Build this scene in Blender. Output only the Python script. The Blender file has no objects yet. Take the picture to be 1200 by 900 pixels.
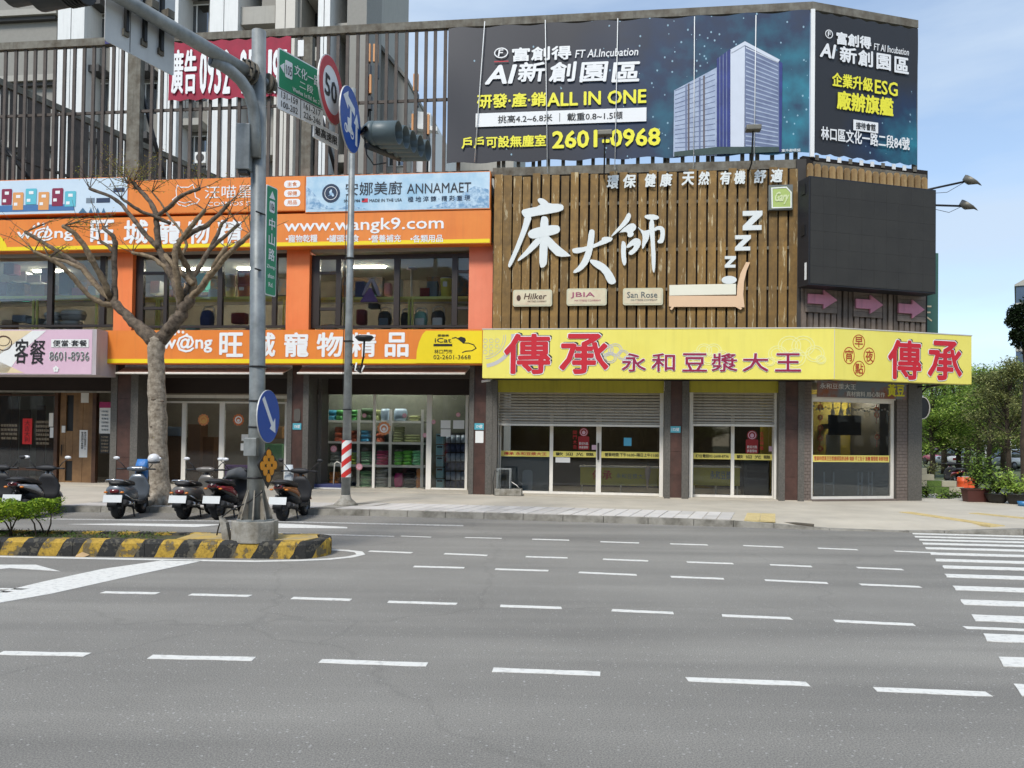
import bpy, bmesh, math, random
from mathutils import Vector, Matrix
R = math.radians
random.seed(7)
scene = bpy.context.scene
COL = scene.collection
FPX = 900.0            # focal length in pixels of the 1200 px wide photograph
CAMH = 1.7
PITCH, ROLL = R(1.0), 0.013
PROW = 499.3           # row of the optical axis
CAMROT = Matrix.Rotation(R(90) + PITCH, 3, 'X') @ Matrix.Rotation(ROLL, 3, 'Z')
cd = bpy.data.cameras.new('camera')
cam = bpy.data.objects.new('camera', cd)
COL.objects.link(cam)
cam.location = (0, 0, CAMH)
cam.rotation_euler = CAMROT.to_euler()
cd.sensor_fit = 'HORIZONTAL'
cd.sensor_width = 36
cd.lens = 36 * FPX / 1200
cd.shift_y = (PROW - 450) / 1200
cd.clip_start = 0.05
cd.clip_end = 3000
scene.camera = cam
world = bpy.data.worlds.new("World")
scene.world = world
world.use_nodes = True
wn, wl = world.node_tree.nodes, world.node_tree.links
wn.clear()
SUN_EL, SUN_AZ = R(50), R(205)       # azimuth measured clockwise from +Y: behind the camera, to the left
wo = wn.new('ShaderNodeOutputWorld'); bg = wn.new('ShaderNodeBackground')
sky = wn.new('ShaderNodeTexSky'); sky.sky_type = 'NISHITA'; sky.sun_disc = False
sky.sun_elevation = SUN_EL; sky.sun_rotation = SUN_AZ
sky.air_density = 1.1; sky.dust_density = 0.2; sky.ozone_density = 2.0
bg.inputs['Strength'].default_value = 0.14
tc = wn.new('ShaderNodeTexCoord'); mp = wn.new('ShaderNodeMapping')
mp.inputs['Scale'].default_value = (1.0, 1.0, 4.5)
mp.inputs['Location'].default_value = (0.3, 1.1, 0.2)
n1 = wn.new('ShaderNodeTexNoise'); n1.inputs['Scale'].default_value = 1.6
n1.inputs['Detail'].default_value = 7; n1.inputs['Roughness'].default_value = 0.55
cr = wn.new('ShaderNodeValToRGB')
cr.color_ramp.elements[0].position = 0.42; cr.color_ramp.elements[0].color = (0.30, 0.30, 0.30, 1)
cr.color_ramp.elements[1].position = 0.64; cr.color_ramp.elements[1].color = (0.88, 0.88, 0.88, 1)
mixw = wn.new('ShaderNodeMix'); mixw.data_type = 'RGBA'
mixw.inputs['B'].default_value = (3.3, 4.0, 4.9, 1)      # bright thin cloud in the sky's own physical scale
wl.new(tc.outputs['Generated'], mp.inputs['Vector']); wl.new(mp.outputs[0], n1.inputs['Vector'])
wl.new(n1.outputs[0], cr.inputs[0]); wl.new(cr.outputs[0], mixw.inputs['Factor'])
wl.new(sky.outputs[0], mixw.inputs['A']); wl.new(mixw.outputs['Result'], bg.inputs[0]); wl.new(bg.outputs[0], wo.inputs[0])
sd = bpy.data.lights.new('sun', 'SUN'); sd.energy = 2.4; sd.angle = R(14); sd.color = (1.0, 0.96, 0.9)
sun = bpy.data.objects.new('sun', sd); COL.objects.link(sun)
dirv = Vector((math.sin(SUN_AZ) * math.cos(SUN_EL), math.cos(SUN_AZ) * math.cos(SUN_EL), math.sin(SUN_EL)))
sun.rotation_euler = dirv.to_track_quat('Z', 'Y').to_euler()
sun.location = dirv * 60
scene.view_settings.view_transform = 'Standard'
scene.view_settings.look = 'None'
scene.view_settings.exposure = 0.48
scene.view_settings.gamma = 1.0
scene.render.resolution_x, scene.render.resolution_y = 1024, 768
scene.render.engine = 'CYCLES'
scene.cycles.max_bounces = 6
scene.cycles.transparent_max_bounces = 12
scene.cycles.caustics_reflective = False
scene.cycles.caustics_refractive = False
def ray(px, py):
 return CAMROT @ Vector(((px - 600) / FPX, -(py - PROW) / FPX, -1))
CAMP = Vector((0, 0, CAMH))
def ground(px, py, z=0.0):
 d = ray(px, py); t = (z - CAMH) / d.z
 return CAMP + d * t
def depth(px, py, y):
 d = ray(px, py)
 return CAMP + d * (y / d.y)
class Frame:
 """a place in the world with its own directions: x along a front, y into it, z up"""
 def __init__(s, origin, ang):
  s.o = Vector((origin[0], origin[1], 0)); s.ang = ang
  s.M = Matrix.Translation(s.o) @ Matrix.Rotation(ang, 4, 'Z'); s.I = s.M.inverted()
  s.R3 = s.I.to_3x3()
 def at(s, px, py, y=0.0):
  c = s.I @ CAMP; d = s.R3 @ ray(px, py); t = (y - c.y) / d.y
  p = c + d * t
  return p.x, p.z
 def X(s, px, py, y=0.0): return s.at(px, py, y)[0]
 def Z(s, px, py, y=0.0): return s.at(px, py, y)[1]
 def rect(s, x0, y0, x1, y1, y=0.0):
  ym, xm = (y0 + y1) / 2, (x0 + x1) / 2
  return s.X(x0, ym, y), s.X(x1, ym, y), s.Z(xm, y1, y), s.Z(xm, y0, y)
 def loc(s, w):
  return s.I @ Vector(w)
W0 = Frame((0, 0), 0)
def lin(c):
 c = c / 255.0
 return c / 12.92 if c <= 0.04045 else ((c + 0.055) / 1.055) ** 2.4
MATS = {}
def mat(name, rgb, rough=0.6, metal=0.0, var=0.12, scale=3.0, bump=0.0, bscale=60.0, streak=0.0, rgb2=None,
  emit=0.0, spec=0.5, coat=0.0, thresh=None):
 if name in MATS: return MATS[name]
 m = bpy.data.materials.new(name); m.use_nodes = True
 nt = m.node_tree; N, L = nt.nodes, nt.links
 b = N['Principled BSDF']
 c1 = tuple(lin(v) for v in rgb)
 c2 = tuple(lin(v) for v in rgb2) if rgb2 else tuple(v * (1 - var) for v in c1)
 b.inputs['Roughness'].default_value = rough; b.inputs['Metallic'].default_value = metal
 b.inputs['Specular IOR Level'].default_value = spec
 b.inputs['Coat Weight'].default_value = coat
 tcn = N.new('ShaderNodeTexCoord')
 if var > 0 or rgb2:
  no = N.new('ShaderNodeTexNoise'); no.inputs['Scale'].default_value = scale; no.inputs['Detail'].default_value = 6
  no.inputs['Roughness'].default_value = 0.65
  L.new(tcn.outputs['Object'], no.inputs['Vector'])
  rp = N.new('ShaderNodeValToRGB'); a, bb = thresh or (0.35, 0.7)
  rp.color_ramp.elements[0].position = a; rp.color_ramp.elements[1].position = bb
  L.new(no.outputs[0], rp.inputs[0])
  mx = N.new('ShaderNodeMix'); mx.data_type = 'RGBA'
  mx.inputs['A'].default_value = (*c1, 1); mx.inputs['B'].default_value = (*c2, 1)
  L.new(rp.outputs[0], mx.inputs['Factor']); out = mx.outputs['Result']
  if streak > 0:
   mpn = N.new('ShaderNodeMapping'); mpn.inputs['Scale'].default_value = (9, 9, 0.7)
   ns = N.new('ShaderNodeTexNoise'); ns.inputs['Scale'].default_value = 1.0; ns.inputs['Detail'].default_value = 5
   L.new(tcn.outputs['Object'], mpn.inputs[0]); L.new(mpn.outputs[0], ns.inputs['Vector'])
   r2 = N.new('ShaderNodeValToRGB'); r2.color_ramp.elements[0].position = 0.5; r2.color_ramp.elements[1].position = 0.72
   r2.color_ramp.elements[1].color = (streak, streak, streak, 1)
   L.new(ns.outputs[0], r2.inputs[0])
   m2 = N.new('ShaderNodeMix'); m2.data_type = 'RGBA'; m2.inputs['B'].default_value = (0.05, 0.045, 0.035, 1)
   L.new(r2.outputs[0], m2.inputs['Factor']); L.new(out, m2.inputs['A']); out = m2.outputs['Result']
  L.new(out, b.inputs['Base Color'])
  if emit: L.new(out, b.inputs['Emission Color'])
 else:
  b.inputs['Base Color'].default_value = (*c1, 1)
  b.inputs['Emission Color'].default_value = (*c1, 1)
 b.inputs['Emission Strength'].default_value = emit
 if bump > 0:
  nb = N.new('ShaderNodeTexNoise'); nb.inputs['Scale'].default_value = bscale; nb.inputs['Detail'].default_value = 4
  L.new(tcn.outputs['Object'], nb.inputs['Vector'])
  bp = N.new('ShaderNodeBump'); bp.inputs['Strength'].default_value = bump; bp.inputs['Distance'].default_value = 0.02
  L.new(nb.outputs[0], bp.inputs['Height']); L.new(bp.outputs[0], b.inputs['Normal'])
 MATS[name] = m
 return m
def glass_mat(name, tint=(0.75, 0.78, 0.78), refl=0.10, rough=0.02):
 if name in MATS: return MATS[name]
 m = bpy.data.materials.new(name); m.use_nodes = True
 N, L = m.node_tree.nodes, m.node_tree.links
 N.clear(); o = N.new('ShaderNodeOutputMaterial'); mx = N.new('ShaderNodeMixShader')
 t = N.new('ShaderNodeBsdfTransparent'); t.inputs[0].default_value = (*tint, 1)
 g = N.new('ShaderNodeBsdfGlossy'); g.inputs['Roughness'].default_value = rough
 lw = N.new('ShaderNodeFresnel'); lw.inputs[0].default_value = 1.45
 ad = N.new('ShaderNodeMath'); ad.operation = 'MULTIPLY_ADD'; ad.inputs[1].default_value = 1.0; ad.inputs[2].default_value = refl * 0.5
 L.new(lw.outputs[0], ad.inputs[0]); L.new(ad.outputs[0], mx.inputs[0])
 L.new(t.outputs[0], mx.inputs[1]); L.new(g.outputs[0], mx.inputs[2]); L.new(mx.outputs[0], o.inputs[0])
 MATS[name] = m
 return m
class MB:
 def __init__(s): s.v = []; s.f = []; s.sm = []
 def add(s, vs, fs, smooth=False):
  o = len(s.v); s.v += [tuple(v) for v in vs]
  s.f += [tuple(i + o for i in f) for f in fs]; s.sm += [smooth] * len(fs)
  return s
 def box(s, x0, x1, y0, y1, z0, z1):
  if x0 > x1: x0, x1 = x1, x0
  if y0 > y1: y0, y1 = y1, y0
  if z0 > z1: z0, z1 = z1, z0
  return s.add([(x0,y0,z0),(x1,y0,z0),(x1,y1,z0),(x0,y1,z0),(x0,y0,z1),(x1,y0,z1),(x1,y1,z1),(x0,y1,z1)],
                     [(0,3,2,1),(4,5,6,7),(0,1,5,4),(1,2,6,5),(2,3,7,6),(3,0,4,7)])
 def rbox(s, x0, x1, y0, y1, z0, z1, r):
  """box with rounded corners in the x-z plane"""
  pts = []
  for cx, cz, a0 in ((x1-r, z1-r, 0), (x0+r, z1-r, 90), (x0+r, z0+r, 180), (x1-r, z0+r, 270)):
   for k in range(5):
    a = R(a0 + k * 22.5); pts.append((cx + r*math.cos(a), cz + r*math.sin(a)))
  return s.prism(pts, y0, y1)
 def prism(s, pts, y0, y1):
  """outline in x-z, from y0 (front, towards the street) to y1"""
  if y0 > y1: y0, y1 = y1, y0
  a = sum(pts[i][0]*pts[(i+1) % len(pts)][1] - pts[(i+1) % len(pts)][0]*pts[i][1] for i in range(len(pts)))
  if a < 0: pts = pts[::-1]
  n = len(pts)
  return s.add([(x, y0, z) for x, z in pts] + [(x, y1, z) for x, z in pts],
                     [tuple(range(n)), tuple(range(2*n-1, n-1, -1))] + [(i, i+n, (i+1) % n + n, (i+1) % n) for i in range(n)])
 def plan(s, pts, z0, z1):
  """outline in x-y, from z0 to z1"""
  a = sum(pts[i][0]*pts[(i+1) % len(pts)][1] - pts[(i+1) % len(pts)][0]*pts[i][1] for i in range(len(pts)))
  if a < 0: pts = pts[::-1]
  n = len(pts)
  return s.add([(x, y, z0) for x, y in pts] + [(x, y, z1) for x, y in pts],
                     [tuple(range(n-1, -1, -1)), tuple(range(n, 2*n))] + [(i, (i+1) % n, (i+1) % n + n, i+n) for i in range(n)])
 def disc(s, cx, cz, rx, rz, y0, y1, n=20):
  return s.prism([(cx + rx*math.cos(2*math.pi*i/n), cz + rz*math.sin(2*math.pi*i/n)) for i in range(n)], y0, y1)
 def ring(s, cx, cz, rx, rz, t, y0, y1, n=24):
  vs = []; fs = []
  for i in range(n):
   a = 2*math.pi*i/n; c, d = math.cos(a), math.sin(a)
   for q, y in ((1, y0), (0, y0), (0, y1), (1, y1)):
    vs.append((cx + (rx - (0 if q else t))*c, y, cz + (rz - (0 if q else t))*d))
  for i in range(n):
   a, b = 4*i, 4*((i+1) % n)
   for k in range(4): fs.append((a+k, a+(k+1) % 4, b+(k+1) % 4, b+k))
  return s.add(vs, fs)
 def tube(s, pts, rad, n=8, cap=True, smooth=True):
  pts = [Vector(p) for p in pts]
  if not isinstance(rad, (list, tuple)): rad = [rad]*len(pts)
  vs = []; fs = []; up = None
  for i, p in enumerate(pts):
   d = (pts[min(i+1, len(pts)-1)] - pts[max(i-1, 0)])
   d = d.normalized() if d.length > 1e-9 else Vector((0, 0, 1))
   if up is None:
    up = d.orthogonal().normalized() if abs(d.z) < 0.99 else Vector((1, 0, 0))
    if abs(d.z) < 0.9: up = Vector((0, 0, 1))
   u = (up - d*up.dot(d)).normalized(); up = u; w = d.cross(u)
   for k in range(n):
    a = 2*math.pi*(k+0.5)/n
    vs.append(p + (u*math.cos(a) + w*math.sin(a))*rad[i])
  for i in range(len(pts)-1):
   for k in range(n): fs.append((i*n+k, i*n+(k+1) % n, (i+1)*n+(k+1) % n, (i+1)*n+k))
  s.add(vs, fs, smooth)
  if cap:
   o = len(s.v) - len(vs)
   s.f += [tuple(o+k for k in range(n-1, -1, -1)), tuple(o+(len(pts)-1)*n+k for k in range(n))]; s.sm += [False]*2
  return s
 def loft(s, secs, n=12, smooth=True, pw=2.4):
  """sections (centre, u half-axis, v half-axis): superellipses joined into a skin"""
  vs = []; fs = []
  for c, u, v in secs:
   c, u, v = Vector(c), Vector(u), Vector(v)
   for k in range(n):
    a = 2*math.pi*k/n; ca, sa = math.cos(a), math.sin(a)
    vs.append(c + u*math.copysign(abs(ca)**(2/pw), ca) + v*math.copysign(abs(sa)**(2/pw), sa))
  for i in range(len(secs)-1):
   for k in range(n): fs.append((i*n+k, i*n+(k+1) % n, (i+1)*n+(k+1) % n, (i+1)*n+k))
  fs += [tuple(range(n-1, -1, -1)), tuple((len(secs)-1)*n+k for k in range(n))]
  return s.add(vs, fs, smooth)
 def ball(s, c, r, nu=10, nv=6, smooth=True):
  rx, ry, rz = r if isinstance(r, (tuple, list)) else (r, r, r)
  vs = [(c[0], c[1], c[2]-rz)]; fs = []
  for j in range(1, nv):
   t = math.pi*j/nv - math.pi/2
   for i in range(nu):
    a = 2*math.pi*i/nu
    vs.append((c[0]+rx*math.cos(t)*math.cos(a), c[1]+ry*math.cos(t)*math.sin(a), c[2]+rz*math.sin(t)))
  vs.append((c[0], c[1], c[2]+rz)); top = len(vs)-1
  for i in range(nu):
   fs.append((0, 1+(i+1) % nu, 1+i)); fs.append((top, top-nu+i, top-nu+(i+1) % nu))
  for j in range(nv-2):
   for i in range(nu):
    a, b = 1+j*nu, 1+(j+1)*nu
    fs.append((a+i, a+(i+1) % nu, b+(i+1) % nu, b+i))
  return s.add(vs, fs, smooth)
 def wheel(s, c, r, w, axis=(0, 1, 0), n=20, prof=None):
  """lathe about an axis: prof = list of (radius, along)"""
  ax = Vector(axis).normalized(); u = ax.orthogonal().normalized(); v = ax.cross(u); c = Vector(c)
  prof = prof or [(0, -w/2), (r*0.96, -w/2), (r, -w*0.3), (r, w*0.3), (r*0.96, w/2), (0, w/2)]
  vs = []; fs = []
  for q, h in prof:
   for k in range(n):
    a = 2*math.pi*k/n; vs.append(c + ax*h + (u*math.cos(a) + v*math.sin(a))*max(q, 1e-4))
  for i in range(len(prof)-1):
   for k in range(n): fs.append((i*n+k, (i+1)*n+k, (i+1)*n+(k+1) % n, i*n+(k+1) % n))
  return s.add(vs, fs, True)
 def xf(s, M):
  s.v = [tuple(M @ Vector(v)) for v in s.v]; return s
 def mesh(s, name, off=(0, 0, 0), bevel=0.0):
  me = bpy.data.meshes.new(name)
  o = Vector(off)
  me.from_pydata([tuple(Vector(v) - o) for v in s.v], [], s.f)
  me.polygons.foreach_set('use_smooth', s.sm)
  if bevel:
   bm = bmesh.new(); bm.from_mesh(me)
   ed = [e for e in bm.edges if len(e.link_faces) == 2 and e.calc_face_angle(0) > R(40)]
   bmesh.ops.bevel(bm, geom=ed, offset=bevel, segments=2, affect='EDGES', profile=0.6, clamp_overlap=True)
   bm.to_mesh(me); bm.free()
  me.update()
  return me
OFF = {}
def thing(name, label, cat, fr=W0, base=(0, 0, 0), group=None):
 o = bpy.data.objects.new(name, None); COL.objects.link(o)
 o.empty_display_size = 0.2
 o.matrix_world = fr.M @ Matrix.Translation(Vector(base))
 o['label'] = label; o['category'] = cat
 if group: o['group'] = group
 OFF[o.name] = Vector(base)
 return o
def part(name, mb, m, parent, bevel=0.0, label=None, stuff=False):
 """mb is written in the coordinates of the parent's frame"""
 off = OFF[parent.name]
 me = mb.mesh(name, off, bevel) if isinstance(mb, MB) else mb
 if m: me.materials.clear(); me.materials.append(m)
 o = bpy.data.objects.new(name, me); COL.objects.link(o); o.parent = parent
 OFF[o.name] = off
 if label: o['label'] = label
 if stuff: o['kind'] = 'stuff'
 return o
def piece(name, me, parent, at):
 """a copy of a shared mesh, at a place given in the parent's frame"""
 o = bpy.data.objects.new(name, me); COL.objects.link(o); o.parent = parent
 o.location = Vector(at) - OFF[parent.name]
 return o
def solo(name, mb, m, label, cat, fr=W0, base=(0, 0, 0), group=None, bevel=0.0):
 me = mb.mesh(name, base, bevel) if isinstance(mb, MB) else mb
 if m: me.materials.clear(); me.materials.append(m)
 o = bpy.data.objects.new(name, me); COL.objects.link(o)
 o.matrix_world = fr.M @ Matrix.Translation(Vector(base))
 o['label'] = label; o['category'] = cat
 if group: o['group'] = group
 OFF[o.name] = Vector(base)
 return o
def struct(name, mb, m, fr=W0, kind='structure', bevel=0.0):
 me = mb.mesh(name, (0, 0, 0), bevel); me.materials.append(m)
 o = bpy.data.objects.new(name, me); COL.objects.link(o); o.matrix_world = fr.M
 o['kind'] = kind; OFF[o.name] = Vector((0, 0, 0))
 return o
def dup(o, label=None, group=None):
 def cp(a, par):
  c = a.copy(); COL.objects.link(c)
  if par: c.parent = par
  OFF[c.name] = OFF.get(a.name, Vector((0, 0, 0)))
  for ch in list(a.children): cp(ch, c)
  return c
 c = cp(o, None)
 if label: c['label'] = label
 if group: c['group'] = group
 return c
def textmb(s, x0, x1, z0, z1, y, bold=0.0, ital=0.0, depth=0.006, space=1.0, line=1.0, res=2, heavy=0.0):
 """lettering fitted to a rectangle of a front, standing out towards the street from y"""
 if bold > 0: heavy, bold = heavy or bold*0.85, 0.0
 c = bpy.data.curves.new('t', 'FONT'); c.body = s; c.offset = bold; c.space_character = space
 c.space_line = line; c.resolution_u = res; c.align_x = 'CENTER'
 o = bpy.data.objects.new('t', c)
 me = bpy.data.meshes.new_from_object(o)
 vs = [v.co.copy() for v in me.vertices]; fs = [tuple(p.vertices) for p in me.polygons]
 bpy.data.objects.remove(o); bpy.data.curves.remove(c); bpy.data.meshes.remove(me)
 if not vs: return MB()
 for v in vs: v.x += ital*v.y
 a0, a1 = min(v.x for v in vs), max(v.x for v in vs); b0, b1 = min(v.y for v in vs), max(v.y for v in vs)
 sx, sz = (x1-x0)/(a1-a0), (z1-z0)/max(b1-b0, 1e-6)
 P = [(x0 + (v.x-a0)*sx, z0 + (v.y-b0)*sz) for v in vs]
 if heavy > 0:
  h = heavy*(z1-z0)/(s.count('\n')+1); base = P; out = MB(); ins = [(x0+h+(x-x0)*(x1-x0-2*h)/(x1-x0), z0+h+(z-z0)*(z1-z0-2*h)/(z1-z0)) for x, z in P]
  for k in range(6):
   a = 2*math.pi*k/6 + 0.26; q = [(x+h*math.cos(a), z+h*math.sin(a)) for x, z in ins]; yy = y - 0.0006*k - depth*0.5
   out.add([(x, yy, z) for x, z in q], fs)
  f = fs[0]; p = [Vector(out.v[i]) for i in f[:3]]
  if (p[1]-p[0]).cross(p[2]-p[0]).y > 0: out.f = [g[::-1] for g in out.f]
  return out
 mb = MB(); n = len(P); ec = {}
 for f in fs:
  for i in range(len(f)):
   a, b = f[i], f[(i+1) % len(f)]; ec[(a, b)] = ec.get((a, b), 0) + 1
 side = [(a, b) for (a, b) in ec if (b, a) not in ec]
 mb.add([(x, y-depth, z) for x, z in P] + [(x, y, z) for x, z in P], list(fs) + [(a, a+n, b+n, b) for a, b in side])
 if fs:
  f = fs[0]; p = [Vector((P[i][0], 0, P[i][1])) for i in f[:3]]
  if (p[1]-p[0]).cross(p[2]-p[0]).y > 0: mb.f = [g[::-1] for g in mb.f]
 return mb
def text(s, fr, box, y, m, parent, bold=0.0, ital=0.0, depth=0.006, space=1.0, line=1.0, name='lettering', res=2, heavy=0.0):
 """box in photograph pixels (left, top, right, bottom) on the plane y of the frame"""
 x0, x1, z0, z1 = fr.rect(*box, y)
 return part(name, textmb(s, x0, x1, z0, z1, y, bold, ital, depth, space, line, res, heavy), m, parent)
# ================================================================= frames of this place
KZ = 0.13                                       # height of the pavement above the road
A = Frame(ground(572, 579.5, KZ), R(-6.6))      # the long front: column faces stand on y = 0
_cx = A.X(952, 588.5, 0)
CO = A.M @ Vector((_cx, 0, 0))
C = Frame(CO, R(14.4))                          # the corner front, turning away to the right
GAP = 0.004
# ================================================================= ground
def road_material():
 m = mat('asphalt', (139, 136, 130), rough=0.92, var=0.24, scale=0.22, bump=0.22, bscale=140)
 N, L = m.node_tree.nodes, m.node_tree.links
 b = N['Principled BSDF']; src = b.inputs['Base Color'].links[0].from_socket
 t = [n for n in N if n.type == 'TEX_COORD'][0]
 sp = N.new('ShaderNodeTexNoise'); sp.inputs['Scale'].default_value = 95; sp.inputs['Detail'].default_value = 3; sp.inputs['Roughness'].default_value = 0.8
 L.new(t.outputs['Object'], sp.inputs['Vector'])
 r = N.new('ShaderNodeValToRGB'); e = r.color_ramp.elements
 e[0].position = 0.36; e[0].color = (0.60, 0.60, 0.60, 1); e[1].position = 0.66; e[1].color = (1.52, 1.50, 1.45, 1)
 L.new(sp.outputs[0], r.inputs[0])
 mx = N.new('ShaderNodeMix'); mx.data_type = 'RGBA'; mx.blend_type = 'MULTIPLY'; mx.inputs['Factor'].default_value = 1
 L.new(src, mx.inputs['A']); L.new(r.outputs[0], mx.inputs['B'])
 mpn = N.new('ShaderNodeMapping'); mpn.inputs['Scale'].default_value = (0.06, 1.1, 1); mpn.inputs['Rotation'].default_value = (0, 0, R(7))
 tr = N.new('ShaderNodeTexNoise'); tr.inputs['Scale'].default_value = 1.0; tr.inputs['Detail'].default_value = 4
 L.new(t.outputs['Object'], mpn.inputs[0]); L.new(mpn.outputs[0], tr.inputs['Vector'])
 r3 = N.new('ShaderNodeValToRGB'); r3.color_ramp.elements[0].position = 0.35; r3.color_ramp.elements[0].color = (0.78, 0.78, 0.78, 1)
 r3.color_ramp.elements[1].position = 0.65; r3.color_ramp.elements[1].color = (1.08, 1.08, 1.07, 1)
 L.new(tr.outputs[0], r3.inputs[0])
 m3 = N.new('ShaderNodeMix'); m3.data_type = 'RGBA'; m3.blend_type = 'MULTIPLY'; m3.inputs['Factor'].default_value = 1
 L.new(mx.outputs['Result'], m3.inputs['A']); L.new(r3.outputs[0], m3.inputs['B'])
 vo = N.new('ShaderNodeTexVoronoi'); vo.feature = 'DISTANCE_TO_EDGE'; vo.inputs['Scale'].default_value = 0.22; vo.inputs['Randomness'].default_value = 1
 wn_ = N.new('ShaderNodeTexNoise'); wn_.inputs['Scale'].default_value = 1.5; wn_.inputs['Detail'].default_value = 5
 ad = N.new('ShaderNodeMix'); ad.data_type = 'RGBA'; ad.blend_type = 'LINEAR_LIGHT'; ad.inputs['Factor'].default_value = 0.35
 L.new(t.outputs['Object'], wn_.inputs['Vector']); L.new(t.outputs['Object'], ad.inputs['A']); L.new(wn_.outputs['Color'], ad.inputs['B'])
 L.new(ad.outputs['Result'], vo.inputs['Vector'])
 r4 = N.new('ShaderNodeValToRGB'); r4.color_ramp.elements[0].position = 0.0; r4.color_ramp.elements[0].color = (0.88, 0.88, 0.88, 1)
 r4.color_ramp.elements[1].position = 0.006; r4.color_ramp.elements[1].color = (1, 1, 1, 1)
 L.new(vo.outputs['Distance'], r4.inputs[0])
 m4 = N.new('ShaderNodeMix'); m4.data_type = 'RGBA'; m4.blend_type = 'MULTIPLY'; m4.inputs['Factor'].default_value = 1
 L.new(m3.outputs['Result'], m4.inputs['A']); L.new(r4.outputs[0], m4.inputs['B'])
 v2 = N.new('ShaderNodeTexVoronoi'); v2.inputs['Scale'].default_value = 26; L.new(t.outputs['Object'], v2.inputs['Vector'])
 sr = N.new('ShaderNodeSeparateColor'); L.new(v2.outputs['Color'], sr.inputs[0])
 g1 = N.new('ShaderNodeMath'); g1.operation = 'GREATER_THAN'; g1.inputs[1].default_value = .72; L.new(sr.outputs[0], g1.inputs[0])
 g2 = N.new('ShaderNodeMath'); g2.operation = 'LESS_THAN'; g2.inputs[1].default_value = .2; L.new(v2.outputs['Distance'], g2.inputs[0])
 g3 = N.new('ShaderNodeMath'); g3.operation = 'MULTIPLY'; L.new(g1.outputs[0], g3.inputs[0]); L.new(g2.outputs[0], g3.inputs[1])
 g4 = N.new('ShaderNodeMath'); g4.operation = 'MULTIPLY'; g4.inputs[1].default_value = .55; L.new(g3.outputs[0], g4.inputs[0])
 m5 = N.new('ShaderNodeMix'); m5.data_type = 'RGBA'; m5.inputs['B'].default_value = (.46, .45, .42, 1)
 L.new(g4.outputs[0], m5.inputs['Factor']); L.new(m4.outputs['Result'], m5.inputs['A'])
 L.new(m5.outputs['Result'], b.inputs['Base Color'])
 return m
M_road = road_material()
M_paint = mat('road_paint', (222, 220, 212), rough=0.8, var=0.0, rgb2=(176, 174, 168), scale=16, thresh=(0.5, 0.75), bump=0.3)
M_paint_old = mat('worn_road_paint', (196, 194, 188), rough=0.85, rgb2=(122, 121, 118), scale=20, thresh=(0.42, 0.66), bump=0.3)
M_pave = mat('grey_paving', (196, 187, 170), rough=0.85, var=0.22, scale=0.9, bump=0.3, bscale=40)
M_slab = mat('granite_slab', (214, 209, 202), rough=0.75, var=0.14, scale=2.2, bump=0.15)
M_slab2 = mat('granite_slab_dark', (200, 195, 188), rough=0.75, var=0.16, scale=2.2, bump=0.15)
M_kerb = mat('kerb_concrete', (150, 146, 136), rough=0.9, rgb2=(96, 92, 82), scale=2.5, thresh=(0.42, 0.7), bump=0.5, bscale=25)
M_tact = mat('tactile_yellow', (212, 192, 138), rough=0.8, var=0.25, scale=4, bump=0.2)
M_soil = mat('soil', (78, 70, 54), rough=0.95, rgb2=(70, 78, 40), scale=8, bump=0.8, bscale=30)
M_conc = mat('concrete', (158, 154, 144), rough=0.9, rgb2=(112, 106, 92), scale=5, thresh=(0.4, 0.7), bump=0.5, bscale=20, streak=0.25)
M_earth = mat('earth', (104, 106, 84), rough=0.95, rgb2=(78, 92, 52), scale=0.3, bump=0.3)
struct('ground', MB().add([(-900, -300, -0.03), (900, -300, -0.03), (900, 1400, -0.03), (-900, 1400, -0.03)], [(0, 1, 2, 3)]), M_earth)
road = struct('road', MB().add([(-160, -60, 0), (160, -60, 0), (160, 32, 0), (-160, 24, 0)], [(0, 1, 2, 3)]), M_road)
KL = [(-420, 597), (-150, 598), (60, 600), (175, 600.8), (300, 602.5), (433, 604.7), (567, 608.5), (707, 612.7), (813, 616.3), (907, 619.2),
      (972, 621.6), (1065, 624), (1107, 625), (1200, 628), (1330, 632.5), (1700, 646)]
KP = [ground(x, y, 0) for x, y in KL]
def lerp(a, b, t): return a + (b-a)*t
def kerb_h(px):
 if px < 850: return KZ
 if px < 985: return lerp(KZ, 0.025, (px-850)/135)
 if px < 1090: return 0.025
 if px < 1200: return lerp(0.025, KZ, (px-1090)/110)
 return KZ
KS = []
for i in range(len(KP)-1):
 a, b = KP[i], KP[i+1]; n = max(1, round((b-a).length/1.0))
 for k in range(n):
  t = k/n; KS.append((lerp(a, b, t), lerp(KL[i][0], KL[i+1][0], t)))
KS.append((KP[-1], KL[-1][0]))
KN = []
for i in range(len(KS)):
 d = (KS[min(i+1, len(KS)-1)][0] - KS[max(i-1, 0)][0]).normalized(); KN.append(Vector((-d.y, d.x, 0)))
walk = MB()
for i in range(len(KS)-1):
 a, b = KS[i], KS[i+1]; na, nb = KN[i], KN[i+1]; ha, hb = kerb_h(a[1]), kerb_h(b[1])
 a1, b1 = a[0]+na*0.18, b[0]+nb*0.18; a2, b2 = a[0]+na*0.95, b[0]+nb*0.95; a3, b3 = Vector((a2.x*1.0, 60, 0)), Vector((b2.x, 60, 0))
 walk.add([(a1.x, a1.y, ha-0.006), (b1.x, b1.y, hb-0.006), (b2.x, b2.y, KZ-0.004), (a2.x, a2.y, KZ-0.004), (b3.x, b3.y, KZ-0.004), (a3.x, a3.y, KZ-0.004)],
             [(0, 1, 2, 3), (3, 2, 4, 5)])
pavement = struct('pavement', walk, M_pave)
kerb = bpy.data.objects.new('kerb', None); COL.objects.link(kerb); kerb['kind'] = 'structure'; OFF['kerb'] = Vector((0, 0, 0))
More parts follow.
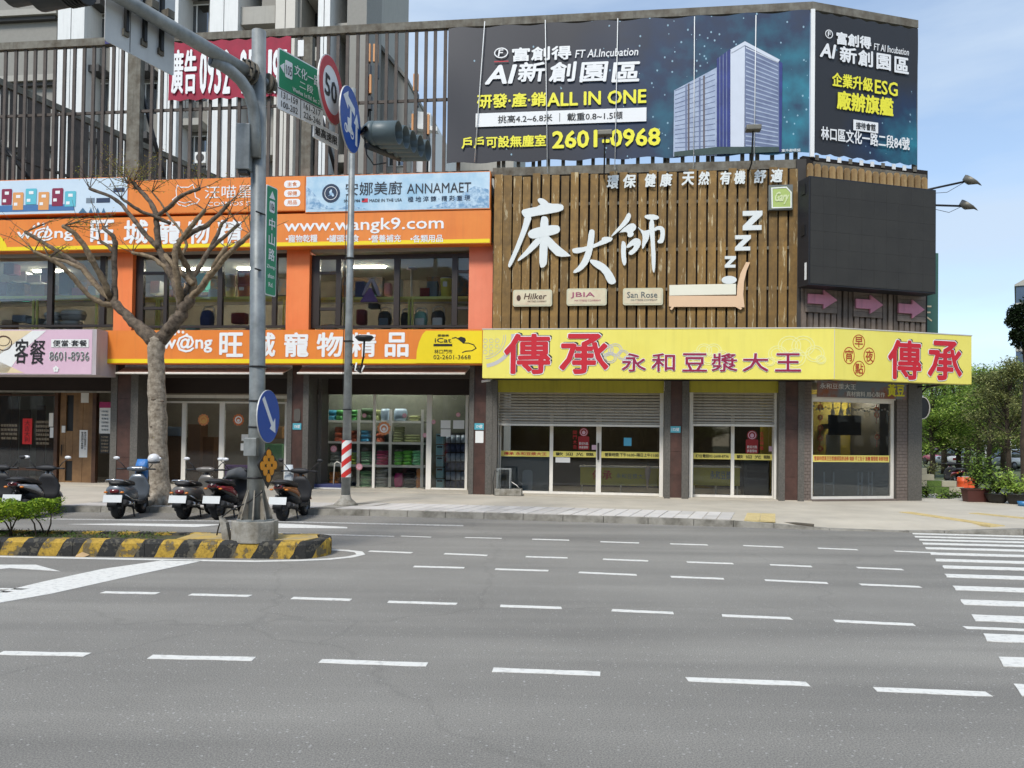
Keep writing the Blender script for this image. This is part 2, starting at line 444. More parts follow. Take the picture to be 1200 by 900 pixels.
for i in range(len(KS)-1):
 a, b = KS[i], KS[i+1]; na, nb = KN[i], KN[i+1]; ha, hb = kerb_h(a[1]), kerb_h(b[1])
 if a[1] < -160 or a[1] > 1450: continue
 g = (b[0]-a[0]).normalized()*0.006
 a0, b0 = a[0]+g, b[0]-g; a1, b1 = a[0]+na*0.18+g, b[0]+nb*0.18-g
 jz = random.uniform(-0.003, 0.003)
 mb = MB().add([(a0.x, a0.y, -0.02), (b0.x, b0.y, -0.02), (b0.x+nb.x*.02, b0.y+nb.y*.02, hb+jz), (a0.x+na.x*.02, a0.y+na.y*.02, ha+jz),
                   (b1.x, b1.y, hb+jz), (a1.x, a1.y, ha+jz), (a1.x, a1.y, -0.02), (b1.x, b1.y, -0.02)],
                  [(0, 1, 2, 3), (3, 2, 4, 5), (0, 3, 5, 6), (1, 7, 4, 2)])
 part('kerb_stone', mb, M_kerb, kerb)
slabs = bpy.data.objects.new('granite_slab_strip', None); COL.objects.link(slabs); slabs['kind'] = 'structure'; OFF['granite_slab_strip'] = Vector((0, 0, 0))
def on_kerb(px):
 for i in range(len(KL)-1):
  if KL[i][0] <= px <= KL[i+1][0]:
   t = (px-KL[i][0])/(KL[i+1][0]-KL[i][0]); return lerp(KP[i], KP[i+1], t)
SK = Vector((math.sin(R(19)), math.cos(R(19)), 0))
def slab_cell(px0, px1, d0, d1, m, name='slab', zt=KZ, parent=None):
 a, b = on_kerb(px0), on_kerb(px1); g = (b-a).normalized()*0.011; q = SK*0.010
 j = random.uniform(-0.002, 0.002)
 P = [a+SK*d0+g+q, b+SK*d0-g+q, b+SK*d1-g-q, a+SK*d1+g-q]
 return part(name, MB().plan([(p.x, p.y) for p in P], zt-0.03, zt+0.007+j), m, parent or slabs)
x = 392.0
while x < 850:
 for d0, d1 in ((0.2, 1.0), (1.0, 1.85)):
  slab_cell(x, x+17.2, d0, d1, random.choice([M_slab, M_slab, M_slab2]))
 x += 17.2
x = 62.0
while x < 388:
 for d0, d1 in ((0.2, 0.95), (0.95, 1.7)):
  slab_cell(x, x+29.5, d0, d1, random.choice([M_slab2, M_slab2, M_kerb]))
 x += 29.5
tact = bpy.data.objects.new('tactile_paving', None); COL.objects.link(tact); tact['kind'] = 'structure'; OFF['tactile_paving'] = Vector((0, 0, 0))
def tact_tile(P, z):
 """a ribbed yellow paving tile on four ground corners"""
 mb = MB().plan([(p.x, p.y) for p in P], z-0.03, z+0.004)
 for k in range(5):
  t = (k+0.5)/5; a, b = lerp(P[0], P[1], t), lerp(P[3], P[2], t); d = (P[1]-P[0]).normalized()*0.012
  a, b = lerp(a, b, 0.06), lerp(a, b, 0.94)
  mb.plan([(a.x-d.x, a.y-d.y), (a.x+d.x, a.y+d.y), (b.x+d.x, b.y+d.y), (b.x-d.x, b.y-d.y)], z+0.004, z+0.009)
 return part('tactile_tile', mb, M_tact, tact)
for k in range(2):
 xa = 872 + 18.5*k
 a, b = on_kerb(xa), on_kerb(xa+18)
 for d0, d1 in ((0.2, 0.75), (0.76, 1.3), (1.31, 1.85)):
  tact_tile([a+SK*d0, b+SK*d0, b+SK*d1, a+SK*d1], KZ)
def path_tiles(pa, pb, w, n):
 a, b = ground(*pa, KZ), ground(*pb, KZ); d = (b-a)/n; nr = Vector((-d.y, d.x, 0)).normalized()*w
 for k in range(n):
  p, q = a+d*(k+0.02), a+d*(k+0.98); tact_tile([p, q, q+nr, p+nr], KZ)
path_tiles((1178, 616), (1068, 600), 0.32, 9)
path_tiles((1135, 601.5), (1230, 611), 0.3, 9)
struct('drain_grate', MB().plan([tuple(ground(*p, .09).xy) for p in ((913, 611.6), (953, 615.4), (954, 614), (914, 610.3))], .05, .092),
       mat('rusty_iron', (96, 88, 76), rough=0.8, var=0.3, bump=0.4))
def stripe(name, pts, z=GAP, m=None, par=road):
 P = [ground(x, y, 0) for x, y in pts]
 return part(name, MB().plan([(p.x, p.y) for p in P], z*0.25, z), m or M_paint, par)
def ragged(P, m, name, z1=GAP, par=None, j=.006):
 """a painted quad with slightly uneven worn edges"""
 Q = []
 for a, b in zip(P, P[1:]+P[:1]):
  n = max(1, int((b-a).length/.12))
  for k in range(n): p = lerp(a, b, k/n); Q.append((p.x+random.uniform(-j, j), p.y+random.uniform(-j, j)))
 return part(name, MB().plan(Q, .001, z1), m, par or road)
def dash(x0, y0, x1, y1, w=0.11):
 a, b = ground(x0, y0), ground(x1, y1); d = (b-a).normalized(); n = Vector((-d.y, d.x, 0))*w/2
 return ragged([a-n, b-n, b+n, a+n], M_paint, 'lane_dash')
for q in [(-160,762,-60,764), (0,765.5,103,767.5), (176,770,297,772.5), (376,775,500,779.3), (577,785.3,703,789.8), (805,796.5,947,802), (1025,808,1160,814), (1240,819,1370,824)]: dash(*q, w=0.10)
for q in [(120,694.3,185,695.6), (223,697,293,698.6), (342,701,411,703.2), (455,705.5,535,708), (586,710.3,658,712.7), (717,715.4,789,718.6), (846,721.5,927,725), (978,728,1071,732.3), (1130,735.6,1210,739)]: dash(*q, w=0.10)
for q in [(485,664,544,665.6), (580,667.2,643,669), (678.5,671,746,674), (786,676,848,678.5), (896,680,970,683.5), (1008,685,1079,688)]: dash(*q, w=0.11)
for q in [(433,646,483,648), (521,649,571,651), (616,652.5,665,654), (706.5,655.5,760,657.5), (805,658.8,859,660.6), (902.5,662,951,664), (1004,665.3,1058,667.6)]: dash(*q, w=0.11)
for q in [(624,632,667,633.2), (704,635,749,636.4), (785.5,637.5,829,638.7), (871,639.5,917.5,641.3), (958.5,642.5,1005,644.4), (1048.5,646,1098,648), (1143,649.5,1190,651.3)]: dash(*q, w=0.11)
for q in [(470,628.3,505,629.6), (545,630,588,631)]: dash(*q, w=0.07)
stripe('edge_line', [(310, 625), (462, 629.2), (462, 628.2), (310, 624)], m=M_paint_old)
stripe('edge_line', [(50, 608.8), (330, 612), (543, 616.8), (543, 615.5), (330, 610.9), (50, 607.8)], m=M_paint_old)
stripe('bicycle_lane_line', [(320, 618.6), (407, 619.2), (407, 617.8), (355, 614.8), (320, 613.4)])
stripe('bicycle_lane_line', [(80, 614.3), (230, 617.7), (262, 614.8), (150, 613.6)])
stripe('bicycle_lane_line', [(186, 628.2), (255, 628.6), (255, 627.2), (186, 626.6)])
def ribbon(name, pts, w, m):
 P = [ground(x, y) for x, y in pts]; mb = MB(); L_, R_ = [], []
 for i, p in enumerate(P):
  d = (P[min(i+1, len(P)-1)]-P[max(i-1, 0)]).normalized(); n = Vector((-d.y, d.x, 0))*w/2
  L_.append(p+n); R_.append(p-n)
 for i in range(len(P)-1):
  mb.add([(q.x, q.y, GAP) for q in (R_[i], R_[i+1], L_[i+1], L_[i])], [(0, 1, 2, 3)])
 return part(name, mb, m, road)
ribbon('island_line', [(-200, 650), (0, 652.5), (130, 655), (225, 656.8), (300, 658), (350, 657), (385, 655.5), (410, 653), (423, 650), (420, 647), (405, 645.2), (386, 644.6)], 0.13, M_paint)
stripe('stop_line', [(-40, 710), (0, 706.5), (60, 696), (150, 676), (237, 657.5), (193, 656.6), (120, 667), (50, 682), (0, 694), (-40, 701)])
stripe('lane_line', [(-60, 688.3), (34, 690.2), (26, 691.4), (-60, 690)])
stripe('lane_line', [(-60, 692), (16, 693.3), (8, 694.7), (-60, 693.7)])
stripe('turn_arrow', [(-60, 668.5), (0, 667), (12, 665.9), (70, 669.6), (42, 662), (-60, 662)])
zb = [(1069,625.6,1.3),(1072,629.2,1.5),(1077,632.8,1.8),(1081,637.2,2),(1084,642.6,2.2),(1090,649.0,2.6),(1096,656.6,2.9),(1104,664.6,3.4),(1108,675.0,4.0),(1117,689.4,5),(1126,706,6),(1139,724.5,7.4),(1152,747.5,9),(1170,775.8,11.5),(1188,809,14),(1210,851,19)]
for (x, y, t) in zb:
 s = 0.0245 + (y-625)*0.00012
 a, b = ground(x, y-t/2), ground(x+t*0.55, y+t/2)
 d = (ground(x+100, y+100*s) - ground(x, y)).normalized()
 ragged([a, b, b+d*4.2, a+d*4.2], M_paint, 'crossing_bar', GAP*1.6, j=.009)
ia, ib = ground(0, 650.8), ground(330, 655.0)
IS = Frame(ia, math.atan2(ib.y-ia.y, ib.x-ia.x))       # x runs along the island's front
IH = 0.235
ix1 = IS.loc(ground(386, 650))[0]; IW = 1.0
def stripe_material():
 m = bpy.data.materials.new('striped_kerb_paint'); m.use_nodes = True
 N, L = m.node_tree.nodes, m.node_tree.links; b = N['Principled BSDF']; b.inputs['Roughness'].default_value = 0.8
 t = N.new('ShaderNodeTexCoord'); se = N.new('ShaderNodeSeparateXYZ'); L.new(t.outputs['Object'], se.inputs[0])
 nz = N.new('ShaderNodeTexNoise'); nz.inputs['Scale'].default_value = 5; nz.inputs['Detail'].default_value = 5
 L.new(t.outputs['Object'], nz.inputs['Vector'])
 def mth(op, a, b_=None, c=None):
  n = N.new('ShaderNodeMath'); n.operation = op
  for i, v in enumerate((a, b_, c)):
   if v is None: continue
   if isinstance(v, (int, float)): n.inputs[i].default_value = v
   else: L.new(v, n.inputs[i])
  return n.outputs[0]
 u = mth('MULTIPLY_ADD', se.outputs['Z'], -0.55, se.outputs['X'])
 u = mth('MULTIPLY_ADD', se.outputs['Y'], -0.05, u)
 u = mth('MULTIPLY_ADD', nz.outputs[0], 0.07, u)
 fr_ = mth('FRACT', mth('DIVIDE', u, 0.54)); st = mth('GREATER_THAN', fr_, 0.5)
 mx = N.new('ShaderNodeMix'); mx.data_type = 'RGBA'
 mx.inputs['A'].default_value = (0.52, 0.33, 0.045, 1); mx.inputs['B'].default_value = (0.028, 0.028, 0.026, 1)
 L.new(st, mx.inputs['Factor'])
 n2 = N.new('ShaderNodeTexNoise'); n2.inputs['Scale'].default_value = 7; n2.inputs['Detail'].default_value = 9; n2.inputs['Roughness'].default_value = 0.7
 L.new(t.outputs['Object'], n2.inputs['Vector'])
 r = N.new('ShaderNodeValToRGB'); r.color_ramp.elements[0].position = 0.515; r.color_ramp.elements[1].position = 0.55; r.color_ramp.elements[1].color = (0.85, 0.85, 0.85, 1)
 L.new(n2.outputs[0], r.inputs[0])
 m2 = N.new('ShaderNodeMix'); m2.data_type = 'RGBA'; m2.inputs['B'].default_value = (0.11, 0.1, 0.075, 1)
 L.new(r.outputs[0], m2.inputs['Factor']); L.new(mx.outputs['Result'], m2.inputs['A'])
 n3 = N.new('ShaderNodeTexNoise'); n3.inputs['Scale'].default_value = 28; n3.inputs['Detail'].default_value = 6
 L.new(t.outputs['Object'], n3.inputs['Vector'])
 r3 = N.new('ShaderNodeValToRGB'); r3.color_ramp.elements[0].position = 0.3; r3.color_ramp.elements[0].color = (0.6, 0.6, 0.6, 1); r3.color_ramp.elements[1].position = 0.6
 L.new(n3.outputs[0], r3.inputs[0])
 m3 = N.new('ShaderNodeMix'); m3.data_type = 'RGBA'; m3.blend_type = 'MULTIPLY'; m3.inputs['Factor'].default_value = 1
 L.new(m2.outputs['Result'], m3.inputs['A']); L.new(r3.outputs[0], m3.inputs['B']); L.new(m3.outputs['Result'], b.inputs['Base Color'])
 bp = N.new('ShaderNodeBump'); bp.inputs['Strength'].default_value = 0.6; bp.inputs['Distance'].default_value = 0.02
 L.new(r.outputs[0], bp.inputs['Height']); bp.invert = True; L.new(bp.outputs[0], b.inputs['Normal'])
 return m
M_stripe = stripe_material()
isl = bpy.data.objects.new('traffic_island', None); COL.objects.link(isl); isl.matrix_world = IS.M; isl['kind'] = 'structure'; OFF['traffic_island'] = Vector((0, 0, 0))
nose = []
rr = IW/2
for k in range(9):
 a = R(-90 + k*22.5); nose.append((ix1-rr*0.75+rr*0.75*math.cos(a), rr+rr*math.sin(a)))
outer = [(-9.0, 0.0)] + [(x_, 0.0) for x_ in [-8+i for i in range(0, int(ix1-1+8)+1)]] + nose + [(-9.0, IW)]
n_out = len(outer); inner = []
for (x_, y_) in outer:
 cy = min(max(y_, 0.17), IW-0.17); cx = min(x_, ix1-0.2 if abs(y_-rr) < 0.3 else x_ if y_ in (0, IW) else x_-0.12); inner.append((cx, cy))
for i in range(n_out-1):
 (xa, ya), (xb, yb) = outer[i], outer[i+1]; (xc, yc), (xd, yd) = inner[i+1], inner[i]
 if abs(xa-xb)+abs(ya-yb) < 1e-6: continue
 cxm, cym = (xc+xd)/2, (yc+yd)/2
 def tp(x_, y_, q=0.035):
  return (lerp(x_, cxm, q/0.5) if y_ not in (0, IW) else x_, lerp(y_, cym, q/0.17))
 g = 0.003
 (ta, tya), (tb, tyb) = tp(xa, ya), tp(xb, yb)
 mb = MB().add([(xa+g, ya, -0.01), (xb-g, yb, -0.01), (xb-g, yb, IH-0.05), (xa+g, ya, IH-0.05), (ta+g, tya, IH), (tb-g, tyb, IH), (xc-g, yc, IH), (xd+g, yd, IH), (xd+g, yd, 0.0), (xc-g, yc, 0.0)],
                  [(0, 1, 2, 3), (3, 2, 5, 4), (4, 5, 6, 7), (7, 6, 9, 8), (0, 3, 4, 7, 8), (1, 9, 6, 5, 2)])
 part('kerb_stone', mb, M_stripe, isl)
part('soil', MB().plan([(x_, y_) for x_, y_ in inner], 0.0, IH-0.035), M_soil, isl)
part('concrete_cap', MB().plan([(ix1-0.28, 0.18), (ix1-0.18, rr), (ix1-0.28, IW-0.18), (ix1-2.1, IW-0.18), (ix1-2.1, 0.18)], IH-0.034, IH+0.004),
     mat('cap_paint', (196, 164, 84), rough=0.85, rgb2=(150, 142, 120), scale=4, thresh=(0.4, 0.7), bump=0.4), isl)
# ================================================================= common materials
M_white = mat('white_paint', (232, 232, 228), rough=0.5, var=0.06)
M_print_w = mat('white_print', (236, 236, 234), rough=0.55, var=0.0)
M_print_k = mat('black_print', (26, 24, 24), rough=0.55, var=0.0)
M_print_y = mat('yellow_print', (240, 232, 60), rough=0.55, var=0.0)
M_orange = mat('orange_print', (232, 136, 52), rough=0.5, var=0.07, scale=1.0, rgb2=(226, 124, 44), streak=.07)
M_yel = mat('yellow_band', (244, 216, 24), rough=0.5, var=0.05)
M_granite = mat('grey_granite', (104, 100, 93), rough=0.55, rgb2=(76, 74, 69), scale=26, bump=0.1)
M_brown = mat('brown_tile', (88, 62, 54), rough=0.4, rgb2=(62, 44, 38), scale=3, bump=0.08, streak=0.3)
M_dark = mat('dark_interior', (60, 54, 48), rough=0.8, var=0.2)
M_black = mat('black_metal', (28, 28, 28), rough=0.5, var=0.2)
M_alu = mat('aluminium_frame', (236, 232, 222), rough=0.45, var=0.08, metal=0.0, streak=0.12)
M_bronze = mat('bronze_frame', (50, 42, 37), rough=0.45, var=0.15)
M_steel = mat('galvanised_steel', (158, 162, 160), rough=0.5, metal=0.35, rgb2=(122, 126, 124), scale=4, streak=0.25)
M_rust = mat('weathered_steel', (128, 124, 112), rough=0.85, rgb2=(84, 74, 60), scale=3, thresh=(0.35, 0.7), bump=0.3, streak=0.45)
M_slatsteel = mat('brown_steel_slat', (94, 84, 76), rough=0.75, rgb2=(66, 58, 52), scale=2, streak=0.3)
M_redprint = mat('red_print', (200, 34, 48), rough=0.5, var=0.03)
M_glass = glass_mat('window_glass', (0.90, 0.92, 0.91), 0.02)
M_glassd = glass_mat('shop_glass', (0.84, 0.86, 0.86), 0.03)
M_concw = mat('rendered_wall', (150, 146, 138), rough=0.9, var=0.2, bump=0.2, streak=0.3)
M_ceil = mat('ceiling_paint', (176, 172, 160), rough=0.9, var=0.08)
M_lamp = mat('tube_light', (255, 250, 235), rough=0.5, var=0, emit=2.2)
def fbox(fr, x0, y0, x1, y1, d0, d1, mb=None, dd=None):
 """photograph rectangle on plane d0 of a front, as a box from d0 back to d1"""
 a = fr.rect(x0, y0, x1, y1, d0 if dd is None else dd)
 return (mb or MB()).box(a[0], a[1], d0, d1, a[2], a[3])
def frame_mb(fr, x0, y0, x1, y1, d, t, w):
 """hollow rectangular frame with bars of width w (metres) and thickness t"""
 a = fr.rect(x0, y0, x1, y1, d); m = MB()
 m.box(a[0], a[0]+w, d, d+t, a[2], a[3]).box(a[1]-w, a[1], d, d+t, a[2], a[3])
 m.box(a[0]+w, a[1]-w, d+0.002, d+t-0.002, a[3]-w, a[3]).box(a[0]+w, a[1]-w, d+0.002, d+t-0.002, a[2], a[2]+w)
 return m
zTop = A.Z(570, 384, -0.3)                # underside of the slatted screen / top of the lower signs
xA0, xA1, xEnd = A.X(-420, 570), A.X(565, 570), _cx
zFloor1 = A.Z(340, 386, 0)                # sill of the upper windows
zHead1 = A.Z(340, 297, 0)
zRail = 13.35
# ================================================================= the pet shop building
pet = thing('shop_building', 'two storey pet shop building with orange pillars and big upper windows behind the bare tree', 'building', A, (A.X(340, 575), 0, KZ))
x0 = A.X(-420, 500); x565 = A.X(562, 400)
zw = KZ
D = 4.2
zc1 = zFloor1 - 0.35
x129 = A.X(131, 500)
part('ground_ceiling', MB().box(x0, x565, 0.25, D, zc1-0.06, zc1), M_dark, pet)
part('upper_floor', MB().box(x0, x565, 0.1, D, zFloor1-0.28, zFloor1-0.02), M_concw, pet)
part('upper_ceiling', MB().box(x0, x565, 0.1, D, zHead1+0.05, zHead1+0.2), M_ceil, pet)
part('back_wall', MB().box(x0, x565, D, D+0.2, zw, zHead1+0.2), mat('shop_back_wall', (150, 140, 124), rough=0.9, var=0.2), pet)
part('party_wall', MB().box(x565, x565+0.2, 0.1, D, zw, zHead1+0.2), M_concw, pet)
part('floor', MB().box(x0, x565, 0.02, D, zw-0.02, zw+0.03), M_pave, pet)
part('parapet', MB().box(x0, x565+0.2, 0.05, 0.25, zHead1+0.21, A.Z(340, 205, 0.0)), M_concw, pet)
part('roof_slab', MB().box(x0, x565+0.2, 0.26, 9.5, A.Z(340, 213, 0.0)-0.3, A.Z(340, 213, 0.0)), M_rust, pet)
part('lintel', MB().box(x0, x565, 0.02, 0.12, A.Z(340, 443, 0.02), zFloor1-0.29), M_dark, pet)
M_op = mat('orange_pillar_paint', (240, 134, 72), rough=0.55, rgb2=(234, 122, 60), scale=1.2, streak=0.06)
M_op2 = mat('salmon_pillar_paint', (240, 140, 104), rough=0.55, rgb2=(232, 128, 92), scale=1.2, streak=0.05)
for (a_, b_, m_) in ((133.5, 155, M_op), (335.5, 362.3, M_op), (549.3, 577.2, M_op2)):
 xa, xb, za, zb_ = A.rect(a_, 290, b_, 386, -0.02)
 part('pillar', MB().box(xa, xb, -0.02, 0.5, zFloor1-0.1, zHead1+0.2), m_, pet)
def pet_window(xl, xr, bars, panes_y=None):
 """bronze framed opening between two pixel columns; bars = (left, right) pixel columns of the uprights"""
 d = 0.16
 w = part('window_frame', MB(), M_bronze, pet)
 me = MB(); xa, xb, za, zb_ = A.rect(xl, 298, xr, 384, d)
 me.box(xa, xb, d, d+0.1, zb_-0.12, zb_).box(xa, xb, d, d+0.1, za, za+0.07)
 for (p, q) in bars:
  a_, b_ = A.X(p, 340, d), A.X(q, 340, d); me.box(a_, b_, d-0.01, d+0.11, za+0.07, zb_-0.12)
 w.data = me.mesh('window_frame', OFF[pet.name]); w.data.materials.append(M_bronze)
 edges = sorted([xa] + [A.X(v, 340, d) for b in bars for v in b] + [xb])
 cols = [(edges[i], edges[i+1]) for i in range(0, len(edges)-1) if i % 2 == 0]
 for a_, b_ in cols:
  if b_-a_ > 0.12: part('pane', MB().box(a_, b_, d+0.05, d+0.056, za+0.07, zb_-0.12), M_glass, w)
 return w, za, zb_
pet_window(-420, 133, [(-205, -198), (-80, -74), (55.5, 61.5), (117, 123)])
w2, zs, zh = pet_window(155, 336, [(154, 168), (192, 196), (255, 260.5), (319, 324)])
w3, zs, zh = pet_window(362, 549, [(362, 374.5), (393.5, 399.5), (461.5, 468), (529.5, 536)])
for w_, pr in ((w2, [(168, 192, 320), (168, 192, 361)]), (w3, [(374.5, 393.5, 320), (374.5, 393.5, 362), (536, 549, 318), (536, 549, 361)])):
 m_ = MB()
 for p, q, y in pr:
  a_, b_, c_, e_ = A.rect(p, y-1.6, q, y+1.6, 0.17); m_.box(a_, b_, 0.17, 0.26, c_, e_)
 part('transom', m_, M_bronze, w_)
M_lime = mat('lime_rail_paint', (238, 234, 128), rough=0.5, var=0.06)
for (l, r, posts) in ((-300, 131, (38.5, 43, 112.5)), (157, 335, (183, 186, 332)), (366, 548, (404, 407.5, 479, 483))):
 m_ = MB(); a_, b_, c_, e_ = A.rect(l, 347.8, r, 350.6, 0.62); m_.box(a_, b_, 0.62, 0.66, c_, e_)
 m_.box(a_, b_, 0.66, 1.1, c_, c_+0.03)
 for p in posts:
  u0, u1, v0, v1 = A.rect(p-1.1, 350.6, p+1.1, 384, 0.62); m_.box(u0, u1, 0.621, 0.66, zFloor1-0.02, v1)
 solo('shelf_rail', m_, M_lime, {-300: 'pale yellow shelf rail behind the upper window left of the first orange pillar', 157: 'pale yellow shelf rail behind the middle upper window of the pet shop', 366: 'pale yellow shelf rail behind the right upper window of the pet shop'}[l], 'shelf', A, (a_, 0.62, zFloor1-0.02), 'shelf rails behind the upper windows')
for (l, r, y, lb) in ((481, 508, 309, 'longer tube light on the ceiling behind the right upper window'), (517, 531, 309, 'shorter tube light on the ceiling beside the longer one'), (326, 336, 310.5, 'tube light on the ceiling seen right of the green street sign')):
 a_, b_, c_, e_ = A.rect(l, y-1, r, y+1, 2.6)
 solo('ceiling_or_fill_light', MB().box(a_, b_, 2.6, 2.7, c_, e_), M_lamp, lb, 'lamp', A, (a_, 2.6, c_), 'tube lights upstairs')
def pier(fr, parent, segs, zt, name='pier', tiles=5, depth_=0.7):
 back = A.I @ fr.M
 def part(nm, mb, m, par, **k): return globals()['part'](nm, mb.xf(back) if fr is not A else mb, m, par, **k)
 for (a_, b_, m_) in segs:
  xa, xb = fr.X(a_, 520, 0), fr.X(b_, 520, 0)
  if m_ is M_brown:
   h = (zt-KZ)/tiles
   for k in range(tiles):
    part('cladding_tile', MB().box(xa+0.004, xb-0.004, 0.004, 0.06, KZ+k*h+0.004, KZ+(k+1)*h-0.004), M_brown, parent)
   part(name, MB().box(xa, xb, 0.02, depth_, KZ-0.01, zt), M_dark, parent)
  elif m_ is M_brick:
   part(name, MB().box(xa, xb, 0.03, depth_, KZ-0.01, zt), M_mortar, parent)
   nrow = 36; h = (zt-KZ)/nrow; bl = (xb-xa)/2; mb = MB()
   for k in range(nrow):
    o = -bl/2 if k % 2 else 0
    for q in range(4):
     u0, u1 = max(xa, xa+q*bl+o+0.004), min(xb, xa+(q+1)*bl+o-0.004)
     if u1-u0 > 0.02: mb.box(u0, u1, 0.012+random.uniform(0, .004), 0.04, KZ+k*h+0.005, KZ+(k+1)*h-0.005)
   part('small_bricks', mb, M_brick, parent, stuff=True)
  else:
   part(name, MB().box(xa, xb, -0.015, depth_, KZ-0.01, zt), m_, parent)
M_brick = mat('grey_brown_brick', (118, 106, 98), rough=0.7, var=0.25, scale=7)
M_mortar = mat('brick_mortar', (78, 74, 70), rough=0.9, var=0.1)
zl = zFloor1 - 0.30
pier(A, pet, [(129, 136.5, M_granite), (136.5, 152.5, M_brown), (152.5, 161, M_granite)], zl)
pier(A, pet, [(335.5, 341.5, M_granite), (341.5, 354.5, M_brown), (354.5, 361, M_granite)], zl)
pier(A, pet, [(549.5, 555, M_granite), (555, 569, M_brown), (569, 576.5, M_granite)], zl)
DR = 1.25     # the glass stands this far behind the piers
def gl(fr, l, t, r, b, d, m_=None, parent=None, label=None):
 a_ = fr.rect(l, t, r, b, d); return part('pane', MB().box(a_[0], a_[1], d+0.03, d+0.036, a_[2], a_[3]), m_ or M_glassd, parent)
f1 = part('shop_front_frame', MB(), M_alu, pet)
m_ = MB()
for (l, t, r, b) in ((163, 463, 338, 466.5), (163, 470.5, 338, 472.5), (164, 466.5, 168, 575), (212.5, 472.5, 217.5, 575), (256.5, 472.5, 262.5, 575), (299, 472.5, 305, 575), (333, 472.5, 338, 575), (168, 572.5, 335, 575.5)):
 a_ = A.rect(l, t, r, b, DR); m_.box(a_[0], a_[1], DR, DR+0.07, max(a_[2], KZ+.02), a_[3])
f1.data = m_.mesh('shop_front_frame', OFF[pet.name]); f1.data.materials.append(M_alu)
for (l, r) in ((168, 212.5), (217.5, 256.5), (262.5, 299), (305, 333)): gl(A, l, 472.5, r, 572.5, DR, parent=f1)
a_ = A.rect(168, 466.5, 333, 470.5, DR); part('pane', MB().box(a_[0], a_[1], DR+.03, DR+.036, a_[2], a_[3]), M_glassd, f1)
f2 = part('shop_front_frame', MB(), M_alu, pet); m_ = MB()
for (l, t, r, b) in ((369.5, 459.5, 548, 462.5), (370, 462.5, 372.8, 575), (436.5, 462.5, 439.5, 575), (499.5, 459.5, 505.5, 575), (545, 462.5, 548, 575), (372.8, 572, 500, 575)):
 a_ = A.rect(l, t, r, b, DR); m_.box(a_[0], a_[1], DR, DR+0.07, max(a_[2], KZ+.02), a_[3])
a_ = A.rect(505.5, 572, 545, 575, DR); m_.box(a_[0], a_[1], DR+.002, DR+0.068, KZ+.02, a_[3])
f2.data = m_.mesh('shop_front_frame', OFF[pet.name]); f2.data.materials.append(M_alu)
for (l, r) in ((372.8, 436.5), (439.5, 499.5), (505.5, 545)): gl(A, l, 462.5, r, 572, DR, parent=f2)
for (l, r) in ((161, 336), (361, 550)):
 a_ = A.rect(l, 440, r, 462, DR-0.3)
 part('fascia', MB().box(a_[0], a_[1], DR-0.02, DR+0.1, A.Z(300, 461.5, DR), zc1+0.3), mat('dark_brown_fascia', (48, 36, 30), rough=0.6, var=0.2), pet)
for px in (160.5, 336, 361.5, 549):
 u = A.X(px, 520, 0.0); s = 0.12 if px in (160.5, 361.5) else -0.12
 part('side_return', MB().box(u, u+s, 0.7, DR+0.05, KZ, zc1), M_granite, pet)
def awning(fr, l, r, ty, by, lab, rr_=(430, 440)):
 xa, xb = fr.X(l, 435, -0.35), fr.X(r, 435, -0.35); z0_, z1_ = fr.Z((l+r)/2, by, -0.6), fr.Z((l+r)/2, ty, -0.1)
 t = thing('awning', lab, 'awning', fr, (xa, 0, z0_), 'beige awnings under the pet shop sign')
 m_ = MB().add([(xa, -0.02, z1_), (xb, -0.02, z1_), (xb-0.02, -0.62, z0_), (xa+0.12, -0.62, z0_), (xa, -0.02, z1_-0.03), (xb, -0.02, z1_-0.03), (xb-0.02, -0.62, z0_-0.03), (xa+0.12, -0.62, z0_-0.03)],
                  [(0, 3, 2, 1), (4, 5, 6, 7), (3, 7, 6, 2), (0, 4, 7, 3), (1, 2, 6, 5)])
 part('canvas', m_, mat('beige_canvas', (186, 168, 148), rough=0.85, var=0.15, streak=0.2), t)
 part('front_bar', MB().tube([(xa+0.1, -0.63, z0_-0.03), (xb-0.02, -0.63, z0_-0.03)], 0.03), M_alu, t)
 part('roller', MB().tube([(xa, 0.0, z1_+0.02), (xb, 0.0, z1_+0.02)], 0.05), M_alu, t)
awning(A, 139, 337, 430, 436.5, 'beige half rolled awning above the left shop front of the pet shop')
awning(A, 349, 548, 430, 436.5, 'beige half rolled awning above the window full of pet food bags')
def board(name, fr, l, t, r, b, d, thick, face, label, frame=None, group=None, px=None):
 a_ = fr.rect(l, t, r, b, d)
 T = thing(name, label, 'sign', fr, (a_[0], d, a_[2]), group)
 part('sign_box', MB().box(a_[0], a_[1], d, d+thick, a_[2], a_[3]), frame or face, T)
 part('sign_face', MB().box(a_[0]+.02, a_[1]-.02, d-0.006, d-0.001, a_[2]+.02, a_[3]-.02), face, T)
 return T, a_
dU = -0.45
T, a_ = board('sign_board', A, -300, 213.5, 150, 254, dU, 0.3, mat('pale_blue_print', (206, 222, 232), rough=0.5, rgb2=(190, 208, 224), scale=0.6), 'white and pale blue sign with six pet food packets, top left of the pet shop', M_orange)
M_maroon = mat('maroon_print', (134, 34, 66), rough=0.5, var=0); M_teal = mat('teal_print', (96, 186, 200), rough=0.5, var=0); M_tan = mat('tan_print', (222, 156, 92), rough=0.5, var=0)
def prect(T, l, t, r, b, d, m_, name='print', fr=A, th=0.004):
 q = fr.rect(l, t, r, b, d); return part(name, MB().box(q[0], q[1], d-th, d, q[2], q[3]), m_, T)
dP = dU-0.008
prect(T, -300, 243.6, 87, 251, dP, mat('blue_print', (72, 118, 168), rough=0.5, var=0.1), 'blue_strip')
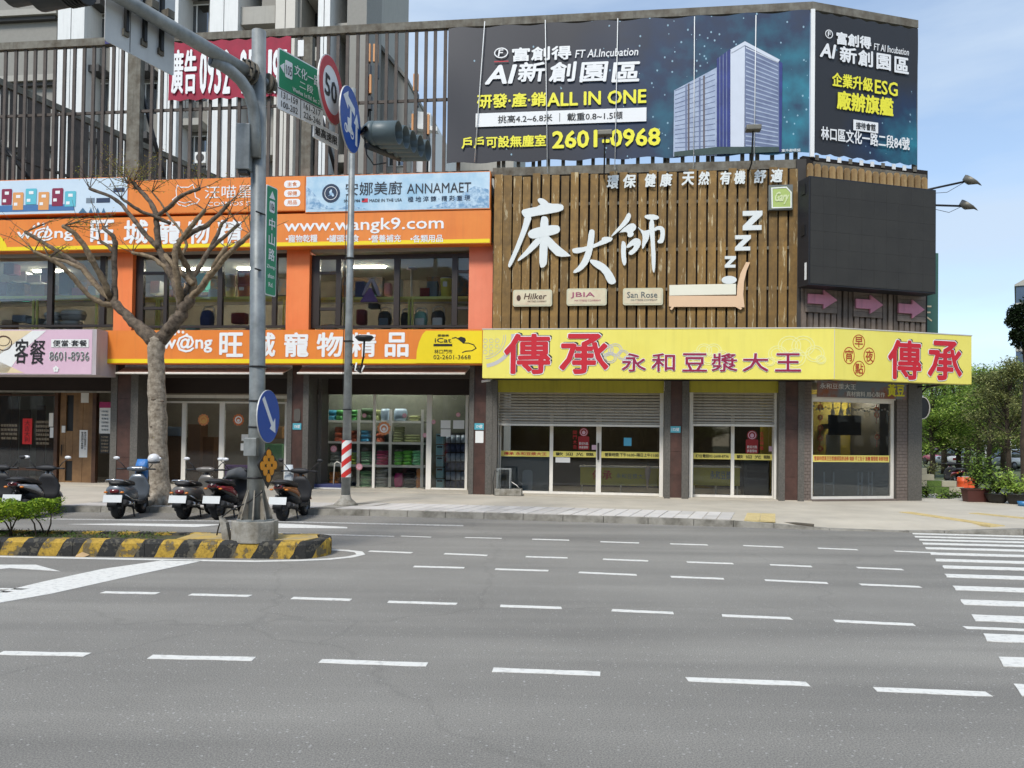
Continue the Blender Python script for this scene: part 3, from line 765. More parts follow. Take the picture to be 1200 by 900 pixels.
for (l, t, r, b, m_) in ((2, 221.5, 14, 240, M_maroon), (15, 225.5, 27.5, 246, M_tan), (30, 221, 43, 239.5, M_teal), (45, 225, 57.5, 246, M_tan), (61, 220.5, 74, 241.5, M_maroon), (76, 224, 89, 242, M_teal)):
 q = A.rect(l, t, r, b, dP-.006); pk = MB().prism([(q[0], q[2]), (q[1]-0.01, q[2]), (q[1], q[3]-0.03), (q[1]-.02, q[3]), (q[0]+.02, q[3]), (q[0], q[3]-0.03)], dP-.010, dP-.006)
 pk_ = part('packet_print', pk, m_, T)
 w_ = (r-l); part('packet_label', MB().box(*A.rect(l+w_*.3, t+3, r-w_*.3, t+6.5, dP-.016)[:2], dP-.015, dP-.011, *A.rect(l+w_*.3, t+3, r-w_*.3, t+6.5, dP-.016)[2:]), M_print_w, pk_)
 part('packet_label', MB().box(*A.rect(l+w_*.1, t+12, l+w_*.42, t+15.5, dP-.016)[:2], dP-.015, dP-.011, *A.rect(l+w_*.1, t+12, l+w_*.42, t+15.5, dP-.016)[2:]), M_print_w, pk_)
for (l, t, r, b) in ((133, 220, 146, 225), (113, 232, 129, 237.5)): prect(T, l, t, r, b, dP, mat('navy_print', (44, 58, 84), rough=0.5, var=0), 'label_print')
prect(T, 101, 232, 111, 238, dP, mat('grey_print', (120, 132, 142), rough=0.5, var=0), 'label_print')
for k, l in enumerate((92, 104, 112, 119)): q = A.rect(l, 243.5, l+(10 if k == 0 else 5), 249.5, dP); part('mountain_print', MB().prism([(q[0], q[2]), (q[1], q[2]), ((q[0]+q[1])/2, q[3])], dP-.004, dP), mat('hill_print', (70, 112, 142), rough=0.5, var=0.2), T)
T, a_ = board('sign_board', A, 150.5, 209, 357.5, 249, dU, 0.3, M_orange, 'orange sign with a white cat outline planet logo behind the tree branches', M_orange)
M_outl = M_print_w
def poly_outline(fr, pts, d, w, m_, T, name='print', closed=True):
 P = [fr.at(x, y, d) for x, y in pts]; mb = MB(); n = len(P)
 for i in range(n if closed else n-1):
  (ax, az), (bx, bz) = P[i], P[(i+1) % n]; L_ = math.hypot(bx-ax, bz-az) or 1e-6; nx, nz = -(bz-az)/L_*w/2, (bx-ax)/L_*w/2
  ex, ez = (bx-ax)/L_*w*.3, (bz-az)/L_*w*.3
  mb.prism([(ax+nx-ex, az+nz-ez), (ax-nx-ex, az-nz-ez), (bx-nx+ex, bz-nz+ez), (bx+nx+ex, bz+nz+ez)], d-.004-0.0003*(i % 3), d)
 return part(name, mb, m_, T)
poly_outline(A, [(208, 217), (212, 219.5), (221, 219.5), (226, 216), (228, 222), (229, 231), (234, 234), (231, 238), (225, 239), (218, 242), (210, 240), (206, 236), (202, 234), (207, 230), (206.5, 223)], dP, 0.025, M_print_w, T, 'cat_logo')
poly_outline(A, [(209, 236), (216, 238), (224, 236)], dP, 0.02, M_print_w, T, 'cat_logo', False)
text('汪喵星球', A, (240, 217, 316, 232), dP, M_print_w, T)
text('COSMOS STAR', A, (243, 236, 313, 241), dP, M_print_w, T)
for k, s_ in enumerate(('主食', '保健', '用品')):
 q = A.rect(333, 211.5+k*10.8, 352, 220+k*10.8, dP)
 lb = part('round_label', MB().rbox(q[0], q[1], dP-.004, dP, q[2], q[3], (q[3]-q[2])*.45), M_print_w, T)
 part('lettering', textmb(s_, q[0]+.1, q[1]-.1, q[2]+.045, q[3]-.045, dP-.006, depth=.004), M_orange, lb)
T, a_ = board('sign_board', A, 358, 203.5, 574.5, 247, dU, 0.3, mat('icy_print', (196, 218, 230), rough=0.5, rgb2=(150, 190, 214), scale=1.0, thresh=(0.4, 0.65)), 'pale blue mountain sign with round navy emblem, top right of the pet shop', M_orange)
M_ice = mat('ice_print', (112, 152, 186), rough=0.5, rgb2=(190, 214, 228), scale=6, thresh=(0.4, 0.6), var=.3)
for k, pts in enumerate(([(358.5, 245), (358.5, 218), (366, 224), (376, 238), (392, 245)], [(396, 245), (408, 240), (430, 245)], [(500, 244), (524, 236), (540, 228), (556, 218), (573, 222), (573, 243)])):
 part('mountain_print', MB().prism([A.at(x, y, dP) for x, y in pts], dP-.003, dP), M_ice, T)
M_navy = mat('navy_ink', (28, 48, 74), rough=0.5, var=0)
cxz = A.at(388, 226.5, dP); em = part('emblem', MB().disc(cxz[0], cxz[1], 0.265, 0.27, dP-.008, dP-.004), M_navy, T)
part('emblem_ring', MB().ring(cxz[0], cxz[1], 0.19, 0.195, 0.014, dP-.013, dP-.009), M_print_w, em)
part('emblem_figure', MB().prism([(cxz[0]+a*.011, cxz[1]+b*.011) for a, b in ((-8, -8), (-3, -4), (-5, 3), (0, 10), (3, 8), (2, 3), (7, -2), (9, -8), (4, -9), (1, -5))], dP-.013, dP-.009), M_ice, em)
text('安娜美廚', A, (405, 213, 471, 228.5), dP-.004, mat('ink', (34, 36, 44), rough=0.5, var=0), T)
text('ANNAMAET', A, (477, 214.5, 552, 226), dP-.004, MATS['ink'], T)
text('SINCE 1986', A, (403, 233.8, 422, 236.8), dP-.004, MATS['ink'], T)
text('MADE IN THE USA', A, (433, 232.8, 471, 236.4), dP-.004, MATS['ink'], T, bold=.01)
text('極 地 淬 鍊 · 精 彩 重 現', A, (478, 229.5, 551, 236), dP-.004, M_navy, T)
prect(T, 424, 232.5, 431, 237, dP-.004, M_redprint, 'flag_print'); prect(T, 424, 232.5, 427, 235, dP-.009, M_navy, 'flag_print')
def orange_band(l, t, r, b, d, yel_top, label, x_split=None):
 T, a_ = board('shop_sign', A, l, t, r, b, d, 0.35, M_orange, label, M_orange)
 q = A.rect(l, yel_top, r, b, d-.008)
 part('yellow_band', MB().box(a_[0]+.02, a_[1]-.02, d-.011, d-.007, a_[2]+.02, a_[2]+(q[3]-q[2])), M_yel, T)
 return T, a_
M_silver = mat('sign_edge', (206, 200, 190), rough=0.5, var=0.1)
T, a_ = orange_band(-300, 255, 574.8, 292.5, -0.42, 287.4, 'long orange pet shop sign with a web address above the upper windows')
dM = -0.42-.012
q = A.rect(-30, 259, 9, 292, dM); part('yellow_disc', MB().prism([(q[0]-.8, a_[2]+.02)] + [(q[0]-.8+(q[1]-q[0]+.8)*math.cos(R(t_)), a_[2]+.02+(a_[3]-a_[2]-.05)*math.sin(R(t_))) for t_ in range(0, 91, 10)] + [(q[0]-.8, a_[3]-.03)], dM-.004, dM), M_yel, T)
text('w@ng', A, (20, 266.5, 86, 283), dM, M_print_w, T, bold=.03)
for (x, y) in ((40, 265.5), (45, 262.5), (51, 263), (55.5, 266.5)): c_ = A.at(x, y, dM); part('paw_print', MB().disc(c_[0], c_[1], .045, .05, dM-.004, dM, 12), M_print_w, T)
for s_, l, r in (('旺', 106, 134), ('城', 145, 174), ('寵', 183, 212), ('物', 219, 246), ('精', 254, 284), ('品', 293, 320)):
 text(s_, A, (l, 257.5, r, 286), dM, M_print_w, T, bold=.012, heavy=.028)
text('www.wangk9.com', A, (333, 255.5, 520, 274), dM, M_print_w, T, bold=.02)
for s_, l, r in (('•寵物乾糧', 335, 372), ('•罐頭零食', 383, 421), ('•營養補充', 432, 470), ('•各類用品', 481, 519)):
 text(s_, A, (l, 275, r, 284), dM, M_print_w, T, bold=.02)
dL = -0.75
T, a_ = orange_band(123.5, 386.5, 566, 426.5, dL, 420.8, 'lower orange and yellow pet shop sign above the ground floor shop fronts')
dM = dL-.012
text('w@ng', A, (190, 392, 249, 413.5), dM, M_print_w, T, bold=.03)
for (x, y) in ((205, 391.3), (209.5, 388.8), (214.5, 389.2), (219, 392.5)): c_ = A.at(x, y, dM); part('paw_print', MB().disc(c_[0], c_[1], .042, .045, dM-.004, dM, 12), M_print_w, T)
for s_, l, r in (('旺', 257, 285), ('城', 294, 323), ('寵', 333, 362), ('物', 371, 402), ('精', 411, 441), ('品', 451, 479)):
 text(s_, A, (l, 389.5, r, 418.5), dM, M_print_w, T, bold=.012, heavy=.028)
pts = [(499, 387.5), (495, 392), (491, 401), (488.5, 411), (487.5, 425.5), (565, 425.5), (565, 387.5)]
part('yellow_panel', MB().prism([A.at(x, y, dM-.005) for x, y in pts], dM-.008, dM-.004), M_yel, T)
dY = dM-.009
text('iCat', A, (509.5, 396, 529, 401.5), dY, M_print_k, T, bold=.03)
text('愛貓樂', A, (513, 391.8, 526, 394.6), dY, M_print_k, T, bold=.02)
prect(T, 508, 403, 530, 405.8, dY, M_print_k, 'label_print')
text('林口門市', A, (509, 409.5, 530, 414.5), dY, M_print_k, T)
text('02-2601-3668', A, (508, 416, 551.5, 421), dY, M_print_k, T)
part('cat_print', MB().prism([A.at(x, y, dY) for x, y in ((537, 396), (540, 394.5), (545, 396), (546, 399), (543.5, 402.5), (540, 400))], dY-.004, dY), M_print_k, T)
poly_outline(A, [(530, 396.5), (534, 395.5), (537, 397), (543, 402), (549, 402), (555, 404), (558, 408), (553, 411), (546, 411.5), (542, 413)], dY, .025, M_print_k, T, 'cat_print', False)
# ================================================================= restaurant at the far left
res = thing('shop_building', 'dark lunch restaurant front with a wooden door at the left edge', 'building', A, (A.X(60, 570), 0, KZ))
dF = 1.0
zr = A.Z(60, 461, dF)
part('beam', MB().box(A.X(-420, 450, .3), A.X(131, 450, .3), .3, 1.2, A.Z(60, 458, .3), zl+.05), mat('black_brown_canvas', (44, 32, 28), rough=0.8, var=0.3), res)
part('beam_edge', MB().box(A.X(-420, 458, .28), A.X(130, 458, .28), .27, .31, A.Z(60, 460, .28), A.Z(60, 457.8, .28)), M_concw, res)
M_wood = mat('oak_door', (146, 112, 74), rough=0.65, rgb2=(108, 78, 48), scale=2.2, thresh=(0.3, 0.7), streak=0.25)
M_woodd = mat('dark_wood', (92, 62, 42), rough=0.6, rgb2=(60, 40, 28), scale=3)
a_ = A.rect(70, 460, 108, 568.5, dF)
door = part('door', MB(), M_wood, res); m_ = MB()
w_ = (a_[1]-a_[0])
for k in range(4):
 pass
s1 = A.rect(77.8, 463, 86, 505, dF); s2 = A.rect(76, 540, 84, 563.5, dF)
zb0, zt0 = KZ+.03, a_[3]
for (u0, u1, v0, v1) in ((a_[0], s2[0], zb0, zt0), (s1[1]+.0, (s1[1]+a_[1])/2, zb0, zt0), ((s1[1]+a_[1])/2+.006, a_[1], zb0, zt0), (s2[0]+.004, s1[1]-.004, s2[3], s1[2]), (s2[0]+.004, s1[1]-.004, s1[3], zt0), (s2[0]+.004, s1[1]-.004, zb0, s2[2])):
 part('door_board', MB().box(u0+.002, u1-.002, dF, dF+.05, v0, v1), M_wood, door)
door.data = MB().box(a_[0], a_[1], dF+.05, dF+.06, zb0, zt0).mesh('door', OFF[res.name]); door.data.materials.append(M_black)
part('door_handle', MB().tube([(a_[0]+.1, dF-.05, 1.0), (a_[0]+.1, dF-.05, 1.35)], .015), M_black, door)
for (l, r) in ((64.5, 68.5), (109, 113.5)):
 q = A.rect(l, 460, r, 568, dF); part('door_post', MB().box(q[0], q[1], dF-.06, dF+.08, KZ, zt0), M_woodd, res)
prect(res, 95, 460.5, 104, 472, dF-.002, M_white, 'notice', th=.004); prect(res, 93, 504, 102.5, 536, dF-.002, M_white, 'notice', th=.004)
prect(res, 73, 499, 77, 507, dF-.004, M_white, 'doorbell', th=.03)
text('\n'.join('營業時間午餐晚餐'), A, (95, 506, 97.8, 526), dF-.008, M_print_k, res, depth=.003); text('\n'.join('歡迎光臨請推門入'), A, (98.5, 506, 101.2, 527), dF-.008, M_print_k, res, depth=.003)
wf = part('window_frame', MB(), M_woodd, res); m_ = MB(); q = A.rect(-420, 461, 64.5, 568, dF)
m_.box(q[0], q[1], dF, dF+.06, q[3]-.04, q[3]).box(q[0], q[1], dF, dF+.06, A.Z(20, 551, dF), A.Z(20, 548, dF)).box(q[0], q[1], dF+.001, dF+.06, KZ, KZ+.1)
wf.data = m_.mesh('window_frame', OFF[res.name]); wf.data.materials.append(M_woodd)
part('pane', MB().box(q[0], q[1], dF+.03, dF+.036, KZ+.1, q[3]-.04), M_glassd, wf)
for k, (l, t, r) in enumerate(((-2, 461, 12), (12, 464, 20), (21, 480, 33), (40, 475, 50), (51, 500, 62))):
 u = A.rect(l, t, r, 560, dF+.5); part('wood_panel', MB().box(u[0], u[1], dF+.5+.03*k, dF+.52+.03*k, KZ, u[3]), M_woodd, res)
q = A.rect(27, 490.5, 38, 520.5, dF+.01); bn = solo('red_banner', MB().box(q[0], q[1], dF-.012, dF-.006, q[2], q[3]), mat('red_paper', (226, 40, 40), rough=0.6, var=0.05), 'upright red paper banner on the dark restaurant window', 'banner', A, (q[0], dF-.012, q[2]))
part('lettering', textmb('\n'.join('大吉大利'), q[0]+.07, q[1]-.07, q[2]+.06, q[3]-.06, dF-.014, depth=.004), mat('dark_red_ink', (120, 20, 24), rough=.6, var=0), bn)
for k in range(6):
 text('飯麵湯菜鮮香'[k:]+'湯菜飯'[:3], A, (42, 493+k*5, 57.5, 496+k*5), dF-.004, mat('window_lettering', (176, 158, 132), rough=.6, var=0), res, depth=.003)
 if k < 4: text('便當套餐'[k:]+'飯麵', A, (1, 497+k*5, 20, 500+k*5), dF-.004, MATS['window_lettering'], res, depth=.003)
q = A.rect(59, 484, 64, 500, dF-.01); part('notice', MB().box(q[0], q[1], dF-.07, dF-.066, q[2], q[3]), M_alu, res)
q = A.rect(60, 501, 64, 513, dF-.01); part('notice', MB().box(q[0], q[1], dF-.07, dF-.066, q[2], q[3]), M_white, res)
q = A.rect(113.5, 460, 130, 568, dF+.1); part('dark_bay', MB().box(q[0], q[1], dF+.8, dF+.86, KZ, q[3]), M_dark, res)
mn = thing('menu_banner', 'tall menu banner with a magenta top beside the wooden door', 'banner', A, (A.X(117, 470, dF-.2), dF-.2, A.Z(120, 533, dF-.2)))
for (l, t, r, b, m_, nm) in ((116.5, 471, 130, 478, mat('magenta_print', (160, 30, 92), rough=.5, var=0), 'banner_top'), (116.5, 478, 129.5, 508, M_white, 'banner_sheet'), (117, 508.5, 128.5, 531, M_black, 'chalk_board')):
 q = A.rect(l, t, r, b, dF-.2); part(nm, MB().box(q[0], q[1], dF-.2, dF-.19, q[2], q[3]), m_, mn)
for k in range(6): text('白飯乾麵湯'[k % 3:], A, (119, 481+k*4.3, 127, 483.2+k*4.3), dF-.204, MATS['grey_print'], mn, depth=.003)
for k in range(5): text('今日特餐好'[k % 3:], A, (118.5, 511+k*4, 127, 513.4+k*4), dF-.204, MATS['window_lettering'], mn, depth=.003)
T = thing('shop_sign', 'pink and cream restaurant sign with brush lettering and a telephone number', 'sign', A, (A.X(60, 430, -1.25), -1.25, A.Z(60, 439, -1.25)))
q = A.rect(-300, 386.5, 107.8, 438.5, -1.25); Q = q
part('sign_box', MB().box(q[0], A.X(113, 410, -1.25), -1.25, -.35, q[2], q[3]), mat('sign_side', (186, 176, 178), rough=.6, var=.1, streak=.2), T)
M_pink = mat('pink_print', (212, 176, 194), rough=.5, rgb2=(222, 190, 204), scale=.8)
M_cream = mat('cream_print', (228, 208, 168), rough=.5, var=.06)
part('sign_face', MB().box(q[0]+.02, q[1], -1.256, -1.251, q[2]+.02, q[3]-.02), M_pink, T)
for pts, m_ in (([(-200, 387.5), (38, 387.5), (0, 415), (-200, 425)], M_cream), ([(38, 387.5), (54, 387.5), (28, 410), (8, 437.5), (-30, 437.5), (0, 412)], M_white), ([(-200, 426), (0, 424), (28, 437), (-200, 437)], M_cream)):
 part('colour_field', MB().prism([A.at(x, y, -1.262) for x, y in pts], -1.262, -1.258), m_, T)
d6 = -1.266
text('客', A, (17, 397, 33, 426), d6, M_print_k, T, bold=.012, ital=.1); text('餐', A, (35, 398, 53, 427), d6, M_print_k, T, bold=.008, ital=.1)
c_ = A.at(4, 402, d6); part('bowl_print', MB().ring(c_[0], c_[1], .27, .22, .025, d6-.004, d6), M_woodd, T)
c_ = A.at(4, 401, d6); part('bowl_print', MB().ring(c_[0], c_[1]+.03, .20, .14, .015, d6-.004, d6), M_woodd, T)
q = A.rect(60, 397.5, 104, 407, d6); lb = part('white_strip', MB().box(q[0], q[1], d6-.003, d6, q[2], q[3]), M_white, T)
text('便當·套餐', A, (62, 398.5, 102, 406), d6-.005, M_print_k, lb, bold=.015)
text('8601-8936', A, (57.5, 411.5, 104.8, 423), d6, M_print_w, T, bold=.035); text('8601-8936', A, (58, 412, 104.3, 422.5), d6-.008, mat('grey_ink', (108, 112, 108), rough=.5, var=0), T, bold=.0)
c_ = A.at(65.5, 432.5, d6)
for k in range(5): a5 = R(90+72*k); part('petal_print', MB().disc(c_[0]+.055*math.cos(a5), c_[1]+.055*math.sin(a5), .04, .04, d6-.003-.0006*k, d6, 10), M_white, T)
T = thing('shop_sign', 'narrow maroon and pink sign squeezed between the pink sign and the orange sign', 'sign', A, (A.X(118, 420, -.6), -.6, A.Z(118, 426, -.6)))
q = A.rect(109, 387.5, 124.5, 426, -.6); part('sign_box', MB().box(q[0], q[1], -.6, -.35, q[2], q[3]), M_maroon, T)
for (t, b, m_) in ((390, 397, M_pink), (397.5, 403.5, M_white), (404, 418, M_pink)): prect(T, 109, t, 124, b, -.606, m_)
text('936', A, (116, 407.5, 123.7, 415), -.612, M_print_w, T, bold=.03); text('餐', A, (118, 398, 123.5, 403.2), -.612, M_redprint, T)
# ================================================================= the corner building with the timber screen
cor = thing('corner_building', 'corner building with shutters half down under the yellow breakfast shop sign', 'building', A, (A.X(680, 580), 0, KZ))
xa, xb = A.X(577, 500), _cx
zR = A.Z(760, 196, 0)                      # roof level behind the billboards
xc1 = C.X(1080, 520, 0)                    # right end of the corner front
M_ochre = mat('timber_slat', (128, 92, 42), rough=0.75, rgb2=(92, 66, 34), scale=2.0, streak=0.35)
def timber_material(name, c1, c2, worn, amount):
 m = mat(name, c1, rough=0.7, rgb2=c2, scale=3.5, streak=0.3, bump=0.15, bscale=30)
 N, L = m.node_tree.nodes, m.node_tree.links; b = N['Principled BSDF']; src = b.inputs['Base Color'].links[0].from_socket
 t = [n for n in N if n.type == 'TEX_COORD'][0]; mpn = N.new('ShaderNodeMapping'); mpn.inputs['Scale'].default_value = (7, 7, 0.9)
 oi = N.new('ShaderNodeObjectInfo'); ml = N.new('ShaderNodeVectorMath'); ml.operation = 'ADD'
 sc_ = N.new('ShaderNodeVectorMath'); sc_.operation = 'SCALE'; sc_.inputs[3].default_value = 37.0
 cmb = N.new('ShaderNodeCombineXYZ'); L.new(oi.outputs['Random'], cmb.inputs[0]); L.new(oi.outputs['Random'], cmb.inputs[2])
 L.new(cmb.outputs[0], sc_.inputs[0]); L.new(t.outputs['Object'], ml.inputs[0]); L.new(sc_.outputs[0], ml.inputs[1]); L.new(ml.outputs[0], mpn.inputs[0])
 nz = N.new('ShaderNodeTexNoise'); nz.inputs['Scale'].default_value = 1.3; nz.inputs['Detail'].default_value = 8; nz.inputs['Roughness'].default_value = 0.7
 L.new(mpn.outputs[0], nz.inputs['Vector'])
 r = N.new('ShaderNodeValToRGB'); r.color_ramp.elements[0].position = amount; r.color_ramp.elements[1].position = amount+0.05
 L.new(nz.outputs[0], r.inputs[0])
 mx = N.new('ShaderNodeMix'); mx.data_type = 'RGBA'; mx.inputs['B'].default_value = (*[lin(v) for v in worn], 1)
 L.new(r.outputs[0], mx.inputs['Factor']); L.new(src, mx.inputs['A'])
 mr = N.new('ShaderNodeMapRange'); mr.inputs['To Min'].default_value = 0.78; mr.inputs['To Max'].default_value = 1.2; L.new(oi.outputs['Random'], mr.inputs[0])
 m2 = N.new('ShaderNodeVectorMath'); m2.operation = 'SCALE'; L.new(mx.outputs['Result'], m2.inputs[0]); L.new(mr.outputs[0], m2.inputs[3])
 L.new(m2.outputs[0], b.inputs['Base Color'])
 return m
M_timber = timber_material('weathered_timber', (145, 112, 58), (104, 80, 42), (186, 168, 130), 0.57)
M_timber2 = timber_material('grey_brown_timber', (142, 126, 112), (114, 100, 88), (150, 138, 124), 0.68)
M_timber3 = timber_material('blond_timber', (176, 146, 96), (140, 108, 66), (196, 178, 140), 0.6)
part('upper_wall', MB().box(xa, xb+.05, 0.02, 0.3, A.Z(760, 446, 0.02), zR), M_dark, cor)
pB = lambda y_: (C.M @ Vector((xc1, y_, 0)))
bl = [tuple((A.I @ (C.M @ Vector(p))).xy) for p in ((0.02, 0.03, 0), (xc1, 0.03, 0), (xc1, 9, 0))] 
part('upper_mass', MB().plan([(xa, 0.31), (xb-.02, 0.31), (xb-.02, .1), bl[1], bl[2], (xa, 9.5)], A.Z(760, 447, 0.02), zR-.01), M_concw, cor)
part('floor', MB().plan([(xa, 0.0), (xb, 0.0), bl[1], bl[2], (xa, 9.5)], KZ-0.02, KZ+.02), M_pave, cor)
part('back_wall', MB().box(xa, xb+3, 4.5, 4.7, KZ, A.Z(760, 447, 0.02)), mat('dim_wall', (70, 62, 44), rough=0.8, var=0.15), cor)
zt_ = A.Z(760, 446.5, 0.0)
pier(A, cor, [(778.5, 785.5, M_granite), (785.5, 799, M_brown), (799, 807, M_granite)], zt_)
pier(A, cor, [(912.5, 920, M_granite), (920, 935, M_brown), (935, 942.5, M_granite), (942.5, 951, M_brick)], zt_)
pier(C, cor, [(1051.5, 1064, M_brick), (1064, 1080, M_granite)], C.Z(1060, 448, 0.0), tiles=4)
part('side_wall', MB().plan([tuple((A.I @ (C.M @ Vector(p))).xy) for p in ((xc1-.25, .71, 0), (xc1-.003, .71, 0), (xc1-.003, 9, 0), (xc1-.25, 9, 0))], KZ, zt_), M_granite, cor)
u = A.X(576.5, 520, 0); part('side_return', MB().box(u, u+.14, .0, 1.2, KZ, zt_), M_granite, cor)
M_olive = mat('olive_yellow_panel', (186, 176, 56), rough=0.6, var=0.1, streak=0.2)
M_shut = mat('shutter_metal', (182, 176, 164), rough=0.5, var=0.12, metal=0.2, streak=0.2)
M_yprint = mat('lemon_print', (240, 226, 120), rough=0.5, var=0.03, scale=1)
def shutter_bay(l, r, mull, lab, dr=0.62):
 q = A.rect(l, 444, r, 460, .1); part('olive_panel', MB().box(q[0], q[1], .1, .16, q[2], zt_+.1), M_olive, cor)
 t = thing('roller_shutter', lab, 'shutter', A, (A.X(l, 498, .3), .3, A.Z((l+r)/2, 498, .3)), 'half lowered roller shutters')
 q = A.rect(l+2, 459.5, r, 497.5, .3); n = 11; h = (q[3]-q[2])/n
 for k in range(n):
  z0_, z1_ = q[2]+k*h, q[2]+(k+1)*h
  mb = MB().prism([(0, 0)]*0 or [(0, 0), (1, 0), (1, 1)], 0, 1)
  mb = MB().add([(q[0], .30, z0_+.012), (q[1], .30, z0_+.012), (q[1], .27, z0_+h*.35), (q[0], .27, z0_+h*.35), (q[1], .275, z0_+h*.75), (q[0], .275, z0_+h*.75), (q[1], .305, z1_), (q[0], .305, z1_), (q[1], .34, z1_), (q[0], .34, z1_), (q[1], .34, z0_+.012), (q[0], .34, z0_+.012)],
                      [(0, 1, 2, 3), (3, 2, 4, 5), (5, 4, 6, 7), (7, 6, 8, 9), (0, 11, 10, 1)])
  part('shutter_slat', mb, M_shut, t)
 part('bottom_bar', MB().box(q[0], q[1], .265, .345, q[2]-.05, q[2]+.008), M_alu, t)
 for e in (q[0], q[1]-.06): part('guide_rail', MB().box(e-.05, e+.05, .262, .36, KZ, q[3]), M_alu, t)
 f = part('shop_front_frame', MB(), M_alu, cor); m_ = MB()
 zt1 = A.Z((l+r)/2, 496, dr)
 fx = []
 for (a_, b_) in mull:
  q2 = A.rect(a_, 497, b_, 578, dr); m_.box(q2[0], q2[1], dr, dr+.08, KZ+.02, zt1+.4); fx.append((q2[0], q2[1]))
 for (a_, b_), (c_, d_) in zip(fx[:-1], fx[1:]):
  m_.box(b_, c_, dr+.002, dr+.078, KZ+.02, KZ+.085); m_.box(b_, c_, dr+.002, dr+.078, zt1+.3, zt1+.4)
 f.data = m_.mesh('shop_front_frame', OFF[cor.name]); f.data.materials.append(M_alu)
 for (a_, b_), (c_, d_) in zip(fx[:-1], fx[1:]):
  part('pane', MB().box(b_, c_, dr+.03, dr+.036, KZ+.085, zt1+.3), M_glassd, f)
 return f
fL = shutter_bay(581, 778, [(584, 587), (644, 648), (698.5, 704.5), (776, 778.5)], 'wide grey roller shutter lowered to head height over three glass panels')
fR = shutter_bay(808, 912, [(810, 812.5), (856.5, 860.5), (905, 911)], 'narrow grey roller shutter lowered to head height over two glass panels')
def strip(l, t, r, b, d, s_, par, m_=None, mt=None, fr=A, pad=0):
 q = fr.rect(l, t, r, b, d); o = part('sticker_band', MB().box(q[0], q[1], d-.004, d, q[2], q[3]), m_ or M_yprint, par)
 h = (q[3]-q[2]); part('lettering', textmb(s_, q[0]+(q[1]-q[0])*(.06+pad), q[1]-(q[1]-q[0])*(.06+pad), q[2]+h*.22, q[3]-h*.2, d-.006, depth=.003, bold=.02), mt or M_print_k, o)
dg = .645
strip(587, 528.5, 644, 535, dg, '傳承 永和豆漿大王', fL, mt=M_redprint)
strip(648, 529, 698.5, 535.6, dg, '歡 迎 光 臨', fL)
strip(704.5, 529.5, 776, 537, dg, '營業時間:下午16:00~隔日上午11:00', fL)
strip(812.5, 531, 856.5, 538, dg, '訂位電話02-2608-8736', fR)
strip(860.5, 532, 905, 539, dg, '歡 迎 光 臨', fR)
M_red2 = mat('poster_red', (150, 28, 34), rough=.5, var=.1)
def fortune_poster(fr, l, t, r, b, d, lab, grp='festive red door stickers'):
 q = fr.rect(l, t, r, b, d); cx, cz, w, h = (q[0]+q[1])/2, (q[2]+q[3])/2, q[1]-q[0], q[3]-q[2]
 T = thing('door_sticker', lab, 'sticker', fr, (cx, d, q[2]), grp)
 part('backing', MB().rbox(q[0], q[1], d-.004, d, q[2], cz+h*.1, w*.08), M_red2, T)
 part('round_top', MB().disc(cx, q[3]-w*.42, w*.42, w*.42, d-.006, d-.002, 14), M_red2, T)
 part('face_print', MB().ring(cx, q[3]-w*.42, w*.34, w*.34, w*.07, d-.010, d-.006, 12), M_pink, T)
 part('face_print', MB().disc(cx, q[3]-w*.45, w*.16, w*.18, d-.010, d-.006, 10), M_pink, T)
 for k in range(2): part('lettering', textmb('恭喜發財' if k == 0 else '歡迎光臨', q[0]+w*.1, q[1]-w*.1, q[2]+h*(.05+.17*k), q[2]+h*(.17+.17*k), d-.006, depth=.003), M_print_w, T)
 return T
fortune_poster(A, 677.5, 501, 690.5, 527, dg-.002, 'red and white festive sticker on the middle glass door left of the tiled pier')
fortune_poster(A, 874, 504, 888.5, 531.5, dg-.002, 'red and white festive sticker on the glass door right of the tiled pier')
for k, c_ in enumerate('開門大吉'): text(c_, A, (672-.5, 504.5+k*5.6, 676, 509+k*5.6), dg-.002, M_redprint, fL)
for k, c_ in enumerate('生意興隆'): text(c_, A, (890.5, 506+k*5.6, 895, 510.5+k*5.6), dg-.002, M_redprint, fR)
prect(fL, 731, 513, 740, 522.5, dg, mat('sky_blue_print', (90, 180, 214), rough=.5, var=0), 'notice')
prect(fL, 651, 536, 668, 542, dg, M_white, 'notice'); prect(fL, 693.5, 521.5, 699, 527, dg-.02, M_pink, 'notice')
prect(fR, 901, 523, 905, 529, dg-.02, M_pink, 'notice')
part('door_handle', MB().box(A.X(700, 530, .56), A.X(702, 530, .56), .56, .60, A.Z(701, 539, .56), A.Z(701, 519, .56)), M_bronze, fL)
part('door_handle', MB().box(A.X(907.3, 530, .56), A.X(909.3, 530, .56), .56, .60, A.Z(908, 543, .56), A.Z(908, 526, .56)), M_bronze, fR)
part('door_handle', MB().box(A.X(907.3, 530, .56), A.X(909.3, 530, .56), .56, .60, A.Z(908, 549, .56), A.Z(908, 544, .56)), M_bronze, fR)
M_frost = mat('frosted_film', (124, 130, 130), rough=.6, var=.06)
q = A.rect(587, 535.5, 643, 576, .70); part('frosted_film', MB().box(q[0], q[1], .69, .694, q[2], q[3]), M_frost, fL)
q = A.rect(612, 550.5, 624, 575, .66); part('label_print', MB().rbox(q[0], q[1], .684, .689, q[2], q[3], .1), mat('pale_grey_print', (168, 178, 184), rough=.5, var=0), fL)
M_counter = mat('olive_counter', (206, 194, 72), rough=.5, var=.08)
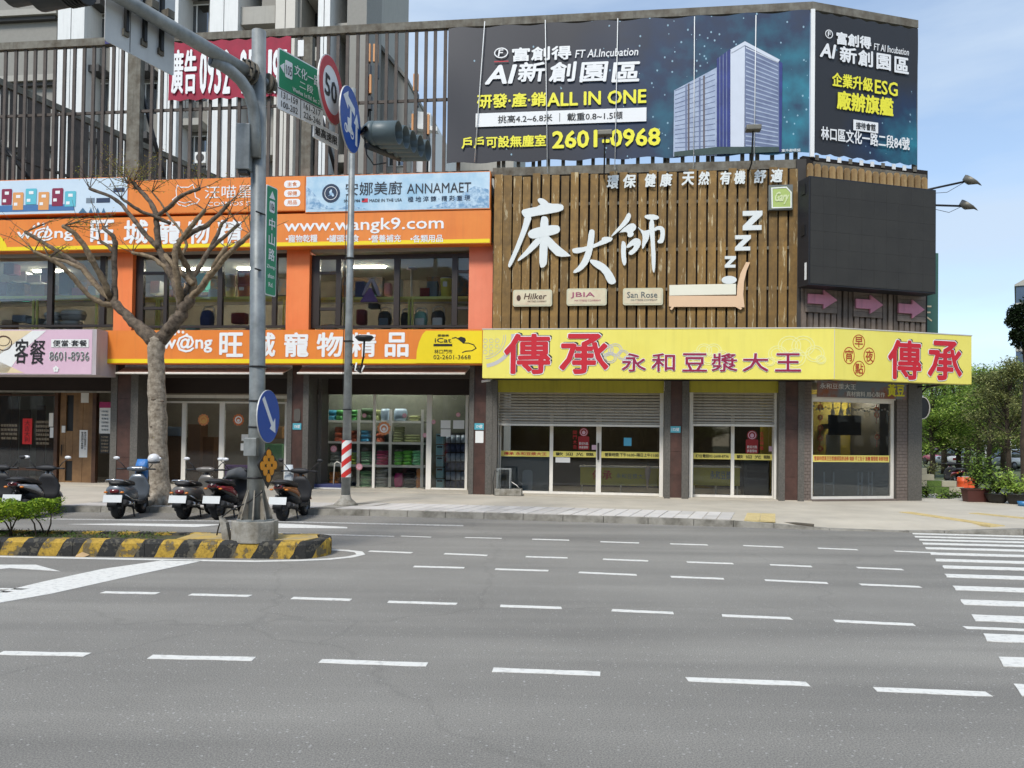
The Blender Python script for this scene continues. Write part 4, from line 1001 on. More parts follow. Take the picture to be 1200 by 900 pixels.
def counter(l, t, r, b, d, lab, s_, tint):
 q = A.rect(l, t, r, b, d); T = thing('counter', lab, 'counter', A, (q[0], d, KZ), 'yellow counters inside the breakfast shop')
 part('front_panel', MB().box(q[0], q[1], d, d+.05, q[2], q[3]), M_counter, T)
 part('top', MB().box(q[0]-.03, q[1]+.03, d-.04, d+.6, q[3], q[3]+.04), M_alu, T)
 for u_ in (q[0]+.05, (q[0]+q[1])/2, q[1]-.05): part('leg', MB().box(u_-.02, u_+.02, d+.1, d+.14, KZ+.02, q[2]), M_alu, T)
 text(s_[0], A, s_[1], d, tint, T, bold=.02)
counter(680, 548, 776, 569, 1.3, 'yellow counter with red lettering seen through the left glass doors', ('傳承', (694, 551, 717, 562)), M_redprint)
text('永和豆漿大王', A, (722, 555, 760, 561), 1.3, mat('grey_print', (120, 132, 142)), bpy.data.objects['counter'])
counter(812, 548, 867, 569, 1.3, 'yellow counter with grey cloud print behind the right glass doors', ('永和豆漿', (832, 552, 857, 562)), MATS['grey_print'])
um = thing('folded_umbrella', 'pale folded umbrella hanging inside the rightmost of the three glass panels', 'umbrella', A, (A.X(758.5, 560, .9), .9, A.Z(758, 574, .9)))
p0 = Vector((A.X(758.5, 560, .9), .9, A.Z(758, 574, .9))); p1 = Vector((p0.x+.02, .9, A.Z(759, 546, .9)))
part('canopy', MB().tube([p0, lerp(p0, p1, .35), lerp(p0, p1, .8), p1], [.015, .04, .09, .05], 8), mat('pale_fabric', (196, 176, 160), rough=.8, var=.15), um)
part('handle', MB().tube([p1, p1+Vector((0, 0, .12))], .012, 6), M_black, um)
mo = thing('wall_monitor', 'dark framed oven door seen behind the right glass panel', 'oven', A, (A.X(885, 560, 1.6), 1.6, KZ))
q = A.rect(872, 540, 902, 572, 1.6); part('body', MB().box(q[0], q[1], 1.6, 2.2, KZ, q[3]), mat('dark_steel', (70, 72, 72), rough=.35, metal=.6, var=.2), mo)
for k in range(3): qq = A.rect(875, 545+k*8.5, 899, 551+k*8.5, 1.59); part('rack_door', MB().box(qq[0], qq[1], 1.57, 1.598, qq[2], qq[3]), M_black, mo)
fC = part('shop_front_frame', MB(), M_alu, cor); toA = A.I @ C.M
def cpart(name, mb, m_, par=None): return part(name, mb.xf(toA), m_, par or cor)
dC = 0.12
m_ = MB(); q = C.rect(951, 468, 1047.5, 583, dC)
m_.box(q[0], q[0]+.04, dC, dC+.1, KZ+.05, q[3]).box(q[1]-.09, q[1], dC, dC+.1, KZ+.05, q[3]).box(q[0]+.04, q[1]-.09, dC+.002, dC+.098, q[3]-.09, q[3]).box(q[0]+.04, q[1]-.09, dC+.002, dC+.098, KZ+.05, KZ+.12)
m_.box(q[0]-.03, q[1]+.05, dC-.05, dC+.1, q[3]+.003, q[3]+.10).box(q[1]+.06, q[1]+.09, dC-.02, dC+.1, KZ+.05, q[3])
m_.xf(toA); fC.data = m_.mesh('shop_front_frame', OFF[cor.name]); fC.data.materials.append(M_alu)
cpart('pane', MB().box(q[0]+.04, q[1]-.09, dC+.05, dC+.056, KZ+.12, q[3]-.09), M_glassd, fC)
cpart('sill_bricks', MB().box(C.X(951, 585, .03), C.X(1052, 585, .03), .0, .3, KZ, KZ+.05), M_brick)
cpart('jamb', MB().box(C.X(1047.5, 520, .2), C.X(1052, 520, .2)+.03, .13, .4, KZ, q[3]+.3), M_black)
cpart('bay_wall', MB().box(0.1, xc1-.3, 2.6, 2.7, KZ, zt_), mat('mustard_wall', (158, 140, 52), rough=.8, var=.12))
q = C.rect(953, 541.5, 1042, 582, .2); cpart('frosted_film', MB().box(q[0], q[1], .185, .189, KZ+.12, q[3]), M_frost, fC)
qs = C.rect(952.5, 533.5, 1042, 541.5, .165); bnd = cpart('sticker_band', MB().box(qs[0], qs[1], .161, .165, qs[2], qs[3]), M_yprint, fC)
cpart('lettering', textmb('營業時間黃豆豆漿饅頭蛋餅油條 燒餅 手工包子 飯糰 蘿蔔糕 新鮮現做', qs[0]+.04, qs[1]-.04, qs[2]+.035, qs[3]-.03, .159, depth=.003), M_redprint, bnd)
q = C.rect(958, 447.5, 1062, 466.5, -.05)
T = thing('menu_poster', 'long printed menu poster above the corner window, yellow characters at its right', 'poster', C, (q[0], -.05, q[2]))
part('sheet', MB().box(q[0], q[1], -.05, -.02, q[2], q[3]), mat('poster_print', (150, 90, 60), rough=.6, rgb2=(118, 128, 136), scale=1.1, thresh=(.42, .55)), T)
text('永和豆漿大王', C, (961, 449.5, 1003, 456), -.055, M_print_w, T); text('真材實料 用心製作', C, (992, 459, 1037, 465), -.055, M_print_w, T)
text('黃豆', C, (1040, 450, 1060, 465), -.055, M_print_y, T, heavy=.03)
tv = thing('television', 'black television on the mustard wall behind the corner window', 'television', C, (C.X(990, 500, 1.6), 1.6, C.Z(990, 510, 1.6)))
q = C.rect(971, 486.5, 1009.5, 510, 1.6); part('screen', MB().box(q[0], q[1], 1.6, 1.63, q[2], q[3]), mat('tv_screen', (16, 20, 22), rough=.15, var=0), tv, .006)
part('bracket', MB().box((q[0]+q[1])/2-.08, (q[0]+q[1])/2+.08, 1.63, 2.6, q[2]+.2, q[2]+.35), M_black, tv)
pn = solo('white_partition', fbox(C, 969, 509, 985, 540, 1.9, 1.95), mat('pale_board', (170, 164, 140), rough=.6, var=.05), 'pale board standing below the television in the corner shop', 'board', C, (C.X(969, 540, 1.9), 1.9, C.Z(977, 540, 1.9)))
for k, (x_, lab) in enumerate(((976, 'leftmost of the three white pendant bottles above the television'), (985.5, 'middle one of the three white pendant bottles above the television'), (994, 'rightmost of the three white pendant bottles above the television'))):
 p = C.at(x_, 486, 1.1); solo('pendant_lamp', MB().wheel((p[0], 1.1, p[1]), .1, .1, (0, 0, 1), 10, [(.0, 0), (.065, 0), (.06, .08), (.02, .2), (.012, .5), (0, .5)]), M_white, lab, 'lamp', C, (p[0], 1.1, p[1]), 'white pendants in the corner shop')
for k, (x_, t_, n_, st, lab) in enumerate(((961, 477, 5, 12.2, 'long string of red and gold knots hanging at the left of the corner window'), (1027, 480, 2, 6.5, 'red paper knots hanging at the upper right of the corner window'), (1027.5, 512, 1, 9, 'single red knot charm hanging under the others at the right of the corner window'))):
 z0_ = C.at(x_, t_-6, .4)
 T = thing('hanging_charm', lab, 'decoration', C, (z0_[0], .4, C.Z(x_, t_+st*n_, .4)), 'red festive charms in the corner window')
 part('cord', MB().tube([(z0_[0], .4, z0_[1]), (z0_[0], .4, C.Z(x_, t_+st*n_+3, .4))], .008, 5), M_redprint, T)
 for i in range(n_):
  p = C.at(x_, t_+i*st, .4)
  part('knot', MB().ring(p[0], p[1], .085, .085, .035, .375, .4, 8), mat('knot_red', (196, 52, 40), rough=.7, rgb2=(208, 150, 70), scale=30), T)
  part('knot_heart', MB().disc(p[0], p[1]-.0, .03, .03, .38, .4, 8), mat('gold_print', (214, 170, 90), rough=.5, var=0), T)
q = C.rect(952, 475, 1042, 479, .3)
gar = MB()
for i in range(26):
 u_ = lerp(q[0], q[1], (i+.5)/26); gar.ball((u_, .3, q[3]-.05-.07*abs(math.sin(i*.8))-random.uniform(0, .04)), .028, 5, 4)
solo('garland', gar, M_white, 'string of small white flowers along the top of the corner window', 'garland', C, (q[0], .3, q[2]))
for k, (x_, lab) in enumerate(((966, 'grey bar stool shape behind the frosted glass, leftmost of three'), (1006, 'grey bar stool shape behind the frosted glass, middle of three'), (1018, 'grey bar stool shape behind the frosted glass, rightmost of three'))):
 u_ = C.X(x_, 560, .165); T = thing('stool_decal', lab, 'sticker', C, (u_, .16, KZ+.2), 'stool outlines on the frosted glass')
 zA, zB = C.Z(x_, 580, .16), C.Z(x_, 553, .16)
 for e in (0, .3 if k == 0 else .12): part('bar', MB().box(u_+e-.02, u_+e+.03, .178, .182, zA, zB), MATS['pale_grey_print'], T)
 part('rung', MB().box(u_+.03, u_+(.28 if k == 0 else .1), .178, .182, zA+.28, zA+.34), MATS['pale_grey_print'], T)
for (l, t, r, b, fr_, s_, lab) in ((556, 496, 567, 503.5, A, '174號', 'small blue house number plate on the tiled pier between the two shops'), (785, 499.5, 797.5, 507, A, '172號', 'small blue house number plate on the tiled pier between the two shutters'), (343, 496, 353, 503.5, A, '176號', 'small blue house number plate on the tiled pier of the pet shop')):
 q = fr_.rect(l, t, r, b, -.01); T = thing('house_number', lab, 'number plate', fr_, (q[0], -.01, q[2]), 'house number plates')
 part('plate', MB().box(q[0], q[1], -.012, .0, q[2], q[3]), mat('plate_blue', (86, 168, 184), rough=.4, var=0), T)
 part('lettering', textmb(s_, q[0]+.05, q[1]-.04, q[2]+.04, q[3]-.04, -.013, depth=.003, bold=.02), M_print_w, T)
q = A.rect(557, 505, 566.5, 519, -.01); solo('paper_notice', MB().box(q[0], q[1], -.008, .002, q[2], q[3]), M_white, 'white paper notice under the number plate left of the wide shutter', 'notice', A, (q[0], -.008, q[2]))
q = A.rect(344.5, 479, 352, 494, -.01); solo('wall_plaque', MB().rbox(q[0], q[1], -.02, .0, q[2], q[3], .07), mat('plaque_grey', (88, 84, 78), rough=.5, var=.1), 'dark oval plaque on the tiled pier above the number plate', 'plaque', A, (q[0], -.02, q[2]))
cm = thing('security_camera', 'white security camera under the left end of the yellow sign', 'camera', A, (A.X(571, 447, -.1), -.1, A.Z(571, 449, -.1)))
p = A.at(570, 446.5, -.2); part('body', MB().loft([((p[0]-.12, -.3, p[1]-.02), (0, .035, 0), (0, 0, .035)), ((p[0]+.1, -.15, p[1]+.03), (0, .035, 0), (0, 0, .035))], 8), M_white, cm)
part('mount', MB().tube([(p[0]+.05, -.17, p[1]+.03), (p[0]+.12, -.02, p[1]+.06)], .018, 6), M_white, cm)
dS = -.30
q = A.rect(577.5, 200, 936, 384.5, dS)
zs0, zs1 = A.Z(760, 385, dS), A.Z(700, 201, dS)
scr = thing('timber_screen', 'tall screen of upright weathered brown boards behind the white brush characters', 'screen', A, (q[0], dS, zs0))
part('backing', MB().box(q[0], q[1], dS+.12, dS+.16, zs0, zs1-.05), mat('screen_backing', (30, 24, 20), rough=.9, var=.1), scr)
for zz in (.25, .5, .8): part('batten', MB().box(q[0], q[1], dS+.05, dS+.118, lerp(zs0, zs1, zz)-.04, lerp(zs0, zs1, zz)+.04), M_rust, scr)
n = 31; pit = (q[1]-q[0])/n
shared = {}
for k in range(n):
 w = pit*(.81 if 2 < k else .9)
 key = (round(w, 3), k % 4)
 if key not in shared:
  me = MB().box(-w/2, w/2, 0, .045, 0, zs1-zs0-(.03*(k % 4))).mesh('slat', (0, 0, 0), .008); me.materials.append(M_timber); shared[key] = me
 piece('slat', shared[key], scr, (q[0]+pit*(k+.5)+random.uniform(-.008, .008), dS+random.uniform(0, .02), zs0)).rotation_euler = (0, random.uniform(-.0012, .0012), 0)
sideb = A.rect(934, 200, 940, 384, dS)
part('edge_post', MB().box(sideb[0]-.02, sideb[1]+.1, dS+.02, .05, zs0, zs1+.2), mat('dark_post', (60, 56, 52), rough=.7, var=.2), scr)
ZO, ZS = (580, 225), 5.4545
def brush(name, label, strokes, d=-.36, th=.05):
 pts0 = [A.at(ZO[0]+x/ZS, ZO[1]+y/ZS, d) for s_ in strokes for x, y in s_]
 T = thing(name, label, 'lettering', A, (min(p[0] for p in pts0), d, min(p[1] for p in pts0)), 'large white brush characters')
 for k, s_ in enumerate(strokes):
  P = [A.at(ZO[0]+x/ZS, ZO[1]+y/ZS, d) for x, y in s_]
  Q = []
  for i, p in enumerate(P):
   a, b = P[i-1], P[(i+1) % len(P)]
   Q += [(lerp(p[0], a[0], .28), lerp(p[1], a[1], .28)), (lerp(p[0], b[0], .28), lerp(p[1], b[1], .28))]
  part('stroke', MB().prism(Q, d-.0022*k, d+th), mat('sign_white', (226, 230, 226), rough=.5, var=.05), T)
brush('brush_character', 'leftmost and tallest white brush character on the timber screen', [
 [(270,55),(278,40),(300,38),(330,55),(345,75),(425,75),(443,95),(430,122),(330,140),(240,155),(195,168),(172,140),(170,118),(190,108),(300,88)],
 [(190,150),(240,150),(215,220),(170,330),(130,420),(100,480),(85,482),(84,460),(110,400),(150,300),(180,210)],
 [(290,165),(315,152),(340,165),(342,200),(340,290),(333,440),(330,465),(300,490),(285,470),(283,400),(288,300)],
 [(212,260),(230,240),(290,222),(395,208),(418,228),(412,258),(380,272),(260,298),(225,295),(210,275)],
 [(270,290),(300,300),(295,325),(220,395),(165,435),(142,445),(150,425),(200,370),(240,320)],
 [(325,275),(350,285),(400,340),(485,405),(480,412),(400,415),(370,385),(335,350)]])
brush('brush_character', 'middle white brush character on the timber screen, lowest of the three', [
 [(490,375),(500,358),(580,352),(680,315),(685,285),(745,288),(755,300),(735,320),(640,352),(560,385),(510,395)],
 [(600,250),(615,237),(635,243),(638,265),(630,340),(612,420),(580,480),(525,518),(490,515),(540,470),(575,400),(592,330)],
 [(600,440),(620,428),(690,450),(740,500),(775,565),(770,585),(740,592),(718,575),(690,510),(640,480)]])
brush('brush_character', 'rightmost white brush character on the timber screen, made of thin strokes', [
 [(740,280),(820,190),(850,128),(868,140),(870,160),(850,200),(790,250),(750,285)],
 [(790,262),(840,215),(880,195),(905,215),(900,240),(880,255),(890,270),(870,290),(845,285),(850,255),(815,255)],
 [(808,320),(820,310),(840,330),(835,400),(842,440),(832,475),(815,460),(805,400)],
 [(835,350),(880,300),(910,293),(935,310),(930,345),(900,385),(870,405),(852,395),(858,380),(885,360),(890,335),(850,360)],
 [(948,158),(975,143),(1030,145),(1055,165),(1030,178),(985,178)],
 [(988,175),(1015,175),(1020,230),(1022,330),(1028,420),(1022,510),(1012,518),(1003,480),(1000,400),(995,300),(985,250)],
 [(905,215),(945,250),(975,245),(990,240),(985,300),(965,330),(945,370),(938,350),(945,300),(940,260)],
 [(1015,230),(1050,215),(1080,225),(1088,260),(1080,320),(1060,330),(1038,325),(1040,310),(1055,300),(1060,250),(1045,238),(1018,255)]])
M_sw = MATS['sign_white']
sl = thing('slogan', 'row of ten small white characters along the top of the timber screen', 'lettering', A, (A.X(712, 210, -.34), -.34, A.Z(800, 216, -.34)))
for c_, l, r, t in (('環', 711, 725, 207), ('保', 730, 745, 206), ('健', 755.5, 769, 205), ('康', 773, 788, 204.5), ('天', 798.5, 813.5, 203), ('然', 818, 831.5, 202.5), ('有', 843.5, 857, 202), ('機', 860, 873.5, 201.5), ('舒', 883.5, 898, 200.5), ('適', 902.5, 917.5, 199.5)):
 text(c_, A, (l, t-1.5, r, t+14.5), -.34, M_sw, sl, heavy=.035, depth=.03, ital=.12)
def zletter(l, t, r, b, lab):
 q = A.rect(l, t, r, b, -.36); w, h = q[1]-q[0], q[3]-q[2]; tk = h*.25
 P = [(0, h), (w, h), (w, h-tk*.9), (w*.45, tk), (w*.96, tk), (w*.96, 0), (0, 0), (0, tk*.9), (w*.52, h-tk), (0, h-tk)]
 solo('letter_z', MB().prism([(q[0]+x, q[2]+z) for x, z in P], -.36, -.30), M_sw, lab, 'lettering', A, (q[0], -.36, q[2]), 'letters rising from the bed emblem')
zletter(870.5, 247, 893.5, 269.5, 'largest and topmost white letter Z on the timber screen'); zletter(861.5, 275.5, 880, 293.5, 'middle white letter Z on the timber screen'); zletter(849.5, 300, 862.5, 313.5, 'smallest and lowest white letter Z, just above the bed emblem')
bd = thing('bed_emblem', 'flat sign of a bed with cream mattress and salmon headboard', 'sign', A, (A.X(783, 362, -.36), -.36, A.Z(820, 362, -.36)))
M_bed = mat('salmon_sign', (232, 196, 158), rough=.5, var=.04)
fb = lambda pts, d, th: MB().prism([A.at(x, y, d) for x, y in pts], d, d+th)
part('frame', fb([(784, 346.5), (864, 346.5), (866, 359), (870, 361), (868, 363), (862, 359.5), (790, 359.5), (787, 363.5), (785, 362), (787, 359.5), (784, 359)], -.36, .06), M_bed, bd)
part('headboard', fb([(879, 307.5), (874.5, 307), (868, 320), (864.3, 334), (863.5, 347), (864.5, 359.8), (872.5, 360), (871, 345), (872, 330), (875, 317)], -.364, .05), M_bed, bd)
part('mattress', fb([(784.5, 334), (862.5, 332.5), (862.5, 345), (784.5, 346.3)], -.368, .06), mat('cream_sign', (236, 232, 210), rough=.5, var=.02), bd)
c_ = A.at(854.5, 328, -.37); part('pillow', MB().disc(c_[0], c_[1], .2, .11, -.372, -.31, 20), M_sw, bd)
M_plate = mat('cream_plate', (206, 202, 172), rough=.5, var=.08); M_platein = mat('cream_plate_face', (222, 214, 180), rough=.5, rgb2=(212, 190, 160), scale=4)
for k, (l, r, t, b, s_, mt, lab) in enumerate(((601, 647, 339.5, 359, 'Hilker', M_woodd, 'small cream plaque with a dark name, leftmost of three on the screen'), (664, 711, 338, 358, 'JBIA', mat('plum_ink', (166, 84, 110), rough=.5, var=0), 'small cream plaque with a plum coloured name, middle of three'), (730, 777, 337.5, 357.5, 'San Rose', MATS['grey_ink'], 'small cream plaque with a grey name, rightmost of three beside the bed emblem'))):
 q = A.rect(l, t, r, b, -.38); T = thing('brand_plaque', lab, 'plaque', A, (q[0], -.38, q[2]), 'cream plaques on the timber screen')
 part('plate', MB().rbox(q[0], q[1], -.38, -.30, q[2], q[3], .06), M_plate, T); part('plate_face', MB().rbox(q[0]+.04, q[1]-.04, -.385, -.381, q[2]+.04, q[3]-.04, .04), M_platein, T)
 w, h = q[1]-q[0], q[3]-q[2]; e = .28 if k == 0 else .1
 part('lettering', textmb(s_, q[0]+w*e, q[1]-w*(.14 if k != 1 else .3), q[2]+h*.42, q[3]-h*.22, -.387, bold=.02, ital=.2 if k == 0 else 0, depth=.003), mt, T)
 part('lettering', textmb('MATTRESS COMPANY', q[0]+w*(e+.1), q[1]-w*.14, q[2]+h*.24, q[2]+h*.34, -.387, depth=.003), mt, T)
 if k == 0: part('emblem', MB().disc(q[0]+w*.15, q[2]+h*.5, .06, .085, -.389, -.386, 12), mt, T)
gs = thing('green_sign', 'small square lime green sign at the upper right of the timber screen', 'sign', A, (A.X(901, 246, -.42), -.42, A.Z(915, 246, -.42)))
q = A.rect(901, 216.5, 929, 245.5, -.42); part('box', MB().box(q[0], q[1], -.42, -.30, q[2], q[3]), MATS['grey_ink'], gs)
part('face', fb([(903.5, 219.5), (922, 218.5), (928, 225), (928, 244), (904, 244.5)], -.427, .006), mat('lime_print', (176, 196, 110), rough=.5, var=.05), gs)
poly_outline(A, [(904.5, 220.5), (921.5, 219.5), (927, 225.5), (927, 243), (905, 243.5)], -.433, .03, M_print_w, gs)
text('Gary', A, (908, 224.5, 925, 239.5), -.433, mat('pale_lime', (214, 224, 170), rough=.5, var=0), gs, bold=.03, ital=.5)
dY_ = -1.2
q = A.rect(565.5, 385.7, 978, 443.6, dY_); ZY0, ZY1 = A.Z(770, 443.6, dY_), A.Z(770, 385.6, dY_)
xL, xK = A.X(565.5, 415, dY_), A.X(978, 415, dY_)
Kw = A.M @ Vector((xK, dY_, 0)); Kc = C.I @ Kw; dYC = Kc.y
ys = thing('shop_sign', 'long lemon yellow breakfast shop sign with big red characters, bent round the corner', 'sign', A, (xL, dY_, ZY0))
M_lem = mat('lemon_sign', (240, 228, 112), rough=.45, rgb2=(234, 220, 102), scale=.8, streak=.05)
part('sign_box', MB().box(xL, xK, dY_, dY_+.28, ZY0, ZY1), M_lem, ys)
xE = C.X(1138.5, 425, dYC)
part('sign_box', MB().box(Kc.x+.004, xE, dYC, dYC+.28, ZY0, ZY1).xf(toA), M_lem, ys)
part('edge_trim', MB().box(xL-.02, xK, dY_-.01, dY_+.29, ZY1+.002, ZY1+.03), M_silver, ys)
part('edge_trim', MB().box(Kc.x+.004, xE+.02, dYC-.01, dYC+.29, ZY1+.002, ZY1+.03).xf(toA), M_silver, ys)
part('seam', MB().box(xK-.012, xK+.002, dY_-.006, dY_, ZY0+.01, ZY1-.01), M_silver, ys)
part('underside', MB().box(xL+.02, xK-.1, dY_+.29, 0.0, ZY0+.06, ZY0+.1), M_black, ys)
part('underside', MB().box(Kc.x-.2, xE-.05, dYC+.29, -.02, ZY0+.06, ZY0+.1).xf(toA), M_black, ys)
for u_ in (xc1+.15, xE-.15): part('brace', MB().tube([(u_, dYC+.27, ZY0+.05), (u_-(.5 if u_ > xc1+.3 else 0), -.02, ZY0-.02), (xc1-.05, .3, ZY0-.45)], .025, 6).xf(toA), M_black, ys)
def pxform(fr): return (lambda mb: mb) if fr is A else (lambda mb: mb.xf(toA))
M_lavender = mat('grey_lilac_print', (196, 192, 190), rough=.5, var=0); M_palecl = mat('pale_cloud_print', (238, 234, 160), rough=.5, var=0)
c0 = A.at(565, 395, dY_)
cn = MB()
for k, (rx, w_) in enumerate(((.82, .10), (.62, .02), (.56, .012))):
 P = [(c0[0]+.02+rx*math.cos(R(a)), c0[1]+rx*.95*math.sin(R(a))) for a in range(-82, 14, 8)]
 for (ax, az), (bx, bz) in zip(P[:-1], P[1:]):
  L_ = math.hypot(bx-ax, bz-az); nx, nz = -(bz-az)/L_*w_/2, (bx-ax)/L_*w_/2
  cn.prism([(ax+nx, az+nz), (ax-nx, az-nz), (bx-nx, bz-nz), (bx+nx, bz+nz)], dY_-.004, dY_-.0005)
part('coin_print', cn, M_lavender, ys)
for i in range(3):
 for j in range(3):
  if i+j < 4: part('coin_print', MB().ring(c0[0]+.09+.16*i, c0[1]-.1-.15*j, .06, .06, .012, dY_-.004, dY_-.001, 10), M_lavender, ys)
def cloud(fr, cx, cy, s_, d, m_):
 for k, (dx, dy, r_) in enumerate(((-18, 4, 9), (-6, -4, 11), (8, -4, 11), (20, 4, 9), (0, 8, 10), (26, 10, 5), (-26, 12, 5))):
  c_ = fr.at(cx+dx*s_, cy+dy*s_, d); mb = MB(); rr_ = r_*s_/43
  for q_ in (1, .72): mb.ring(c_[0], c_[1], rr_*q_, rr_*q_*.9, .022, d-.004-.0006*k, d-.0005, 16)
  part('cloud_print', pxform(fr)(mb), m_, ys)
cloud(A, 715, 413, .75, dY_, M_lavender); cloud(A, 830, 414, .8, dY_, M_palecl); cloud(A, 932, 410, 1.15, dY_, M_palecl)
def big(s_, fr, l, t, r, b, d):
 x0_, x1_, z0_, z1_ = fr.rect(l, t, r, b, d); o = .035
 for dx, dz, e, m_, dd in ((o*1.3, o*1.1, .0, M_print_k, .004), (0, 0, o*.75, M_print_w, .010), (0, 0, 0, M_redprint, .016)):
  part('big_character', pxform(fr)(textmb(s_, x0_-e+dx, x1_+e+dx, z0_-e+dz, z1_+e+dz, d-dd, heavy=.024 + e*.5, depth=.001, ital=.0)), m_, ys)
big('傳', A, 590.5, 391, 645.5, 438.5, dY_); big('承', A, 655.5, 391, 713.5, 438.5, dY_)
big('傳', C, 1040, 398.5, 1079.5, 445, dYC); big('承', C, 1086.5, 399.5, 1127, 446, dYC)
M_wine = mat('wine_print', (150, 34, 70), rough=.5, var=0)
for s_, l, r in (('永', 728.5, 757), ('和', 763.5, 791), ('豆', 799.5, 828.5), ('漿', 833.5, 864), ('大', 870, 900.5), ('王', 908, 938.5)):
 x0_, x1_, z0_, z1_ = A.rect(l, 414, r, 435.5, dY_)
 part('lettering', textmb(s_, x0_-.015, x1_+.015, z0_-.015, z1_+.015, dY_-.012, heavy=.05, depth=.001), M_print_w, ys)
 part('lettering', textmb(s_, x0_, x1_, z0_, z1_, dY_-.020, bold=.018, depth=.003), M_wine, ys)
M_brick_ink = mat('brick_red_ink', (178, 66, 36), rough=.5, var=0)
for s_, cx, cy, rx, ry in (('早', 1006.4, 400.8, 7.2, 8.8), ('宵', 994.8, 416.6, 6.6, 10), ('夜', 1018.6, 417.2, 6.6, 10), ('點', 1006.7, 432, 7, 9.2)):
 x0_, x1_, z0_, z1_ = C.rect(cx-rx, cy-ry, cx+rx, cy+ry, dYC); mx_, mz_ = (x0_+x1_)/2, (z0_+z1_)/2
 part('oval_print', MB().ring(mx_, mz_, (x1_-x0_)/2, (z1_-z0_)/2, .018, dYC-.006, dYC, 20).xf(toA), M_brick_ink, ys)
 w, h = x1_-x0_, z1_-z0_
 part('lettering', textmb(s_, x0_+w*.16, x1_-w*.16, z0_+h*.16, z1_-h*.16, dYC-.002, bold=.015, depth=.004).xf(toA), M_brick_ink, ys)
zc_ = C.Z(1010, 390, -.2)
av = thing('arrow_wall', 'greyish brown slatted wall with three pink arrow boards under the dark screen', 'wall', C, (C.X(941, 360, -.2), -.2, ZY1-.1))
part('backing', MB().box(C.X(939, 360, -.1), C.X(1086, 360, -.1), -.12, .02, ZY1-.3, C.Z(1000, 190, -.1)), mat('screen_backing', (30, 24, 20)), av)
u0, u1 = C.X(940, 360, -.2), C.X(1086, 360, -.2)
zlo, zhi = ZY1-.05, C.Z(1010, 335, -.2)
n = 22; pit = (u1-u0)/n
for k in range(n):
 part('slat', MB().box(u0+k*pit+.01, u0+(k+.76)*pit, -.19-.015*(k % 2), -.13, zlo-.1, zhi), M_timber2, av)
for (l, r, t, b) in ((944.5, 981, 334, 366.5), (1000.5, 1034, 340, 372), (1052, 1085, 345, 377)):
 q = C.rect(l, t, r, b, -.24); hh = (q[3]-q[2])/5
 for k in range(5): part('board', MB().box(q[0], q[1], -.24, -.206, q[2]+k*hh+.004, q[2]+(k+1)*hh-.004), M_timber2, av)
M_arrow = mat('pink_arrow', (222, 146, 164), rough=.6, var=.1, streak=.15)
for k, (l, r, t, b) in enumerate(((947.8, 981.5, 339.5, 362), (1003.5, 1035.3, 345.5, 367.5), (1053.3, 1083.8, 351, 373))):
 q = C.rect(l, t, r, b, -.30); w, h = q[1]-q[0], q[3]-q[2]; P = [(0, .25), (.52, .25), (.52, 0), (1, .5), (.52, 1), (.52, .75), (0, .75)]
 solo('arrow_board', MB().prism([(q[0]+x*w, q[2]+z*h) for x, z in P], -.30, -.245), M_arrow, ('leftmost', 'middle', 'rightmost')[k] + ' pink arrow board under the dark LED screen, pointing right', 'arrow sign', C, (q[0], -.3, q[2]), 'pink arrows under the LED screen', .006)
bt = thing('board_row', 'row of short round topped blond boards above the LED screen', 'boards', C, (C.X(945, 200, -.3), -.3, C.Z(1010, 212, -.3)))
u0, u1 = C.X(945.5, 205, -.3), C.X(1088, 215, -.3); n = 17; pit = (u1-u0)/n; zt2 = C.Z(1015, 199, -.3)
me = MB().prism([(-pit*.38, -.75), (pit*.38, -.75), (pit*.38, -.06), (pit*.2, 0), (-pit*.2, 0), (-pit*.38, -.06)], 0, .05).mesh('short_board'); me.materials.append(M_timber3)
for k in range(n): piece('short_board', me, bt, (u0+pit*(k+.5), -.3, zt2+random.uniform(-.02, .02)))
led = thing('led_screen', 'large switched off black LED screen on the corner front', 'screen', C, (C.X(948, 330, -.75), -.75, C.Z(1020, 339, -.75)))
q = C.rect(948, 203.5, 1097, 338.5, -.75); zz0, zz1 = C.Z(1022, 339, -.75), C.Z(1022, 214, -.75)
part('cabinet', MB().box(q[0], q[1], -.745, -.28, zz0, zz1), mat('cabinet_black', (34, 34, 38), rough=.5, var=.15), led, .01)
M_led = mat('led_face', (52, 51, 47), rough=.75, rgb2=(44, 43, 40), scale=1.2)
nx, nz = 10, 6
for i in range(nx):
 for j in range(nz):
  a0, a1 = lerp(q[0]+.04, q[1]-.04, i/nx), lerp(q[0]+.04, q[1]-.04, (i+1)/nx); b0, b1 = lerp(zz0+.04, zz1-.04, j/nz), lerp(zz0+.04, zz1-.04, (j+1)/nz)
  part('led_module', MB().box(a0+.0015, a1-.0015, -.757+random.uniform(-.0015, .0015), -.747, b0+.0015, b1-.0015), M_led, led)
for (t, m__) in ((222, M_steel), (270, M_steel)):
 c_ = C.at(942, t, -.5); part('vent_box', MB().box(q[0]-.03, q[0], -.6, -.45, c_[1]-.15, c_[1]+.12), M_black, led)
c_ = C.at(943, 318, -.5); lb_ = part('label_print', MB().box(q[0]-.006, q[0], -.66, -.58, c_[1]-.25, c_[1]+.2), M_white, led)
M_lampb = mat('floodlight_grey', (120, 116, 104), rough=.5, metal=.4, var=.3)
